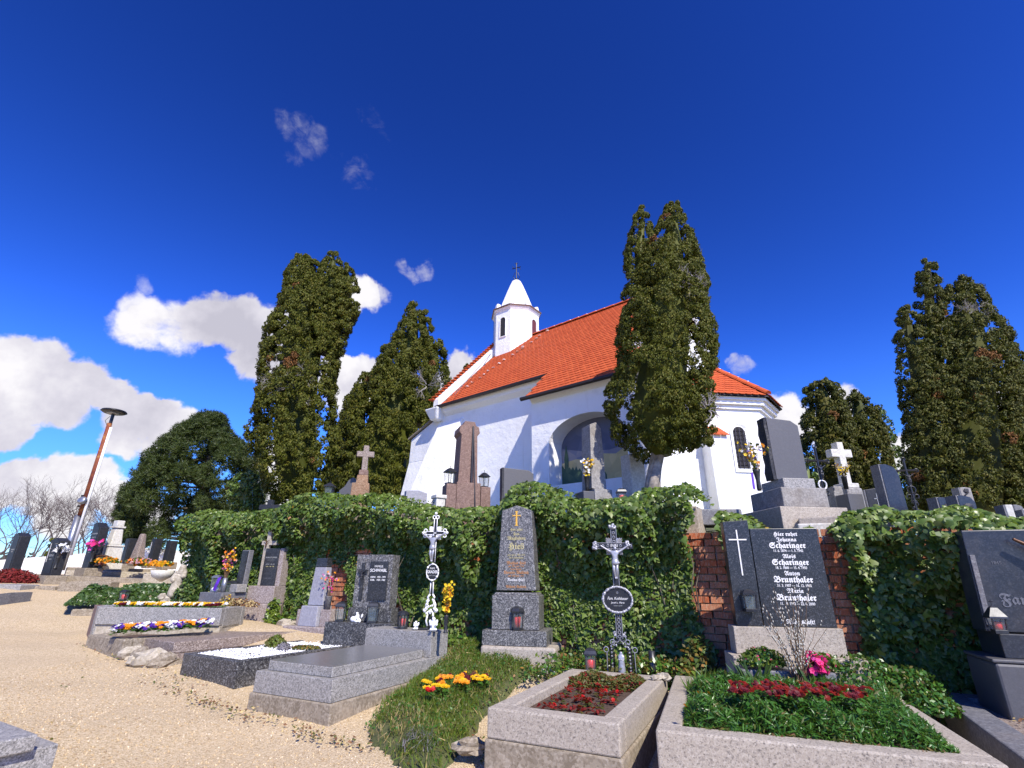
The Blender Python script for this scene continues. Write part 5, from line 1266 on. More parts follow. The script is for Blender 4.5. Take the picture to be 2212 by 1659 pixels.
def willow():
    c = MS @ Vector((WS(-14), -.5, .6)); t = thing('pussy_willow_bunch', 'tall bunch of pussy willow twigs standing before the black double headstone', 'twigs', c)
    b = B(); kb = B(); random.seed(3)
    for i in range(27):
        dx = random.uniform(-.28, .22) if i % 3 else random.uniform(-.38, .3); H = random.uniform(.5, .86); q = Vector((random.uniform(-.05, .05), random.uniform(-.04, .04), 0)); pts = []
        for j in range(8):
            f = j / 7; pts.append(q + Vector((dx * f ** 1.4 + random.uniform(-.006, .006), -.08 * f * random.random(), H * f)))
        b.tube(pts, [.005 - .0005 * j for j in range(8)], 4)
        for j in range(int(H * 21)):
            f = random.uniform(.28, 1); k_ = int(f * 6.99); pp = pts[k_].lerp(pts[k_ + 1], f * 7 - k_); kb.ball(pp + Vector((random.choice((-1, 1)) * .009, -.003, 0)), .0075, 5, 4, (.75, .75, 1.35))
    b.build('twig', 'twig_willow', t); tag(kb.build('catkins', 'catkin', t, smooth=True), kind='stuff')
willow()
c = MS @ Vector((WS(-32), -.56, .6)); mass('yellow_plant', 'small yellow and cream leaved plant at the foot of the willow twigs', 'plant', c, (.14, .1, .12), 420, ['leaf_yellow', 'petal_forsythia', 'cover_olive'], [.45, .15, .4], .045)
for dx, lab in ((-92, 'dark upright iris leaves left of the willow twigs'), (18, 'dark upright iris leaves right of the willow twigs')):
    c = MS @ Vector((WS(dx), -.5, .58)); b = B(); t = None
    for i in range(13):
        a = random.uniform(-.75, .75); L = random.uniform(.18, .34); x = random.uniform(-.08, .08); w_ = .014
        pts = [Vector((x + math.sin(a) * L * f, -.03 * f + random.uniform(-.01, .01), math.cos(a * f) * L * f)) for f in (0, .35, .7, 1)]
        b.add([(p_.x - w_ * k_, p_.y, p_.z) for p_, k_ in zip(pts, (1, 1.1, .8, .05))] + [(p_.x + w_ * k_, p_.y + .006, p_.z) for p_, k_ in zip(pts, (1, 1.1, .8, .05))], [(j, 4 + j, 5 + j, j + 1) for j in range(3)])
    o = b.build('iris_leaves', 'cover_ivy', None); o.location = c; tag(o, lab, 'plant')
# copper-leaved shrub between the graves by the wall
for i, (px, py, Y, s_, lab) in enumerate(((1508, 1420, 5.9, .26, 'shrub with copper yellow young leaves at the foot of the brick wall'), (1478, 1455, 5.75, .2, 'low shrub with copper leaves behind the open grave corner'))):
    p = at(px, py, Y); mass('copper_shrub', lab, 'shrub', (p.x, p.y, p.z - .12), (s_ * .7, s_ * .5, s_ * 1.3), 420, ['leaf_copper', 'cover_olive', 'ivy'], [.3, .4, .3], .06)

# ------------------------------------------------------------ polished slab grave with the silver and black cross
def grader():
    A = onz(553, 1449, .6); Bp = onz(719, 1470, .6); rz = rzof(A, Bp); W = (Bp - A).length; L = 1.95
    t = thing('slab_grave', 'grey granite slab grave on a cracked concrete footing beside the path', 'grave', (A.x, A.y, 0), rz)
    bx('footing', 'concrete', t, (W / 2, L / 2, .0), (W + .05, L + .03, .415), .012)
    bx('lower_tier', 'granite_grey', t, (W / 2, L / 2, .417), (W, L, .185), .006)
    bx('slab', 'granite_grey', t, (W / 2, .78, .604), (W - .17, 1.42, .086), .006); bx('slab_top', 'granite_polished', t, (W / 2, .78, .688), (W - .176, 1.414, .006), 0)
    bx('pedestal', 'granite_grey', t, (W / 2, 1.72, .603), (W - .02, .36, .27), .006)
    M = Matrix.Translation((A.x, A.y, 0)) @ Matrix.Rotation(R(rz), 4, 'Z'); return t, M, W, rz
tg, MG, WG, rzg = grader()
zp = .875
def spot(px, py, z): p = onz(px, py, z); return Vector((p.x, p.y, z))
def grader_cross():
    p = spot(928, 1358, zp); t = thing('iron_cross', 'slender white and black iron crucifix with round plate and angels at its foot', 'grave cross', (p.x, p.y, zp), -10)
    top = at(943, 1107, p.y).z; s = top - zp; Z = lambda y: (1530 - y) / 1430 * s; X = lambda x, y: (x - (512 - (y - 100) * .036)) / 1430 * s
    b = B(); b.box((X(510, 300), 0, Z(740)), (.04, .02, Z(170) - Z(740))); b.box((X(510, 370), 0, Z(392)), (.27, .02, Z(350) - Z(392))); b.box((0, 0, Z(1120)), (.035, .02, Z(980) - Z(1120))); b.box((0, .02, 0), (.05, .03, .14)); b.build('cross_bars', 'iron_black', t)
    b = B()
    for x in (-.02, .02): b.tube([(x, -.01, Z(740)), (x, -.01, Z(400))], .006, 5); b.tube([(x, -.01, Z(350)), (x, -.01, Z(180))], .006, 5); b.tube([(x, -.01, Z(1130)), (x * .8, -.01, Z(980))], .007, 5)
    for z in (Z(392), Z(350)): 
        for sg in (-1, 1): b.tube([(sg * .02, -.01, z), (sg * .13, -.01, z)], .006, 5)
    for c in ((-.022, Z(165)), (.022, Z(165)), (-.135, Z(340)), (-.135, Z(405)), (.135, Z(340)), (.135, Z(405))): ring(b, (c[0], -.008, c[1]), .022, .008, 12)
    for c in ((0, Z(115)), (-.165, Z(372)), (.165, Z(368))): b.ball((c[0], -.01, c[1]), .02, jit=.2)
    b.build('white_scrolls', 'silver', t, smooth=True).data.materials[0] = MT['white_paint']
    b = B(); rays(b, (0, 0, Z(370)), .045, .115, -.004, 7); b.build('rays', 'white_paint', t)
    bx('inri_plate', 'letter_white', t, (0, -.016, Z(380)), (.035, .006, .02), .001); text(t, 'INRI', 0, Z(369), .014, 'iron_black', -.02)
    body('crucified_figure', t, Z(365) - Z(735), 'silver', Matrix.Translation((-.015, -.035, Z(735))))
    cz = (Z(740) + Z(985)) / 2; r1, r2 = .078, .1
    o8 = [(r1 * 1.0 * math.cos(a), cz + r2 * math.sin(a)) for a in np.linspace(0, 2 * math.pi, 25)[:-1]]
    B().plate(o8, -.022, -.008).build('name_plate', 'iron_black', t)
    b = B(); b.tube([(x * 1.04, -.02, z) for x, z in o8 + o8[:1]], .008, 6)
    for a in (R(35), R(145), R(215), R(325), R(90), R(270)): b.ball((r1 * math.cos(a), -.028, cz + r2 * math.sin(a)), .014, jit=.2)
    b.build('plate_frame', 'white_paint', t, smooth=True)
    text(t, 'FAM.', 0, cz + .045, .034, 'letter_white', -.023); text(t, 'GRADER', 0, cz + .002, .05, 'letter_white', -.023, sx=.76, bold=.0008); text(t, 'RUHET SANFT!', 0, cz - .042, .022, 'letter_grey', -.023, sx=.8)
    # scroll foot with putti
    b = B()
    for sg in (-1, 1):
        b.tube([(sg * .02, -.01, Z(1130)), (sg * .045, -.012, Z(1165)), (sg * .03, -.012, Z(1195))], .014, 6); b.tube([(sg * .03, -.012, Z(1195)), (sg * .06, -.012, Z(1250)), (sg * .055, -.012, Z(1300))], .016, 6); b.ball((sg * .075, -.015, Z(1320)), .024, jit=.2); b.ball((sg * .055, -.02, Z(1300)), .022, jit=.2)
        b.tube([(sg * .03, -.01, Z(1330)), (sg * .05, -.01, Z(1440)), (sg * .03, -.01, Z(1500))], .012, 6)
    for i in range(16): b.ball((random.uniform(-.05, .05), -.02, Z(random.uniform(1180, 1380))), random.uniform(.01, .018), 6, 5, jit=.25)
    b.build('foot_scrolls', 'white_paint', t, smooth=True)
    return t
grader_cross()
def angel(label, loc, h, rz, pose='kneel'):
    t = thing('angel_figurine', label, 'figurine', loc, rz); s = h
    if pose == 'kneel':
        V = [(0, .05, .12), (0, .02, .3), (0, -.02, .5), (0, -.05, .62), (0, -.1, .8), (-.14, -.02, .5), (-.2, -.12, .36), (-.05, -.26, .42), (.14, -.02, .5), (.2, -.12, .36), (.05, -.26, .42), (-.12, .02, .12), (-.14, -.26, .14), (-.13, .08, .04), (.12, .02, .12), (.14, -.26, .14), (.13, .08, .04)]
        Ed = [(0, 1), (1, 2), (2, 3), (3, 4), (2, 5), (5, 6), (6, 7), (2, 8), (8, 9), (9, 10), (0, 11), (11, 12), (12, 13), (0, 14), (14, 15), (15, 16)]
        rd = [.16, .15, .14, .07, .17, .08, .06, .05, .08, .06, .05, .11, .09, .06, .11, .09, .06]
    else:   # lying on its side over a heart
        V = [(.1, 0, .15), (0, 0, .28), (-.08, 0, .48), (-.08, 0, .6), (-.1, -.05, .8), (-.2, -.08, .42), (-.38, -.1, .36), (.02, -.08, .42), (-.1, -.16, .3), (.2, -.05, .14), (.02, -.18, .1), (-.15, -.16, .06), (.3, 0, .12), (.24, -.15, .08), (.36, -.18, .05)]
        Ed = [(0, 1), (1, 2), (2, 3), (3, 4), (2, 5), (5, 6), (2, 7), (7, 8), (0, 9), (9, 10), (10, 11), (0, 12), (12, 13), (13, 14)]
        rd = [.14, .13, .12, .06, .17, .07, .05, .07, .05, .11, .08, .05, .1, .08, .05]
    skin('body', [Vector(v) * s for v in V], Ed, [r_ * s for r_ in rd], 'white_ceramic', t, 2)
    for sg in (-1, 1):
        b = B(); b.ball((0, 0, 0), .17 * s, 8, 6, (.55, .25, 1), M=Matrix.Translation((sg * .17 * s + (.12 * s if pose != 'kneel' else 0), .12 * s, .5 * s)) @ Matrix.Rotation(sg * .35, 4, 'Y')); b.build('wing', 'white_ceramic', t, smooth=True)
    if pose != 'kneel':
        b = B(); b.ball((-.42 * s, -.02 * s, .24 * s), .22 * s, 10, 8, (1.25, .8, 1)); b.ball((-.25 * s, .0, .2 * s), .18 * s, 10, 8); b.build('heart', 'white_ceramic', t, smooth=True)
    return t
angel('small white praying angel figurine on the light granite pedestal', spot(898, 1361, zp), .13, -5)
angel('white angel leaning on a round vase at the foot of the slender white cross', spot(937, 1364, zp) + Vector((0, -.06, 0)), .2, 10)
vase('glossy black vase holding yellow twigs right of the slender white cross', spot(961, 1367, zp) + Vector((.01, -.02, 0)), .03, .19, 'stone_black_far')
bouquet('forsythia_bunch', 'tall bunch of yellow forsythia and willow twigs in the glossy black vase', spot(961, 1367, zp) + Vector((.01, -.02, .17)), .36, .09, 18, ['petal_forsythia', 'petal_forsythia', 'petal_gold_orange'], .034, nflow=11, low=.15)
lantern('black round lantern with red candle left of the slender white cross', spot(869, 1358, zp), -10, .13, .2, 'flat', n=10)
bx('flower_tray', 'iron_black', None, spot(912, 1360, zp), (.15, .1, .02), .004).data.name = 'flower_tray'
bpy.data.objects['flower_tray'].location = (0, 0, 0); tag(bpy.data.objects['flower_tray'], 'flat black tray behind the angel at the slender white cross', 'tray')

# ------------------------------------------------------------ dark granite grave with white pebbles
def schwabl():
    A = onz(397, 1411, .6); Bp = onz(503, 1430, .6); rz = -31; W = (Bp - A).length; L = 2.1
    t = thing('grave_border', 'dark speckled granite grave border filled with white pebbles', 'grave border', (A.x, A.y, 0), rz); wb = .09
    for (x0, x1, y0, y1) in ((0, W, 0, wb), (0, W, L - wb, L), (0, wb, wb, L - wb), (W - wb, W, wb, L - wb)): bx('kerb', 'granite_dark', t, ((x0 + x1) / 2, (y0 + y1) / 2, .1), (x1 - x0 - .002, y1 - y0 - .002, .5), .006)
    bx('bed', 'soil', t, (W / 2, L / 2, .1), (W - 2 * wb, L - 2 * wb, .45), 0)
    M = Matrix.Translation((A.x, A.y, 0)) @ Matrix.Rotation(R(rz), 4, 'Z')
    b = [[], []]; b = B()
    pp = []
    for i in range(5200):
        x, y = random.uniform(wb, W - wb), random.uniform(wb, L - wb); pp.append(M @ Vector((x, y, .565 + .025 * random.random() + .03 * math.sin(x * 5) * math.sin(y * 4) ** 2)))
    oc = [(1, 0, 0), (-1, 0, 0), (0, 1, 0), (0, -1, 0), (0, 0, .7), (0, 0, -.7)]; of = [(0, 2, 4), (2, 1, 4), (1, 3, 4), (3, 0, 4), (2, 0, 5), (1, 2, 5), (3, 1, 5), (0, 3, 5)]
    tag(scatter('white_pebbles', oc, of, pp, rng.normal(size=(len(pp), 3)) + [0, 0, 2], rng.uniform(.009, .018, len(pp)), 'pebble_white', t), kind='stuff').matrix_parent_inverse = M.inverted()
    return M, W, L
oc = [(1, 0, 0), (-1, 0, 0), (0, 1, 0), (0, -1, 0), (0, 0, .7), (0, 0, -.7)]; of = [(0, 2, 4), (2, 1, 4), (1, 3, 4), (3, 0, 4), (2, 0, 5), (1, 2, 5), (3, 1, 5), (0, 3, 5)]
MW, WW, LW = schwabl()
p = spot(594, 1399, .58); mass('round_bush', 'small round green bush among the white pebbles', 'shrub', p, (.14, .13, .15), 1100, ['cover_olive', 'grass'], [.5, .5], .045)
p = spot(612, 1405, .58); mass('lavender_tuft', 'pale grey lavender tuft beside the round green bush', 'shrub', p, (.09, .08, .1), 350, ['leaf_lavender'], [1], .035)
p = spot(660, 1402, .58); mass('sedum_patch', 'low yellow green sedum patch on the white pebbles', 'ground cover', p, (.22, .1, .05), 700, ['cover_olive', 'leaf_yellow'], [.85, .15], .03)
p = spot(745, 1393, .59); mass('sedum_patch', 'low green and grey tuft in front of the dark speckled pedestal', 'ground cover', p, (.2, .08, .07), 500, ['cover_olive', 'leaf_lavender'], [.6, .4], .03)
def schwabl_stone():
    p = onz(843, 1399, .6); q = onz(696, 1391, .6); rz = rzof(q, p); W = (p - q).length
    t = thing('gravestone', 'rough grey granite headstone with dark name panel on a speckled black pedestal', 'gravestone', (q.x, q.y, 0), rz)
    bx('pedestal', 'granite_dark', t, (W / 2, .24, .45), (W, .48, .43), .005)
    M = Matrix.Translation((q.x, q.y, 0)) @ Matrix.Rotation(R(rz), 4, 'Z')
    x0, x1 = .27, .27 + .6
    bx('stone_foot', 'granite_dark', t, ((x0 + x1) / 2, .32, .882), (.7, .24, .18), .006)
    b = B(); b.box(((x0 + x1) / 2, .32, 1.064), (.6, .2, .72)); b.build('stone', 'granite_obelisk', t, sub=11, rough=.011)
    f = .208
    bx('name_panel', 'stone_black', t, (x0 + .39, f, 1.17), (.3, .016, .52), .002)
    B().plate([(x0 + .1, 1.17), (x0 + .15, 1.17), (x0 + .15, 1.52), (x0 + .2, 1.52), (x0 + .2, 1.58), (x0 + .15, 1.58), (x0 + .15, 1.67), (x0 + .1, 1.67), (x0 + .1, 1.58), (x0 + .05, 1.58), (x0 + .05, 1.52), (x0 + .1, 1.52)], f - .008, f + .01).build('inlaid_cross', 'stone_black', t)
    body('crucified_figure', t, .17, 'rough_black', Matrix.Translation((x0 + .125, f - .03, 1.41)))
    cx = x0 + .39; y = f - .01
    text(t, 'FAMILIE', cx, 1.62, .042, 'letter_white', y); text(t, 'SCHWABL', cx, 1.565, .06, 'letter_white', y, bold=.001)
    text(t, 'ANNA   1923 - 1974', cx, 1.475, .034, 'letter_white', y, sx=.85, bold=.0006); text(t, 'KARL    1925 - 1982', cx, 1.435, .034, 'letter_white', y, sx=.85, bold=.0006)
    lantern('grey lantern with curved hood at the left end of the speckled pedestal', M @ Vector((.16, .12, .88)), rz + 20, .12, .24, 'dome', candle=False)
    lantern('grey lantern with curved hood in front of the right edge of the rough granite headstone', M @ Vector((.72, .06, .88)), rz + 20, .13, .26, 'dome', candle=False)
    angel('white reclining angel with a heart between two grey lanterns', M @ Vector((.48, .07, .88)), .17, rz, 'lie')
schwabl_stone()

# ------------------------------------------------------------ brown granite slab grave and its headstone
def pummer():
    z = .66; A = onz(316, 1373, z); Bp = onz(377, 1388, z); C = onz(665, 1361, z); rz = -34; W = 1.1; L = (C - Bp).length + .1
    d = Vector((math.cos(R(rz)), math.sin(R(rz)), 0)); O = Bp - d * W
    t = thing('slab_grave', 'weathered brown granite slab grave raised on broken stones', 'grave', (O.x, O.y, 0), rz)
    bx('slab', 'granite_brown', t, (W / 2, L / 2, z - .13), (W, L, .13), .012)
    bx('lower_tier', 'granite_brown', t, (W / 2, L / 2, z - .42), (W + .2, L + .16, .287), .012)
    M = Matrix.Translation((O.x, O.y, 0)) @ Matrix.Rotation(R(rz), 4, 'Z')
    for i, (x, y, r_) in enumerate(((.0, -.12, .13), (.35, -.16, .12), (.62, -.15, .14), (.95, -.2, .18), (1.15, -.08, .13), (.8, -.3, .09))):
        p = M @ Vector((x, y, 0)); b = B(); b.ball((0, 0, 0), r_, 9, 7, (1.25, .9, .75), jit=.3); o = b.build('footing_stone', 'limestone' if i % 2 else 'concrete', None); o.location = (p.x, p.y, G(p.x, p.y) + .04); o.rotation_euler = (0, 0, i)
        tag(o, 'rough loose stone wedged under the front of the brown slab grave', 'stone', 'loose stones under the brown slab grave')
    Y = 10.0; q = at(536, 1352, Y); t = thing('gravestone', 'pinkish granite headstone with small stone cross and dark name panel beside the ivy', 'gravestone', (q.x, Y, 0), -14)
    zz = lambda py: at(545, py, Y).z
    bx('lower_block', 'granite_pink', t, (-.03, .3, zz(1360)), (.72, .5, zz(1304) - zz(1360)), .02)
    bx('upper_block', 'granite_pink', t, (.05, .3, zz(1304) + .002), (.58, .38, zz(1266) - zz(1304)), .008)
    zb, zt, zc = zz(1266) + .004, zz(1183), zz(1143)
    bx('stone_body', 'granite_pink', t, (.14, .33, zb), (.4, .24, zt - zb), .006, sub=3)
    bx('name_panel', 'stone_black', t, (.1, .2, zb), (.3, .03, zt - zb - .002), .002)
    B().plate([(-.14, zb), (-.04, zb), (-.04, zt + .06), (.14, zt + .06), (.14, zt + .14), (-.02, zt + .14), (-.02, zc), (-.1, zc), (-.1, zt + .14), (-.2, zt + .14), (-.2, zt + .06), (-.14, zt + .06)], .22, .3).build('stone_cross', 'granite_light', t, bevel=.006)
    body('bronze_figure', t, .16, 'bronze', Matrix.Translation((-.07, .19, zt)))
    y = .184; text(t, 'FAMILIE PUMMER', .1, zt - .17, .042, 'letter_grey', y, sx=.8); b = B(); b.plate([(.02, zt - .215), (.18, zt - .215), (.18, zt - .212), (.02, zt - .212)], y - .002, y); b.build('rule', 'letter_grey', t)
    text(t, 'ANTON   1908 - 1987', .1, zt - .29, .026, 'letter_grey', y, sx=.8); text(t, 'EMMA    1909 - 1989', .1, zt - .33, .026, 'letter_pale_gold', y, sx=.8); text(t, 'RUHET SANFT', .1, zb + .13, .026, 'letter_dim', y, sx=.9)
    p = at(478, 1352, 9.6); mass('dry_shrub', 'dry golden shrub with yellow blossoms at the left of the pinkish headstone', 'shrub', (p.x, p.y, p.z - .05), (.26, .2, .55), 1100, ['straw', 'petal_forsythia', 'leaf_copper'], [.5, .2, .3], .045)
    p = at(520, 1297, 9.75); mass('dry_shrub', 'reddish dry twigs lying against the pinkish granite block', 'shrub', (p.x, p.y, p.z - .1), (.35, .15, .15), 500, ['dead_leaf', 'straw'], [.6, .4], .045)
    lantern('dark square lantern half hidden left of the pinkish headstone', at(499, 1290, 10.1), 0, .22, .3, 'flat', candle=False)
    p = at(585, 1350, 10.0); mass('ivy_sprout', 'fresh bright green ivy sprout beside the pinkish headstone', 'plant', (p.x, p.y, p.z), (.14, .1, .45), 260, ['ivy_young'], [1], .08, IVY_V, IVY_F)
pummer()
def lilac():
    Y = 9.0; q = at(672, 1355, Y); t = thing('gravestone', 'small lilac grey tapering stele between pale granite blocks', 'gravestone', (q.x, Y, 0), -26)
    zz = lambda py: at(672, py, Y).z; b = B
    bx('base_slab', 'granite_pink', t, (0, .1, zz(1374)), (.95, .5, zz(1353) - zz(1374)), .01)
    bx('centre_block', 'stone_lilac', t, (-.06, .12, zz(1353)), (.4, .34, zz(1309) - zz(1353)), .01, top=(.9, .9))
    bx('side_block', 'granite_pink', t, (.26, .16, zz(1353)), (.22, .3, zz(1316) - zz(1353)), .01); bx('side_block', 'granite_pink', t, (-.34, .2, zz(1353)), (.14, .3, zz(1318) - zz(1353)), .01)
    bx('stele', 'stone_lilac', t, (-.04, .14, zz(1308)), (.34, .16, zz(1225) - zz(1308)), .008, top=(.72, .8))
    bx('dark_top', 'stone_black', t, (-.04, .14, zz(1225) + .002), (.25, .13, zz(1205) - zz(1225)), .008, top=(.9, .9))
    M = Matrix.Translation(t.location) @ Matrix.Rotation(R(-26), 4, 'Z'); pv = M @ Vector((.24, .06, zz(1316)))
    vase('dark grey pot with pink orchids on the pale block', pv, .06, .2, 'stone_grey', prof=[(.4, 0), (.5, .95), (.56, 1), (.4, .98)])
    bouquet('orchid', 'pink and orange orchid sprays rising from the dark grey pot', pv + Vector((0, 0, .16)), .42, .2, 7, ['petal_magenta', 'petal_pale_pink', 'petal_pink', 'petal_gold_orange'], .042, nflow=8, lean=(-.08, -.05), low=.3)
    p = at(610, 1350, 9.6); b = B(); b.ball((0, 0, 0), .14, 10, 7, (1.4, .8, .8), jit=.3); o = b.build('stone', 'limestone'); o.location = p + Vector((.1, 0, -.02)); tag(o, 'irregular pale stone at the foot of the ivy left of the lilac stele', 'stone')
lilac()

# ------------------------------------------------------------ the tall obelisk
def obelisk():
    Y = 6.85; q = at(1112, 1425, Y); t = thing('gravestone', 'tall speckled grey obelisk headstone with a golden cross and faded blackletter inscription', 'gravestone', (q.x, Y, 0), -12)
    zz = lambda py: at(1112, py, Y).z; k = Y * .985 / F
    bx('rough_plinth', 'granite_light', t, (.05, .22, .25), (.92, .62, zz(1395) - .25), .03, sub=2, rough=.006)
    bx('base', 'granite_obelisk', t, (.0, .22, zz(1395) + .002), (.8, .56, zz(1362) - zz(1395)), .006)
    bx('die', 'granite_obelisk', t, (.0, .22, zz(1362) + .004), (.6, .42, zz(1281) - zz(1362) - .03), .01)
    bx('moulding', 'granite_obelisk', t, (.0, .22, zz(1281) - .025), (.56, .39, .03), .008, top=(.93, .93))
    z0, z1, z2 = zz(1276), zz(1101), zz(1090)
    b = B(); wb, wt, db, dt = .255, .2, .17, .145
    vs = [(-wb, .22 - db, z0), (wb, .22 - db, z0), (wb, .22 + db, z0), (-wb, .22 + db, z0), (-wt, .22 - dt, z1), (0, .22 - dt, z2), (wt, .22 - dt, z1), (wt, .22 + dt, z1), (0, .22 + dt, z2), (-wt, .22 + dt, z1)]
    b.add(vs, [(3, 2, 1, 0), (0, 1, 6, 5, 4), (1, 2, 7, 6), (2, 3, 9, 8, 7), (3, 0, 4, 9), (4, 5, 8, 9), (5, 6, 7, 8)]); b.build('shaft', 'granite_obelisk', t, bevel=.008)
    H = z1 - z0
    def yy(z): return .22 - db + (db - dt) * (z - z0) / H - .001
    def row(py): return z1 - (py - 205) / 1290 * H
    zc = row(340); b = B(); c = lambda x, z: (x, z)
    b.plate([(-.028, row(465)), (.028, row(465)), (.012, row(450)), (.01, row(300)), (.05, row(303)), (.054, row(312)), (.054, row(278)), (.05, row(287)), (.01, row(288)), (.012, row(235)), (.022, row(218)), (-.022, row(218)), (-.012, row(235)), (-.01, row(288)), (-.05, row(287)), (-.054, row(278)), (-.054, row(312)), (-.05, row(303)), (-.01, row(300)), (-.012, row(450))], yy(zc) - .006, yy(zc) + .01)
    b.build('golden_cross', 'gold', t); b = B(); ring(b, (0, yy(row(295)) - .001, row(295)), .034, .0025, 24); b.build('cross_ring', 'letter_grey', t)
    for s_, py, sz, m_, fk, sx in (('Hier ruhet', 528, .045, 'letter_pale_gold', 1, 1), ('Frau', 600, .045, 'letter_pale_gold', 1, 1), ('Magdalena', 672, .058, 'letter_pale_gold', 1, 1.05), ('Hieß', 805, .11, 'letter_pale_gold', 1, 1.1), ('gest. am 21. Mai 1913', 940, .03, 'letter_pale_gold', 1, .95), ('im 55. Lebensjahre', 985, .03, 'letter_pale_gold', 1, .95),
                               ('Mathias Hieß', 1070, .05, 'letter_orange', 1, 1), ('geb. 1852 gest. 1916', 1120, .03, 'letter_orange', 1, .95), ('deren Tochter', 1165, .03, 'letter_orange', 1, 1), ('Theresia Wallisch', 1218, .05, 'letter_orange', 1, 1), ('geb. 1889 gest. 1919', 1270, .03, 'letter_orange', 1, .95), ('Rosina Hieß', 1332, .05, 'letter_white', 1, 1), ('geb. 4. 6. 1869 gest. 1. 1. 1937', 1385, .026, 'letter_grey', 1, .9), ('Wilhelm Wallisch', 1437, .04, 'letter_orange', 1, 1)):
        z = row(py); o = text(t, s_, 0, z, sz, m_, yy(z) - .001, frak=True, sx=sx * .86); 
    M = Matrix.Translation(t.location) @ Matrix.Rotation(R(-12), 4, 'Z')
    lantern('dark lantern with a red candle standing on the base of the tall obelisk', M @ Vector((.03, -.0, zz(1362) + .006)) + Vector((0, -.0, .0)), 15, .13, .25, 'dome', n=6)
obelisk()
# ------------------------------------------------------------ left graves with pansies
def pansy_bed(name, label, pts, cols, r=.06, petal=.055, group=None):
    """pts: list of points; colours come in clumps"""
    pr = {}
    for c in cols: pr[c] = None
    for p, c in pts:
        if pr[c] is None:
            o = plant(name, '', 'flower', (0, 0, 0), [c], 'cover_green', r, 5, petal, group, 8, .06); pr[c] = o
        else: o = copy_tree(pr[c])
        o.location = p; o.rotation_euler = (0, 0, random.uniform(-.5, .5)); o['label'] = label[c]
def left_graves():
    z = 1.0; C1 = onz(214, 1311, z); BR = onz(480, 1314, z); d = (BR - C1).normalized()
    rz = math.degrees(math.atan2(d.y, d.x)); L = (BR - C1).length
    n = Vector((-d.y, d.x, 0))
    t = thing('grave_border', 'long grey granite grave kerb with brown end piece and yellow and maroon pansies', 'grave border', (C1.x, C1.y, 0), rz)
    w_ = .8
    sk = -.62      # the end piece is skewed
    def pr(pts, z0, z1, m, name='kerb', bev=.008): B().prism(pts, z0, z1).build(name, m, t, bevel=bev)
    E0 = (0, 0); E1 = (w_ * sk * 1.15, w_ * .75)
    pr([E0, (L, 0), (L, .1), (.06, .1)], z - .25, z, 'granite_grey')
    pr([(-.002, .003), (.055, .1), (E1[0] * .38 + .1, E1[1] * .38 + .08), (E1[0] * .38, E1[1] * .38)], z - .5, z, 'granite_grey')
    pr([(E1[0] * .38, E1[1] * .38), (E1[0] * .38 + .1, E1[1] * .38 + .08), (E1[0] + .1, E1[1]), E1], z - .5, z - .004, 'sandstone_brown')
    pr([E1, (L, E1[1]), (L, E1[1] + .1), (E1[0], E1[1] + .1)], z - .4, z - .01, 'granite_grey')
    pr([(.0, .03), (L, .03), (L, .6), (-.3, .6)], z - .6, z - .252, 'limestone', 'white_footing')
    pr([(.05, .1), (L - .1, .1), (L - .1, E1[1]), (E1[0] + .1, E1[1])], z - .3, z - .05, 'soil', 'bed', 0)
    pr([(L - .1, .102), (L, .102), (L, E1[1] - .002), (L - .1, E1[1] - .002)], z - .3, z - .002, 'granite_grey')
    M = Matrix.Translation((C1.x, C1.y, 0)) @ Matrix.Rotation(R(rz), 4, 'Z')
    seq = 'wmmyywmyyywwmmyyymymm'
    key = dict(w='petal_white', m='petal_maroon', y='petal_yellow')
    pts = []
    for i in range(56):
        f = (i + .5) / 56; c0 = key[seq[int(f * len(seq)) % len(seq)]]
        for j in range(3):
            c = c0 if random.random() < .72 else random.choice(list(key.values()))
            pts.append((M @ Vector((.08 + (L * .86) * f, .18 + .12 * j + random.uniform(-.03, .03), z - .03)), c))
    pansy_bed('pansy', {'petal_white': 'white pansy in the long row on the grey granite kerb', 'petal_maroon': 'maroon pansy in the long row on the grey granite kerb', 'petal_yellow': 'yellow pansy in the long row on the grey granite kerb'}, pts, list(key.values()), .05, .062, group='pansies on the grey granite kerb')
    # block with black vase stand and stele behind
    q = at(455, 1318, 9.7); u = thing('gravestone', 'narrow dark stele on a pale grey block at the left end of the ivy', 'gravestone', (q.x, 9.7, 0), -28)
    zz = lambda py: at(455, py, 9.7).z
    bx('block', 'stone_grey', u, (-.1, .25, zz(1320)), (.62, .5, zz(1280) - zz(1320)), .008)
    bx('block', 'granite_grey', u, (.16, .34, zz(1280) + .003), (.2, .2, zz(1262) - zz(1280)), .006)
    B().plate([(-.02, zz(1280)), (.18, zz(1280)), (.2, zz(1186)), (.0, zz(1186))], .4, .5).build('stele', 'stone_grey', u, bevel=.01)
    B().plate([(.0, zz(1262)), (.165, zz(1262)), (.185, zz(1188)), (.02, zz(1188))], .385, .4).build('dark_panel', 'stone_black', u)
    MU = Matrix.Translation(u.location) @ Matrix.Rotation(R(-28), 4, 'Z')
    lantern('silver framed lantern on the pale grey block left of the purple ribbon', MU @ Vector((-.28, .2, zz(1280) + .004)), -10, .13, .3, 'flat', candle=False, m='metal_grey')
    pv = MU @ Vector((0, .16, zz(1280) + .004)); vase('silver cylindrical vase on the pale grey block', pv, .05, .24, 'metal_grey', prof=[(.45, 0), (.45, 1), (.4, 1), (.4, .9)])
    bouquet('flower_bunch', 'big bunch of orange pink and yellow silk flowers in the silver vase', pv + Vector((0, 0, .16)), .58, .16, 15, ['petal_orange', 'petal_magenta', 'petal_yellow', 'petal_pale_pink', 'petal_gold_orange', 'leaf_copper'], .05, nflow=8, low=.3)
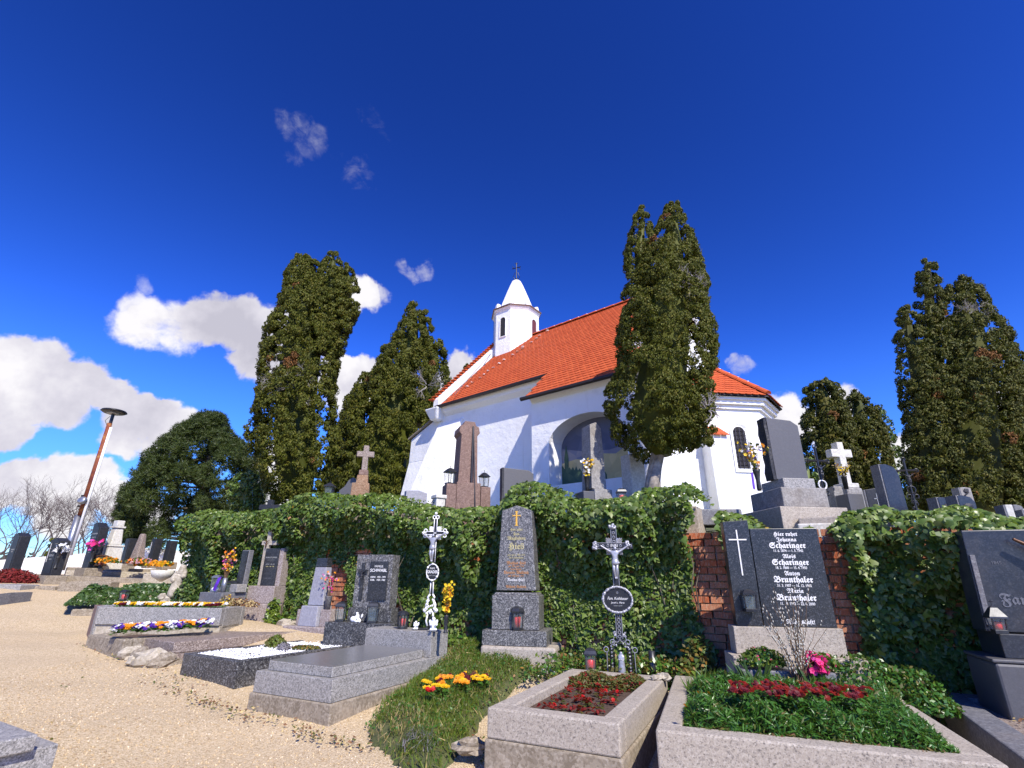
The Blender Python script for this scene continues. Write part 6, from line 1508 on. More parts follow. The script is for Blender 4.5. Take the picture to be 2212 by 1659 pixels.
    B().add([(-.03, 0, .22), (.03, 0, .24), (.01, -.03, .12), (-.05, -.02, .12), (-.03, -.01, 0), (-.09, 0, .02)], [(0, 1, 2, 3), (3, 2, 4, 5)]).build('ribbon', 'ribbon').location = pv + Vector((-.05, -.1, .02))
    tag(bpy.data.objects['ribbon'], 'long purple ribbon hanging from the silk flowers', 'ribbon')
    b = B(); b.ball((0, 0, .05), .055, 8, 6, (1.2, .8, .8), jit=.2); o = b.build('angel_figurine', 'white_ceramic', smooth=True); o.location = MU @ Vector((-.12, .08, zz(1280))); tag(o, 'tiny silvery figurine below the purple ribbon', 'figurine')
    # second pansy grave
    z2 = .66; A = onz(268, 1382, z2); K = onz(190, 1371, z2); J = onz(430, 1350, z2)
    t = thing('grave_border', 'stained concrete grave border with violet and orange pansies', 'grave border', (K.x, K.y, 0), rzof(K, A)); W = (A - K).length; L2 = 2.0
    for (x0, x1, y0, y1) in ((0, W, 0, .12), (0, W, L2 - .12, L2), (0, .12, .12, L2 - .12), (W - .12, W, .12, L2 - .12)): bx('kerb', 'concrete', t, ((x0 + x1) / 2, (y0 + y1) / 2, .2), (x1 - x0 - .003, y1 - y0 - .003, z2 - .2), .012)
    bx('bed', 'soil', t, (W / 2, L2 / 2, .2), (W - .24, L2 - .24, z2 - .24), 0)
    M = Matrix.Translation((K.x, K.y, 0)) @ Matrix.Rotation(R(rzof(K, A)), 4, 'Z'); pts = []
    cc = ['petal_purple', 'petal_white', 'petal_gold_orange']
    a0, a1 = onz(246, 1368, z2 + .06), onz(452, 1355, z2 + .1)
    for i in range(60):
        f = (i + .5) / 60; base = a0.lerp(a1, f)
        for j in range(3):
            zone = int(f * 9) % 3; c = cc[2] if (j == 0 and zone == 1) else random.choice(('petal_purple', 'petal_white', 'petal_purple', 'petal_white', 'petal_gold_orange'))
            pts.append((base + Vector((-.03 * j + random.uniform(-.05, .05), .13 * j - .1 + random.uniform(-.05, .05), random.uniform(-.02, .03))), c))
    pansy_bed('pansy', {'petal_purple': 'deep violet pansy on the stained concrete grave', 'petal_white': 'white and violet pansy on the stained concrete grave', 'petal_gold_orange': 'orange pansy on the stained concrete grave'}, pts, cc, .05, .062, group='pansies on the stained concrete grave')
    # ivy grown grave further back
    z3 = 1.02; P1, P2 = onz(158, 1308, z3 - .12), onz(372, 1304, z3 - .12)
    t = thing('ivy_grave', 'low grave completely overgrown with clipped ivy beside the path', 'grave', (P1.x, P1.y, 0), rzof(P1, P2)); LL = (P2 - P1).length
    g = G(P1.x, P1.y); bx('kerb', 'concrete', t, (LL / 2, .4, g - .2), (LL, .9, z3 - g + .02), .02)
    M = Matrix.Translation((P1.x, P1.y, 0)) @ Matrix.Rotation(R(rzof(P1, P2)), 4, 'Z'); zt = onz(158, 1308, z3).z
    htop = at(260, 1262, P1.y + .4).z
    pp = [(random.uniform(-.12, LL + .05), random.uniform(-.1, .95), 0) for _ in range(6500)]
    pp = [(x, y, z3 - .12 + (htop - z3 + .12) * min(1, (y + .12) * 3.2, (x + .15) * 3) * (.85 + .15 * math.sin(x * 5 + y * 3)) * random.uniform(.75, 1.0)) for x, y, _ in pp]
    nn = rng.normal(size=(len(pp), 3)) * .5 + [0, -.45, .8]
    tag(scatter('foliage', IVY_V, IVY_F, pp, nn, rng.uniform(.05, .09, len(pp)), 'cover_ivy', t, hint=(0, -.5, -1), roll=.5), kind='stuff')
    lantern('small dark red candle lantern standing in the clipped ivy grave', M @ Vector((LL * .47, -.02, z3 - .05)), 0, .12, .2, 'flat')
    # weathered limestone angel group
    q = at(372, 1318, 10.6); u = thing('stone_angel', 'weathered pale limestone angel figure among heaped rocks at the left end of the ivy', 'statue', (q.x, q.y, q.z), 10); k_ = 10.6 * .72 / F
    V = [(0, 0, 30), (-4, 0, 55), (-2, 0, 80), (2, 0, 100), (4, 0, 118), (-9, -3, 94), (-13, -8, 78), (-6, -12, 70), (10, -2, 96), (11, -8, 80), (-8, -4, 40)]
    skin('draped_body', [Vector(v) * k_ for v in V], [(0, 1), (1, 2), (2, 3), (3, 4), (2, 5), (5, 6), (6, 7), (3, 8), (8, 9), (1, 10)], [r_ * k_ for r_ in (17, 15, 13, 9, 9, 9, 8, 6, 8, 8, 12)], 'limestone', u, 2)
    for i, (x, z_, r_) in enumerate(((-22, 18, 13), (-8, 8, 14), (8, 12, 13), (18, 30, 12), (20, 12, 12), (-30, 34, 9), (6, 38, 11), (22, 50, 9), (-14, 28, 10))):
        b = B(); b.ball((x * k_, -.05, z_ * k_), r_ * k_, 9, 7, (1.05, .8, .95), jit=.28); b.build('rock', 'limestone', u)
    # broad lumps of ground ivy beside it
    p = at(402, 1310, 10.6); mass('shrub', 'dark leafy shrub between the limestone angel and the silver lantern', 'shrub', (p.x, p.y, p.z - .05), (.3, .25, .6), 1300, ['cover_ivy', 'ivy'], [.6, .4], .08)
left_graves()

# ------------------------------------------------------------ far-left: terraced kerbs and black headstones
def slabrow(name, label, pts, Y0, zt, h, m, depth=.25, cat='kerb'):
    v = [at(px, py, y) for (px, py), y in zip(pts, Y0)]
    b = B(); n = len(v); vs = []
    for p in v: vs += [(p.x, p.y, p.z - h), (p.x, p.y + depth, p.z - h), (p.x, p.y + depth, p.z), (p.x, p.y, p.z)]
    fs = [(0, 1, 2, 3), (4 * n - 1, 4 * n - 2, 4 * n - 3, 4 * n - 4)]
    for i in range(n - 1):
        for k in range(4): fs.append((4 * i + k, 4 * i + 4 + k, 4 * i + 4 + (k + 1) % 4, 4 * i + (k + 1) % 4))
    b.add(vs, fs)
    o = b.build(name, m, None, bevel=.015); return tag(o, label, cat)
slabrow('kerb', 'long rough grey concrete kerb crossing behind the path at far left', [(-40, 1238), (60, 1240), (140, 1244), (250, 1248), (330, 1252)], [13.6, 13.8, 14.0, 14.3, 14.6], 0, .42, 'concrete', .5)
slabrow('kerb', 'upper grey concrete kerb in front of the black headstones', [(143, 1225), (220, 1226), (300, 1229), (345, 1229)], [16.2, 16.3, 16.4, 16.5], 0, .3, 'concrete', .4)
slabrow('kerb', 'pale limestone step under the upper concrete kerb', [(143, 1232), (220, 1233), (300, 1236), (338, 1236)], [16.0, 16.1, 16.2, 16.3], 0, .25, 'limestone', .3)
slabrow('kerb', 'short grey concrete kerb at the end of the gravel path', [(47, 1266), (90, 1266), (120, 1267)], [12.6, 12.65, 12.7], 0, .45, 'concrete', .18)
slabrow('kerb', 'light grey granite kerb blocks at the left edge', [(-40, 1262), (0, 1262), (45, 1264)], [12.2, 12.2, 12.25], 0, .4, 'granite_grey', .5)
slabrow('kerb', 'dark low kerb in the bottom corner of the left edge', [(-60, 1288), (-10, 1283), (25, 1279)], [10.4, 10.7, 11.0], 0, .25, 'stone_grey', .5)
slabrow('kerb', 'brown stone kerb beyond the clipped ivy grave', [(128, 1257), (170, 1256), (240, 1257)], [12.6, 12.7, 12.8], 0, .3, 'concrete', .3)
slabrow('kerb', 'pale stone kerb at the foot of the limestone angel', [(310, 1240), (345, 1238), (375, 1240)], [14.3, 14.3, 14.3], 0, .35, 'limestone', .4)
p = at(22, 1247, 13.4); mass('red_heather', 'low mound of dark red heather at the left edge', 'shrub', (p.x, p.y, p.z - .15), (.75, .4, .34), 2600, ['heather_red'], [1], .07)
def far_stone(px0, px1, pt, pb, Y, label, lean='flat', lines=(), cross=False, m='stone_black_far', base=True, side='stone_grey', rz=-32, d=.22):
    q = at((px0 + px1) / 2, pb, Y); t = thing('gravestone', label, 'gravestone', (q.x, q.y, q.z), rz); k_ = (CP * Y) / F
    w_ = (px1 - px0) * k_ * .93; h = at((px0 + px1) / 2, pt, Y).z - q.z
    hw = w_ / 2; pl = dict(flat=[(-hw, 0), (hw, 0), (hw, h), (-hw, h)], peak=[(-hw, 0), (hw, 0), (hw, h * .9), (0, h), (-hw, h * .94)], slope=[(-hw, 0), (hw, 0), (hw, h * .88), (-hw * .1, h), (-hw, h * .98)])[lean]
    B().plate(pl, 0, d).build('stone', m, t, bevel=.01)
    B().plate([(x * .8, z * .98 + .01) for x, z in pl], -.012, -.001).build('polished_face', 'stone_black_far', t)
    if base: bx('base', 'concrete', t, (0, d / 2, -.22), (w_ * 1.35, d * 2, .22), .015)
    if cross:
        x = -hw * .55; b = B(); b.box((x, -.016, h * .35), (.015, .006, h * .5)); b.box((x, -.016, h * .7), (.09, .006, .015)); b.build('silver_cross', 'letter_white', t)
    for s_, f, sz in lines: text(t, s_, hw * .15, h * f, sz, 'letter_grey', -.014, sx=.8)
    return t
far_stone(-12, 35, 1150, 1234, 14.0, 'black headstone cut by the left edge with two faint name lines', 'peak', (('Familie Kohl', .55, .06), ('ruhet sanft', .5, .04)))
far_stone(68, 126, 1161, 1243, 13.6, 'black headstone with a thin silver cross beside the lamp post', 'peak', (('FAMILIE', .62, .05), ('GESINGER', .52, .08), ('1901 - 1978', .42, .04)), True)
far_stone(163, 204, 1128, 1227, 15.0, 'tallest black headstone with many silver lines right of the lamp post', 'slope', (('FAMILIE BAUER', .74, .065), ('JOHANN 1901', .66, .045), ('MARIA 1905', .6, .045), ('1911 - 1979', .54, .045), ('KARL 1930', .47, .045), ('1931 - 1990', .4, .045), ('ANNA 1935', .33, .045)))
far_stone(252, 273, 1163, 1218, 17.5, 'narrow black headstone right of the white stone pillar', 'flat')
far_stone(312, 331, 1163, 1212, 17.5, 'narrow dark green headstone with a thin cross right of the leaning brown obelisk', 'flat', (), True)
far_stone(344, 365, 1168, 1214, 17.5, 'narrow dark headstone nearest the limestone angel', 'flat')
def pillar():
    q = at(232, 1222, 15.6); t = thing('stone_pillar', 'white weathered stone pillar monument with capital among the black headstones', 'monument', (q.x, q.y, q.z - .1), -30); H = at(232, 1124, 15.6).z - q.z + .1
    bx('foot', 'stone_white', t, (0, 0, 0), (.62, .5, H * .12), .02); bx('die', 'stone_white', t, (0, 0, H * .12), (.5, .42, H * .33), .02, top=(.9, .9)); bx('moulding', 'stone_white', t, (0, 0, H * .45), (.5, .42, .05), .015)
    bx('shaft', 'stone_white', t, (0, 0, H * .45 + .05), (.36, .3, H * .35), .03, top=(.72, .72)); bx('capital', 'stone_white', t, (0, 0, H * .8 + .05), (.34, .28, .05), .01); bx('head', 'stone_white', t, (0, 0, H * .8 + .1), (.26, .2, H * .12), .02)
pillar()
q = at(292, 1222, 16.2); H = at(310, 1153, 16.2).z - q.z; t = B().box((0, 0, 0), (.36, .3, H), top=(.42, .42)).build('gravestone', 'granite_brown', None, bevel=.04); t.location = q; t.rotation_euler = (0, .0, R(-20)); tag(t, 'slim brown weathered obelisk among the far left graves', 'gravestone')
for px, py, Y, cols, lab, H, vs_ in ((196, 1214, 14.8, ['petal_pink', 'petal_magenta'], 'bright pink roses in a dark vase by the tallest black headstone', .3, 'stone_black_far'), (118, 1228, 13.5, ['petal_white'], 'white roses in a dark vase beside the lamp post foot', .3, 'stone_black_far')):
    p = at(px, py, Y); vase('dark vase holding the ' + lab.split(' in a')[0] + ' by the far headstones', p, .06, .28, vs_); bouquet('roses', lab, p + Vector((0, 0, .22)), H, .2, 9, cols, .12, nflow=3, low=.8)
for px, py, Y, cols, lab in ((228, 1215, 15.0, ['petal_gold_orange'], 'orange pansies at the foot of the white stone pillar'), (318, 1222, 15.8, ['petal_gold_orange', 'leaf_copper'], 'orange and yellow flower bed by the narrow dark green headstone'), (300, 1216, 15.7, ['petal_pale_pink', 'petal_orange'], 'pink and peach flowers at the foot of the brown obelisk'),
                           (345, 1222, 15.6, ['petal_gold_orange', 'petal_yellow'], 'yellow flowers below the narrow dark headstone nearest the statue')):
    p = at(px, py, Y); mass('flower_patch', lab, 'flowers', p, (.4, .2, .14), 260, cols + ['cover_green'], [.7 / len(cols)] * len(cols) + [.3], .08, PET_V, PET_F)
p = at(216, 1222, 15.0); lantern('copper coloured lantern at the foot of the white stone pillar', p, 0, .2, .3, 'flat', m='bronze')
p = at(348, 1252, 13.0); b = B(); b.lathe([(.02, 0), (.22, .12), (.26, .26), (.24, .26), (.2, .16)], n=16); o = b.build('stone_bowl', 'stone_white', smooth=True); o.location = p + Vector((0, 0, -.05)); tag(o, 'pale shallow stone bowl at the left of the limestone angel', 'bowl')
# lamp post
def lamp():
    Y = 16.0; q = at(132, 1232, Y); T = at(240, 893, Y); t = thing('lamp_post', 'tall lamp post with saucer shaped head and peeling rust brown and white pole', 'street lamp', (q.x, Y, q.z)); H = T.z - q.z; x = T.x - q.x
    s_ = lambda f: (x * f, 0, H * f); zf = lambda py: (at(180, py, Y).z - q.z) / H
    b = B(); b.tube([s_(0), s_(zf(1116))], .085, 12); b.tube([s_(zf(1116)), s_(zf(1113))], [.085, .06], 12); b.build('lower_tube', 'metal_grey', t, smooth=True)
    b = B(); b.tube([s_(zf(1114)), s_(.93)], [.082, .07], 12, M=Matrix.Translation((.06, 0, 0))); b.build('rusty_pole', 'rust', t, smooth=True)
    b = B(); b.tube([s_(zf(1200)), s_(.9)], .042, 8, M=Matrix.Translation((.165, -.02, 0))); b.build('white_pipe', 'white_paint', t, smooth=True)
    b = B(); b.tube([s_(.92), s_(1.0)], .05, 10, M=Matrix.Translation((.08, 0, 0))); b.tube([s_(.98), (s_(.95)[0] - .12, 0, H * .95), s_(.91)], .008, 5); b.build('neck', 'iron_black', t)
    top = Matrix.Translation((x + .08, 0, H)); b = B(); b.lathe([(.06, 0), (.3, .01), (.37, .05), (.34, .09), (.15, .13), (.02, .14)], n=24, M=top); b.build('lamp_head', 'iron_black', t, smooth=True)
    B().lathe([(.17, -.03), (.2, .012), (.01, .014)], n=20, M=top).build('lamp_glass', 'metal_grey', t, smooth=True)
    f = zf(1084); M = Matrix.Translation((x * f + .1, -.1, H * f)) @ Matrix.Rotation(R(70), 4, 'X'); B().lathe([(.08, -.02), (.12, .02), (.12, .1), (.08, .13)], n=18, M=M).build('loudspeaker', 'metal_grey', t, smooth=True)
    b = B(); b.tube([(x * f - .12, 0, H * f - .14), (x * f + .18, 0, H * f - .1)], .03, 6); b.tube([(x * f - .1, 0, H * f + .18), (x * f + .12, 0, H * f + .2)], .03, 6); b.build('clamp', 'iron_black', t)
def rust(g):
    nz = g.noise(g.co, 5, 6, .7); g.set(g.b, 'Base Color', g.ramp(nz, [(.35, (.12, .02, .012)), (.55, (.2, .05, .015)), (.68, (.36, .18, .04))])); g.set(g.b, 'Roughness', .8)
mat('rust', rust)
lamp()

# ------------------------------------------------------------ right: big black headstone with bronze figure
def right_stone():
    Y = 4.35; q = at(2190, 1500, Y); t = thing('gravestone', 'large dark blue grey headstone at the right edge with bronze figure and lettering', 'gravestone', (q.x, Y, 0), -22)
    zz = lambda py: at(2112, py, Y).z; k_ = Y * .985 / F
    bx('plinth', 'stone_dark_plain', t, (.74, .28, .2), (1.6, .56, zz(1433) - .2), .02)
    bx('plinth_cap', 'stone_dark_plain', t, (.74, .28, zz(1433) + .002), (1.62, .56, .025), .008)
    bx('foot', 'stone_blue_grey', t, (.78, .3, zz(1426) + .006), (1.46, .42, zz(1372) - zz(1426)), .006)
    zb, zt = zz(1371) + .01, zz(1143)
    B().plate([(.0, zb), (1.5, zb), (1.5, zt), (.03, zt)], .16, .42).build('headstone', 'stone_blue_grey', t, bevel=.008)
    B().plate([(.012, zb + .05), (.05, zb + .05), (.07, zt - .2), (.035, zt - .2)], .145, .159).build('side_strip', 'stone_grey', t, bevel=.003)
    M = Matrix.Translation((.56, .08, zz(1330) + .05)); body('bronze_figure', t, zz(1175) - zz(1330), 'bronze', M)
    text(t, 'Familie', .33, zz(1296), .11, 'letter_dim', .158, frak=True, bold=.001); text(t, 'MATHIAS', .5, zz(1346), .05, 'letter_dim', .158, sx=1.15); text(t, '1845', .2, zz(1215), .035, 'letter_dim', .158)
    M2_ = Matrix.Translation(t.location) @ Matrix.Rotation(R(-22), 4, 'Z')
    lantern('dark square lantern with red candle and small cross by the large right headstone', M2_ @ Vector((.04, .03, zz(1372) + .01)), -20, .088, .14, 'hip', m='metal_dark', cross=True)
    z = .57; A = onz(2013, 1492, z); C = onz(2212, 1640, z)
    rz = rzof(A, C); Lb = (C - A).length * 1.35
    t2 = thing('grave_border', 'dark stone grave border in the bottom right corner with dry leaves inside', 'grave border', (A.x, A.y, 0), rz)
    bx('kerb', 'stone_grey', t2, (Lb / 2, .1, .1), (Lb, .2, z - .1), .012); bx('kerb', 'stone_grey', t2, (.1, 1.0, .1), (.2, 1.6, z - .1), .012)
    bx('bed', 'granite_brown', t2, (Lb / 2 + .2, .95, .1), (Lb, 1.5, z - .14), 0)
    M3 = Matrix.Translation((A.x, A.y, 0)) @ Matrix.Rotation(R(rz), 4, 'Z')
    pts = [M3 @ Vector((random.uniform(.3, 1.5), random.uniform(.3, 1.5), z - .03 + random.random() * .03)) for _ in range(900)]
    cover('dry_leaves', 'dry leaves and moss lying in the dark border at the bottom right', 'dry leaves', pts, 0, 0, ['dead_leaf', 'leaf_copper', 'straw'], size=.035, mi=rng.integers(0, 3, 900))
right_stone()
def edge_shrub():
    for px, py, Y, s_, lab in ((1960, 1462, 4.9, .24, 'weedy green plants at the foot of the right ivy'), (1855, 1450, 5.0, .3, 'dense green leaves spilling behind the right end of the planter'), (2010, 1500, 4.5, .16, 'yellow green sprout between the wide grave and the dark border')):
        p = at(px, py, Y); mass('weeds', lab, 'weeds', (p.x, p.y, p.z - .12), (s_ * 1.2, s_, s_ * .85), 1300, ['cover_green', 'cover_olive', 'ivy_young'], [.75, .2, .05], .038)
edge_shrub()

# ------------------------------------------------------------ monuments on the terrace
def blk(name, m, t, c, d, **k): return bx(name, m, t, c, d, k.pop('bevel', .01), **k)
def terr(px, Y, py=1110):
    p = at(px, py, Y); return Vector((p.x, Y, TH(p.x, Y)))
def zat(px, py, Y): return at(px, py, Y).z
def monuments():
    # big brown double stepped monument with hanging cables
    Y = 9.6; p = terr(1006, Y); t = thing('monument', 'tall reddish brown stone monument with two lanterns and black cables in front of the chapel', 'monument', p, 20); z0 = p.z; k_ = Y * 1.02 / F; Z = lambda py: zat(1006, py, Y) - z0
    blk('pedestal', 'sandstone_brown', t, (0, .1, -.1), (.46, .5, Z(1045) + .1)); 
    for sg in (-1, 1): blk('side_block', 'sandstone_brown', t, (sg * .33, .02, -.1), (.19, .36, Z(1050 if sg < 0 else 1052) + .1))
    zb, zt = Z(1045) + .003, Z(912)
    B().plate([(-.19, zb), (.19, zb), (.16, zt - .28), (.21, zt - .22), (.19, zt - .1), (.13, zt - .08), (.1, zt), (-.1, zt), (-.13, zt - .08), (-.19, zt - .1), (-.21, zt - .22), (-.16, zt - .28)], -.06, .38).build('shaft', 'sandstone_brown', t, bevel=.01)
    b = B(); b.tube([(.06, -.075, zt - .1), (.05, -.16, 0)], .012, 5); b.tube([(.07, -.075, zt - .1), (.14, -.2, 0)], .012, 5); b.build('cable', 'iron_black', t)
    M = Matrix.Translation(p) @ Matrix.Rotation(R(20), 4, 'Z')
    lantern('iron church style lantern left of the tall reddish brown monument', M @ Vector((-.34, -.02, Z(1050) + .004)), 40, .15, .28, 'hip', candle=False, m='metal_dark', cross=True, group='lanterns on the reddish brown monument'); lantern('iron church style lantern right of the tall reddish brown monument', M @ Vector((.34, .0, Z(1052) + .004)), 40, .13, .26, 'hip', candle=False, m='metal_dark', cross=True, group='lanterns on the reddish brown monument')
    # pale pillar with a chain and low grey stone
    Y = 8.9; p = terr(946, Y); t = thing('stone_post', 'pale square stone post carrying an iron chain above the ivy', 'post', p, 35); Z = lambda py: zat(946, py, Y) - p.z
    blk('post', 'stone_white', t, (0, 0, -.1), (.17, .17, Z(1078) + .1)); blk('cap', 'stone_white', t, (0, 0, Z(1078) + .002), (.21, .21, Z(1070) - Z(1078)), bevel=.012)
    b = B()
    for i in range(11): f = i / 10; ring(b, (-.1 - .42 * f, 0, Z(1084) - .14 * math.sin(f * 2.6)), .022, .006, 8, M=Matrix.Rotation(.2 * (i % 2), 4, 'Z'))
    b.build('chain', 'iron_black', t)
    Y = 10.5; p = terr(897, Y); t = thing('gravestone', 'low plain grey headstone at the foot of the chapel corner', 'gravestone', p, 25); Z = lambda py: zat(897, py, Y) - p.z
    B().plate([(-.22, -.1), (.22, -.1), (.22, Z(1064)), (.04, Z(1059)), (-.22, Z(1061))], 0, .16).build('stone', 'stone_lilac', t, bevel=.008)
    # black slab
    Y = 8.9; p = terr(1120, Y); t = thing('gravestone', 'plain black headstone with rough left edge in front of the chapel wall', 'gravestone', p, 16); Z = lambda py: zat(1120, py, Y) - p.z
    B().plate([(-.27, -.1), (.28, -.1), (.28, Z(1022)), (.2, Z(1015)), (-.27, Z(1012))], 0, .16).build('stone', 'stone_grey', t, bevel=.006).data.materials[0] = MT['stone_dark_plain']
    b = B(); b.box((-.285, .08, -.1), (.03, .16, Z(1012) + .1)); b.build('rough_edge', 'rough_black', t, sub=6, rough=.012)
    # tall stele with pedestal
    Y = 8.2; p = terr(1297, Y); t = thing('monument', 'tall plain grey pointed stele on a grey pedestal before the mural niche', 'monument', p, 20); Z = lambda py: zat(1297, py, Y) - p.z
    blk('pedestal', 'stone_weathered', t, (.05, .15, -.1), (.32, .4, Z(1057) + .1)); blk('flower_block', 'stone_dark_plain', t, (-.2, .12, -.1), (.2, .3, Z(1063) + .1))
    zb, zt = Z(1056), Z(911); b = B(); b.add([(-.13, 0, zb), (.14, 0, zb), (.14, .34, zb), (-.13, .34, zb), (-.1, .02, zt - .05), (.02, .02, zt), (.11, .02, zt - .1), (.11, .32, zt - .1), (.02, .32, zt), (-.1, .32, zt - .05)], [(3, 2, 1, 0), (0, 1, 6, 5, 4), (1, 2, 7, 6), (2, 3, 9, 8, 7), (3, 0, 4, 9), (4, 5, 8, 9), (5, 6, 7, 8)]); b.build('shaft', 'stone_weathered', t, bevel=.006)
    pv = Matrix.Translation(p) @ Matrix.Rotation(R(20), 4, 'Z') @ Vector((-.2, .03, Z(1063) + .003)); vase('tall black vase in front of the pointed stele', pv, .045, .24, 'stone_black_far', prof=[(.35, 0), (.4, .3), (.55, .98), (.6, 1), (.5, 1)])
    bouquet('forsythia_bunch', 'yellow forsythia with tall willow twigs in front of the pointed stele', pv + Vector((0, 0, .2)), .34, .13, 14, ['petal_forsythia', 'petal_yellow', 'petal_white'], .045, nflow=7, low=.2)
    # light stone right of it, behind the big thuja trunk
    Y = 8.6; p = terr(1383, Y); t = thing('gravestone', 'rough edged pale headstone between the pointed stele and the thuja trunk', 'gravestone', p, 30); Z = lambda py: zat(1383, py, Y) - p.z
    B().plate([(-.14, -.1), (.2, -.1), (.2, Z(995)), (.12, Z(983)), (-.14, Z(982))], 0, .24).build('stone', 'stone_white', t, bevel=.02)
    Y = 7.9; p = terr(1345, Y); lantern('small red lantern on the terrace left of the thuja trunk', Vector((p.x, p.y, zat(1345, 1083, Y))), 0, .12, .16, 'dome')
    # brown cross on a rough pedestal at left
    Y = 11.5; p = terr(772, Y); t = thing('stone_cross', 'brown stone cross on a rough orange brown pedestal above the ivy', 'grave cross', p, 12); Z = lambda py: zat(772, py, Y) - p.z
    blk('pedestal', 'stone_orange', t, (0, .1, -.1), (.42, .34, Z(1044) + .1), top=(.9, .9)); blk('upper_pedestal', 'stone_orange', t, (.02, .1, Z(1044) + .002), (.26, .24, Z(1026) - Z(1044)), top=(.9, .9)); blk('cross_foot', 'sandstone_brown', t, (.03, .1, Z(1026) + .003), (.2, .2, Z(1015) - Z(1026)))
    zt = Z(961); B().plate([(-.03, Z(1015)), (.1, Z(1015)), (.09, zt - .27), (.22, zt - .27), (.22, zt - .14), (.09, zt - .14), (.09, zt), (-.03, zt), (-.03, zt - .14), (-.17, zt - .14), (-.17, zt - .27), (-.03, zt - .27)], .04, .16).build('cross', 'stone_orange', t, bevel=.012).data.materials[0] = MT['granite_brown']
    Y = 12; p = terr(744, Y); t = B().plate([(-.2, -.2), (.22, -.2), (.22, .5), (.1, .62), (0, .55), (-.08, .4), (-.2, .3)], 0, .18).build('gravestone', 'stone_dark_plain', None, bevel=.02); p.z = zat(744, 1078, Y) - .1; t.location = p; tag(t, 'dark scrolled stone left of the brown cross pedestal', 'gravestone')
    Y = 11; p = terr(705, Y); p.z = zat(705, 1072, Y); lantern('small dark lantern on the ivy left of the brown cross', p, 0, .16, .25, 'hip', candle=False, cross=True)
    Y = 12.5; p = at(578, 1112, Y); t = B().plate([(-.06, -.4), (.06, -.4), (.06, .12), (.24, .12), (.24, .24), (.06, .24), (.06, .36), (-.06, .36), (-.06, .24), (-.24, .24), (-.24, .12), (-.06, .12)], 0, .12).build('stone_cross', 'stone_black_far', None, bevel=.01); t.location = p; tag(t, 'black stone cross peeping above the ivy at left', 'grave cross')
    # large black slab on stepped blocks, right
    Y = 6.75; p = terr(1718, Y); t = thing('monument', 'large black slab with rough edge on stepped granite blocks above the brick wall', 'monument', (p.x, Y, 0), 6); Z = lambda py: zat(1690, py, Y)
    blk('bottom_step', 'granite_light', t, (.02, .15, 1.9), (.9, 1.0, Z(1102) - 1.9)); blk('middle_step', 'stone_weathered', t, (0, .1, Z(1102) + .003), (.62, .72, Z(1060) - Z(1102)), bevel=.015); blk('top_step', 'granite_grey', t, (.02, .08, Z(1060) + .003), (.44, .5, Z(1038) - Z(1060)))
    zb, zt = Z(1038) + .003, Z(906)
    B().plate([(-.21, zb), (.24, zb), (.24, zt - .1), (.14, zt - .03), (-.21, zt)], -.06, .1).build('slab', 'stone_lilac', t, bevel=.006).data.materials[0] = MT['stone_dark_plain']
    b = B(); b.box((-.232, .02, zb), (.045, .16, zt - zb)); b.build('rough_edge', 'rough_black', t, sub=7, rough=.022)
    pv = at(1641, 1060, 6.3); vase('tall black vase left of the large black slab', pv, .045, .26, 'stone_black_far', prof=[(.3, 0), (.36, .1), (.3, .5), (.5, .9), (.6, 1), (.5, 1)])
    bouquet('flower_bunch', 'spring flowers with purple ribbon and yellow twigs left of the large black slab', pv + Vector((0, 0, .22)), .4, .17, 16, ['petal_yellow', 'petal_gold_orange', 'petal_white', 'petal_forsythia', 'petal_purple'], .05, leafm='cover_olive', nflow=7, low=.1)
    b = B(); b.add([(-.02, 0, 0), (.01, 0, 0), (.0, -.01, -.22), (-.03, -.01, -.2)], [(0, 1, 2, 3)]); o = b.build('ribbon', 'ribbon'); o.location = pv + Vector((-.07, -.03, .22)); tag(o, 'purple ribbon hanging beside the tall black vase on the terrace', 'ribbon')
    # coping blocks of the terrace
    for px, py, Y, w_, rz, m, lab in ((1545, 1112, 6.75, .55, -5, 'stone_grey', 'grey coping block left of the black double headstone'), (1790, 1128, 6.3, .6, -35, 'granite_light', 'pale coping block right of the black double headstone'), (1770, 1143, 6.1, .5, -20, 'stone_white', 'white stained stone block under the right coping')):
        p = at(px, py, Y); o = B().box((0, 0, -.2), (w_, .4, .2)).build('coping_block', m, None, bevel=.015); o.location = (p.x, p.y, p.z + .05); o.rotation_euler = (0, 0, R(rz)); tag(o, lab, 'stone block')
    # iron crosses
    for px, pt, pb, Y, lab in ((1765, 965, 1110, 8.0, 'rusty black iron crucifix between the large slab and the white cross'), (1958, 992, 1108, 9.5, 'black iron crucifix behind the tall blue grey slab')):
        p = at(px + 24, pb, Y); H = zat(px, pt, Y) - p.z; t = thing('iron_cross', lab, 'grave cross', p, 10 if px < 1900 else -10, 'small iron crosses on the terrace')
        b = B(); b.tube([(0, 0, -.3), (0, 0, H)], .02, 6); b.tube([(-H * .17, 0, H * .78), (H * .17, 0, H * .78)], .02, 6)
        for i in range(12): ring(b, (random.uniform(-.03, .03), 0, H * random.uniform(.0, .35)), .03, .008, 8)
        for sg in (-1, 1): ring(b, (sg * H * .17, 0, H * .78), .035, .01, 8); ring(b, (sg * .06, 0, H * .3), .04, .01, 8)
        ring(b, (0, 0, H), .035, .01, 8); b.build('cross_bars', 'iron_black', t); body('figure', t, H * .22, 'metal_dark' if px < 1900 else 'rough_black', Matrix.Translation((0, -.04, H * .5)))
        b = B(); ring(b, (.0, -.01, H * .42), .07, .012, 16); b.build('plate_ring', 'white_paint' if px < 1900 else 'iron_black', t)
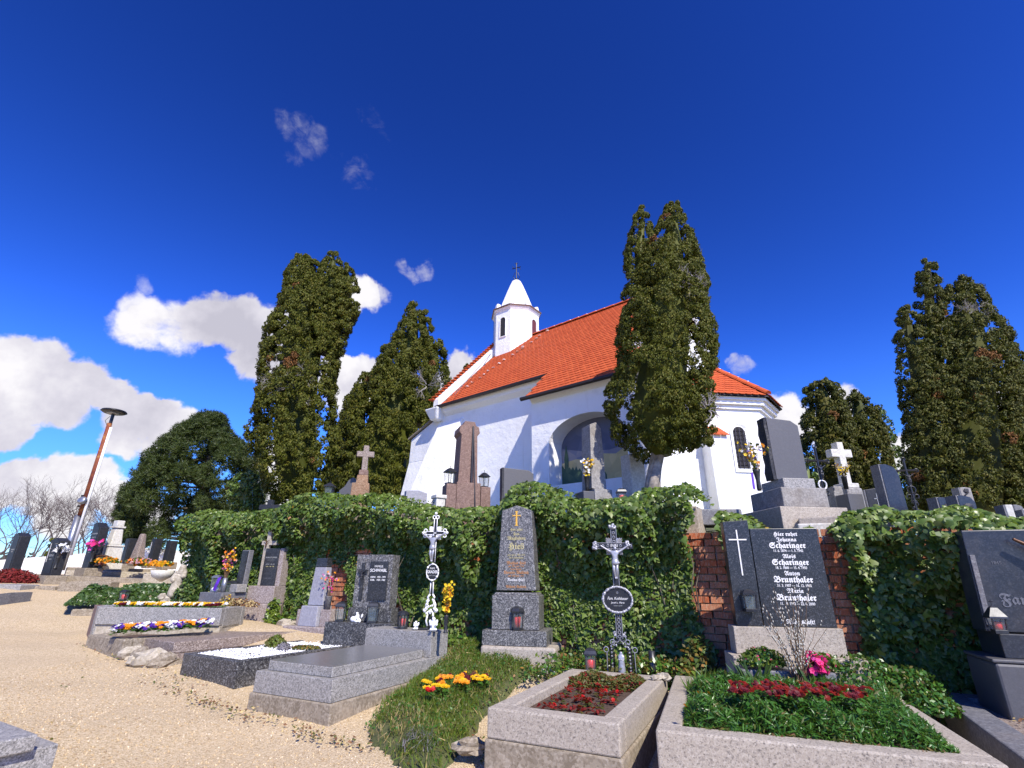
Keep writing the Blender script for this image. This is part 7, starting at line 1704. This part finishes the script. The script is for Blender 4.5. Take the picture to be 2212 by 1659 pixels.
    # white stone cross
    Y = 8.6; p = terr(1862, Y); t = thing('stone_cross', 'white stone cross on a mossy pedestal with a bunch of dry flowers', 'grave cross', (p.x, Y, 0), 8); Z = lambda py: zat(1830, py, Y)
    blk('pedestal', 'stone_weathered', t, (.0, .2, 2.0), (.3, .34, Z(1052) - 2.0), bevel=.03); blk('cross_foot', 'stone_white', t, (0, .2, Z(1052) + .003), (.27, .27, Z(1042) - Z(1052)))
    zb, zt = Z(1042) + .003, Z(951); B().plate([(-.07, zb), (.07, zb), (.06, zt - .27), (.2, zt - .27), (.2, zt - .13), (.06, zt - .13), (.06, zt), (-.06, zt), (-.06, zt - .13), (-.2, zt - .13), (-.2, zt - .27), (-.06, zt - .27)], .13, .27).build('cross', 'stone_white', t, bevel=.008)
    Y = 8.0; pv = at(1828, 1054, Y); vase('dark vase before the white stone cross', pv + Vector((0, 0, -.02)), .045, .2, 'stone_black_far', prof=[(.4, 0), (.5, .95), (.58, 1), (.4, 1)]); bouquet('dry_flowers', 'dry yellow flowers before the white stone cross', pv + Vector((0, 0, .15)), .24, .13, 16, ['petal_forsythia', 'straw', 'leaf_copper'], .045, nflow=6, low=.3)
    p = at(1840, 1100, 8.0); blk_ = B().box((0, 0, -.3), (.26, .26, .52)).build('stone_block', 'stone_dark_plain', None, bevel=.008); blk_.location = p; blk_.rotation_euler = (0, 0, R(8)); tag(blk_, 'dark cube block carrying the vase before the white stone cross', 'stone block')
    p = at(1812, 1100, 8.4); o = B().box((0, 0, -.3), (.18, .24, .66), top=(.8, .8)).build('weathered_stone', 'stone_weathered', None, bevel=.03, sub=4, rough=.02); o.location = p; tag(o, 'mossy weathered carved stone left of the white cross pedestal', 'gravestone')
    for px0, px1, pt, pb, Y, rz, m, lab, ln in ((1855, 1905, 1054, 1115, 8.8, 10, 'stone_black_far', 'low black headstone with a thin cross right of the white stone cross', 'peak'), (1897, 1943, 1003, 1115, 7.6, 30, 'stone_blue_grey', 'tall slanted blue grey slab above the right ivy', 'slope'),
                              (2012, 2052, 1074, 1135, 7.4, 28, 'stone_blue_grey', 'dark stone with metal relief above the right ivy', 'slope'), (2058, 2102, 1070, 1142, 7.0, 30, 'stone_blue_grey', 'blue grey stone with small bird relief next to the right headstone', 'slope'),
                              (2050, 2078, 1052, 1075, 9.5, 25, 'stone_weathered', 'small pale pointed stone tip behind the bird relief stone', 'peak'), (2160, 2176, 1090, 1140, 6.6, 15, 'stone_white', 'rough white stone post behind the large right headstone', 'flat'), (2178, 2200, 1090, 1140, 7.0, 15, 'stone_grey', 'dark rounded stone behind the large right headstone', 'slope'), (2198, 2216, 1098, 1140, 6.8, 10, 'stone_white', 'small white figure group behind the large right headstone', 'peak')):
        q = at((px0 + px1) / 2 + 27, pb, Y); t = thing('gravestone', lab, 'gravestone', q, rz - 26); k_ = Y / F; hw = (px1 - px0) * k_ * .42; h = zat((px0 + px1) / 2, pt, Y) - q.z
        pl = dict(flat=[(-hw, -.3), (hw, -.3), (hw, h), (-hw, h)], peak=[(-hw, -.3), (hw, -.3), (hw, h * .93), (0, h), (-hw, h * .95)], slope=[(-hw, -.3), (hw, -.3), (hw, h * .8), (hw * .6, h * .95), (-hw * .2, h), (-hw, h)])[ln]
        B().plate(pl, 0, .18).build('stone', m, t, bevel=.008); B().plate([(-hw - .02, -.3), (-hw - .002, -.3), (-hw - .002, pl[-1][1]), (-hw - .02, pl[-1][1])], .005, .175).build('rough_edge', 'stone_grey', t)
        if 'relief' in lab: b = B(); b.ball((0, -.01, h * .65), hw * .5, sq=(1, .3, .8), jit=.2); b.tube([(-hw * .5, -.01, h * .2), (hw * .3, -.01, h * .5)], .012, 5); b.build('relief', 'rough_black', t)
        if 'thin cross' in lab: b = B(); b.box((-hw * .1, -.004, h * .2), (.015, .006, h * .6)); b.box((-hw * .1, -.004, h * .6), (.1, .006, .015)); b.build('thin_cross', 'letter_grey', t)
monuments()

# ------------------------------------------------------------ foreground left corner: granite tiers
def corner():
    z = .52; A = onz(40, 1618, z); t = thing('slab_grave', 'corner of a polished grey granite slab grave at the bottom left', 'grave', (0, 0, 0), 0)
    P = onz(128, 1606, z - .0); Q = onz(83, 1588, z + .08)
    # lower tier corner at P, faces run to the lower left and to the left
    d1 = Vector((-.87, .5)); d2 = Vector((-.5, -.87))
    def quad(c, a, b_, z0, z1, name): 
        c = Vector((c.x, c.y)); B().prism([tuple(c), tuple(c + d1 * a), tuple(c + d1 * a + d2 * b_), tuple(c + d2 * b_)], z0, z1).build(name, 'granite_grey', t, bevel=.008)
    quad(P, 2.6, 2.2, -.2, z, 'lower_tier'); quad(Q, 2.4, 2.0, z + .003, z + .085, 'upper_slab')
corner()

# ------------------------------------------------------------ grassy grave mound with pansies, weeds, gravel
def mound():
    out = [(886, 1640), (800, 1570), (790, 1550), (850, 1500), (905, 1470), (1000, 1438), (1060, 1425), (1180, 1440), (1195, 1462), (1120, 1500), (1045, 1530), (1010, 1575), (960, 1620)]
    poly = [onz(px, py, .33) for px, py in out]; poly = [(p.x, p.y) for p in poly]
    def inside(x, y):
        c = False; n = len(poly)
        for i in range(n):
            x1, y1 = poly[i]; x2, y2 = poly[i - 1]
            if (y1 > y) != (y2 > y) and x < (x2 - x1) * (y - y1) / (y2 - y1) + x1: c = not c
        return c
    def dist(x, y):
        m_ = 9
        for i in range(len(poly)):
            a = Vector(poly[i - 1]); b = Vector(poly[i]); p = Vector((x, y)); t = max(0, min(1, (p - a).dot(b - a) / (b - a).dot(b - a))); m_ = min(m_, (p - a - (b - a) * t).length)
        return m_
    xs = [p[0] for p in poly]; ys = [p[1] for p in poly]
    def hz(x, y, d): return G(x, y) + .11 * min(1, d / .35) ** .7 + .02 * math.sin(x * 9) * math.sin(y * 7)
    # soil body
    b = B(); n = 44; gx = np.linspace(min(xs), max(xs), n); gy = np.linspace(min(ys), max(ys), n); ids = {}
    for i in range(n):
        for j in range(n):
            x, y = gx[i], gy[j]; ins = inside(x, y); d = dist(x, y) if ins else 0; ids[i, j] = len(b.v); b.v.append((x, y, hz(x, y, d) if ins else G(x, y) - .05))
    for i in range(n - 1):
        for j in range(n - 1): b.f.append((ids[i, j], ids[i + 1, j], ids[i + 1, j + 1], ids[i, j + 1])); b.mi.append(0)
    tag(b.build('grave_mound', 'turf', None, smooth=True), kind='structure')
    P = []; L = []; Cc = []; Sm = []
    for _ in range(60000):
        x, y = random.uniform(min(xs), max(xs)), random.uniform(min(ys), max(ys))
        if not inside(x, y): continue
        d = dist(x, y); 
        if d < .12 + .1 * math.sin(x * 13) * math.sin(y * 11) and random.random() < .75: continue
        P.append((x, y, hz(x, y, d) + .015)); nz = math.sin(x * 2.3 + 1) * math.sin(y * 2.9); L.append(random.uniform(.04, .11) * (1 + .3 * nz)); Cc.append(1 if nz + random.gauss(0, .4) < -.75 else 0)
        if len(P) > 16000: break
    nn = rng.normal(size=(len(P), 3)) * [1, 1, .25]; P = np.array(P); P[:, 2] += np.array(L) * .4
    tag(scatter('grass', BLADE_V, BLADE_F, P, nn, L, ['grass', 'straw', 'cover_green'], None, hint=(0, 0, 1), roll=.45, mi=[c_ if random.random() < .8 else random.choice((0, 2)) for c_ in Cc]), 'sunlit long grass covering the unmarked grave mound', 'grass', kind='stuff')
    sel = P[rng.integers(0, len(P), 5000)]; cover('low_weeds', 'small leafy weeds growing through the grass of the mound', 'weeds', sel + [0, 0, .02], 0, 0, ['cover_olive', 'cover_green'], size=.03, mi=(rng.random(5000) < .4).astype(int), jit=.8)
    pts = []
    for i in range(46):
        f = random.random(); px = 918 + 145 * f; py = 1490 - 22 * f + random.uniform(-13, 13); p = onz(px, py, .46); pts.append((p - Vector((0, 0, .02)), random.choice(('petal_yellow', 'petal_yellow', 'petal_gold_orange', 'petal_maroon') if px > 945 else ('petal_red', 'petal_yellow'))))
    pansy_bed('pansy', {'petal_yellow': 'bright yellow pansy on the grassy mound', 'petal_gold_orange': 'golden pansy on the grassy mound', 'petal_maroon': 'yellow and dark red pansy on the grassy mound', 'petal_red': 'red pansy at the left of the mound pansies'}, pts, ['petal_yellow', 'petal_gold_orange', 'petal_maroon', 'petal_red'], .05, .05, group='pansies on the grassy mound')
    p = onz(1068, 1432, .5); mass('shrub', 'low dark green bush in front of the obelisk base', 'shrub', (p.x, p.y + .05, p.z - .08), (.36, .24, .3), 2600, ['cover_olive', 'cover_ivy', 'heather_red'], [.5, .42, .08], .05)
    p = onz(900, 1610, .3); mass('lavender_tuft', 'dark grey green lavender tuft at the front tip of the mound', 'shrub', p, (.16, .14, .13), 700, ['cover_olive', 'leaf_lavender', 'cover_ivy'], [.5, .2, .3], .05, BLADE_V, BLADE_F, hint=(0, 0, 1))
mound()
def stones():
    for px, py, z, r_, m, lab in ((1020, 1612, .3, .085, 'concrete', 'flat broken concrete piece left of the begonia grave'), (1185, 1448, .5, .06, 'stone_white', 'white quartz stone left of the red candle lantern'), (1232, 1452, .5, .055, 'stone_white', 'white quartz stone touching the back of the begonia grave'), (1436, 1462, .62, .05, 'limestone', 'white rough stone on the right kerb of the begonia grave'), (1418, 1464, .62, .035, 'limestone', 'small white stone beside the empty dark vase')):
        p = onz(px, py, z); b = B(); b.ball((0, 0, 0), r_, 10, 7, (1.5, 1, .7), jit=.3); o = b.build('stone', m); o.location = p; tag(o, lab, 'stone')
stones()
def debris():
    # real pebbles on the path near the camera
    n = 28000; u = rng.uniform(-5.5, 3.2, n); v = 2.2 + 6.5 * rng.random(n) ** 1.5
    z = gh(u, v) + .012 * np.sin(u * 3.1 + v) + .01 * np.sin(v * 4.3 - u * 1.7) + .015 * np.sin(u * 1.1 + v * 1.3)
    P = np.stack([u, v, z + .002], -1)
    tag(scatter('gravel_pebbles', oc, of, P, rng.normal(size=(n, 3)) + [0, 0, 1.5], rng.uniform(.003, .012, n), 'pebble'), 'loose pale gravel of the path', 'gravel', kind='stuff')
    P = []
    edges = [((300, 1470), (700, 1590)), ((190, 1390), (420, 1480)), ((640, 1580), (800, 1620)), ((150, 1300), (200, 1390)), ((380, 1500), (560, 1560)), ((1000, 1590), (1060, 1640)), ((1340, 1600), (1500, 1460)), ((1340, 1560), (1480, 1500))]
    for (a, b_) in edges:
        for _ in range(120):
            f = random.random(); px = a[0] + (b_[0] - a[0]) * f + random.gauss(0, 18); py = a[1] + (b_[1] - a[1]) * f + random.gauss(0, 7)
            z = .3
            for _k in range(4): p = onz(px, min(py, 1659), z); z = G(p.x, p.y)
            if p.y < 14: P.append((p.x, p.y, z + random.uniform(.01, .03)))
    n = len(P); cover('dead_leaves', 'dry leaves and small weeds along the kerbs of the path', 'dry leaves', P, 0, 0, ['dead_leaf', 'cover_olive', 'straw'], size=.035, mi=rng.integers(0, 3, n))
    for nm, lab, a, b_, n, z0 in (('weeds', 'weeds between the obelisk plinth and the begonia grave', (1130, 1452), (1290, 1450), 900, .5), ('weeds', 'weeds in the narrow gap between begonia grave and wide grave', (1490, 1440), (1395, 1500), 900, .42), ('weeds', 'greenery at the foot of the ivy behind the oval plate cross', (1180, 1425), (1500, 1435), 1500, .62)):
        P = []
        for _ in range(n):
            f = random.random(); p = onz(a[0] + (b_[0] - a[0]) * f + random.gauss(0, 12), a[1] + (b_[1] - a[1]) * f + random.gauss(0, 7), z0); P.append((p.x, p.y, z0 + random.uniform(-.05, .07)))
        cover(nm, lab, 'weeds', P, 0, 0, ['cover_green', 'cover_olive', 'ivy_young', 'leaf_copper'], size=.05, mi=rng.choice(4, n, p=[.4, .3, .2, .1]), jit=.8)
    # green ivy sprouts at the foot of the wall
    P = []
    for _ in range(2500):
        t = random.uniform(3, WL[5]); p, d = wall_pt(t); o_ = random.uniform(.1, .5); P.append((p.x - .45 * o_, p.y - .9 * o_, G(p.x, p.y - o_) + random.uniform(.02, .2)))
    cover('ground_ivy', 'young ivy and weeds along the foot of the wall', 'weeds', P, 0, 0, ['ivy', 'ivy_young', 'cover_green'], size=.06, V=IVY_V, Fc=IVY_F, mi=rng.choice(3, 2500, p=[.5, .25, .25]), jit=.7)
debris()

# ------------------------------------------------------------ put the chapel's handle at its foot
base = CH @ Vector((-8, 13, GZ)); ch.matrix_world = Matrix.Translation(base)
for o in list(ch.children): o.matrix_parent_inverse = Matrix.Translation(-base)
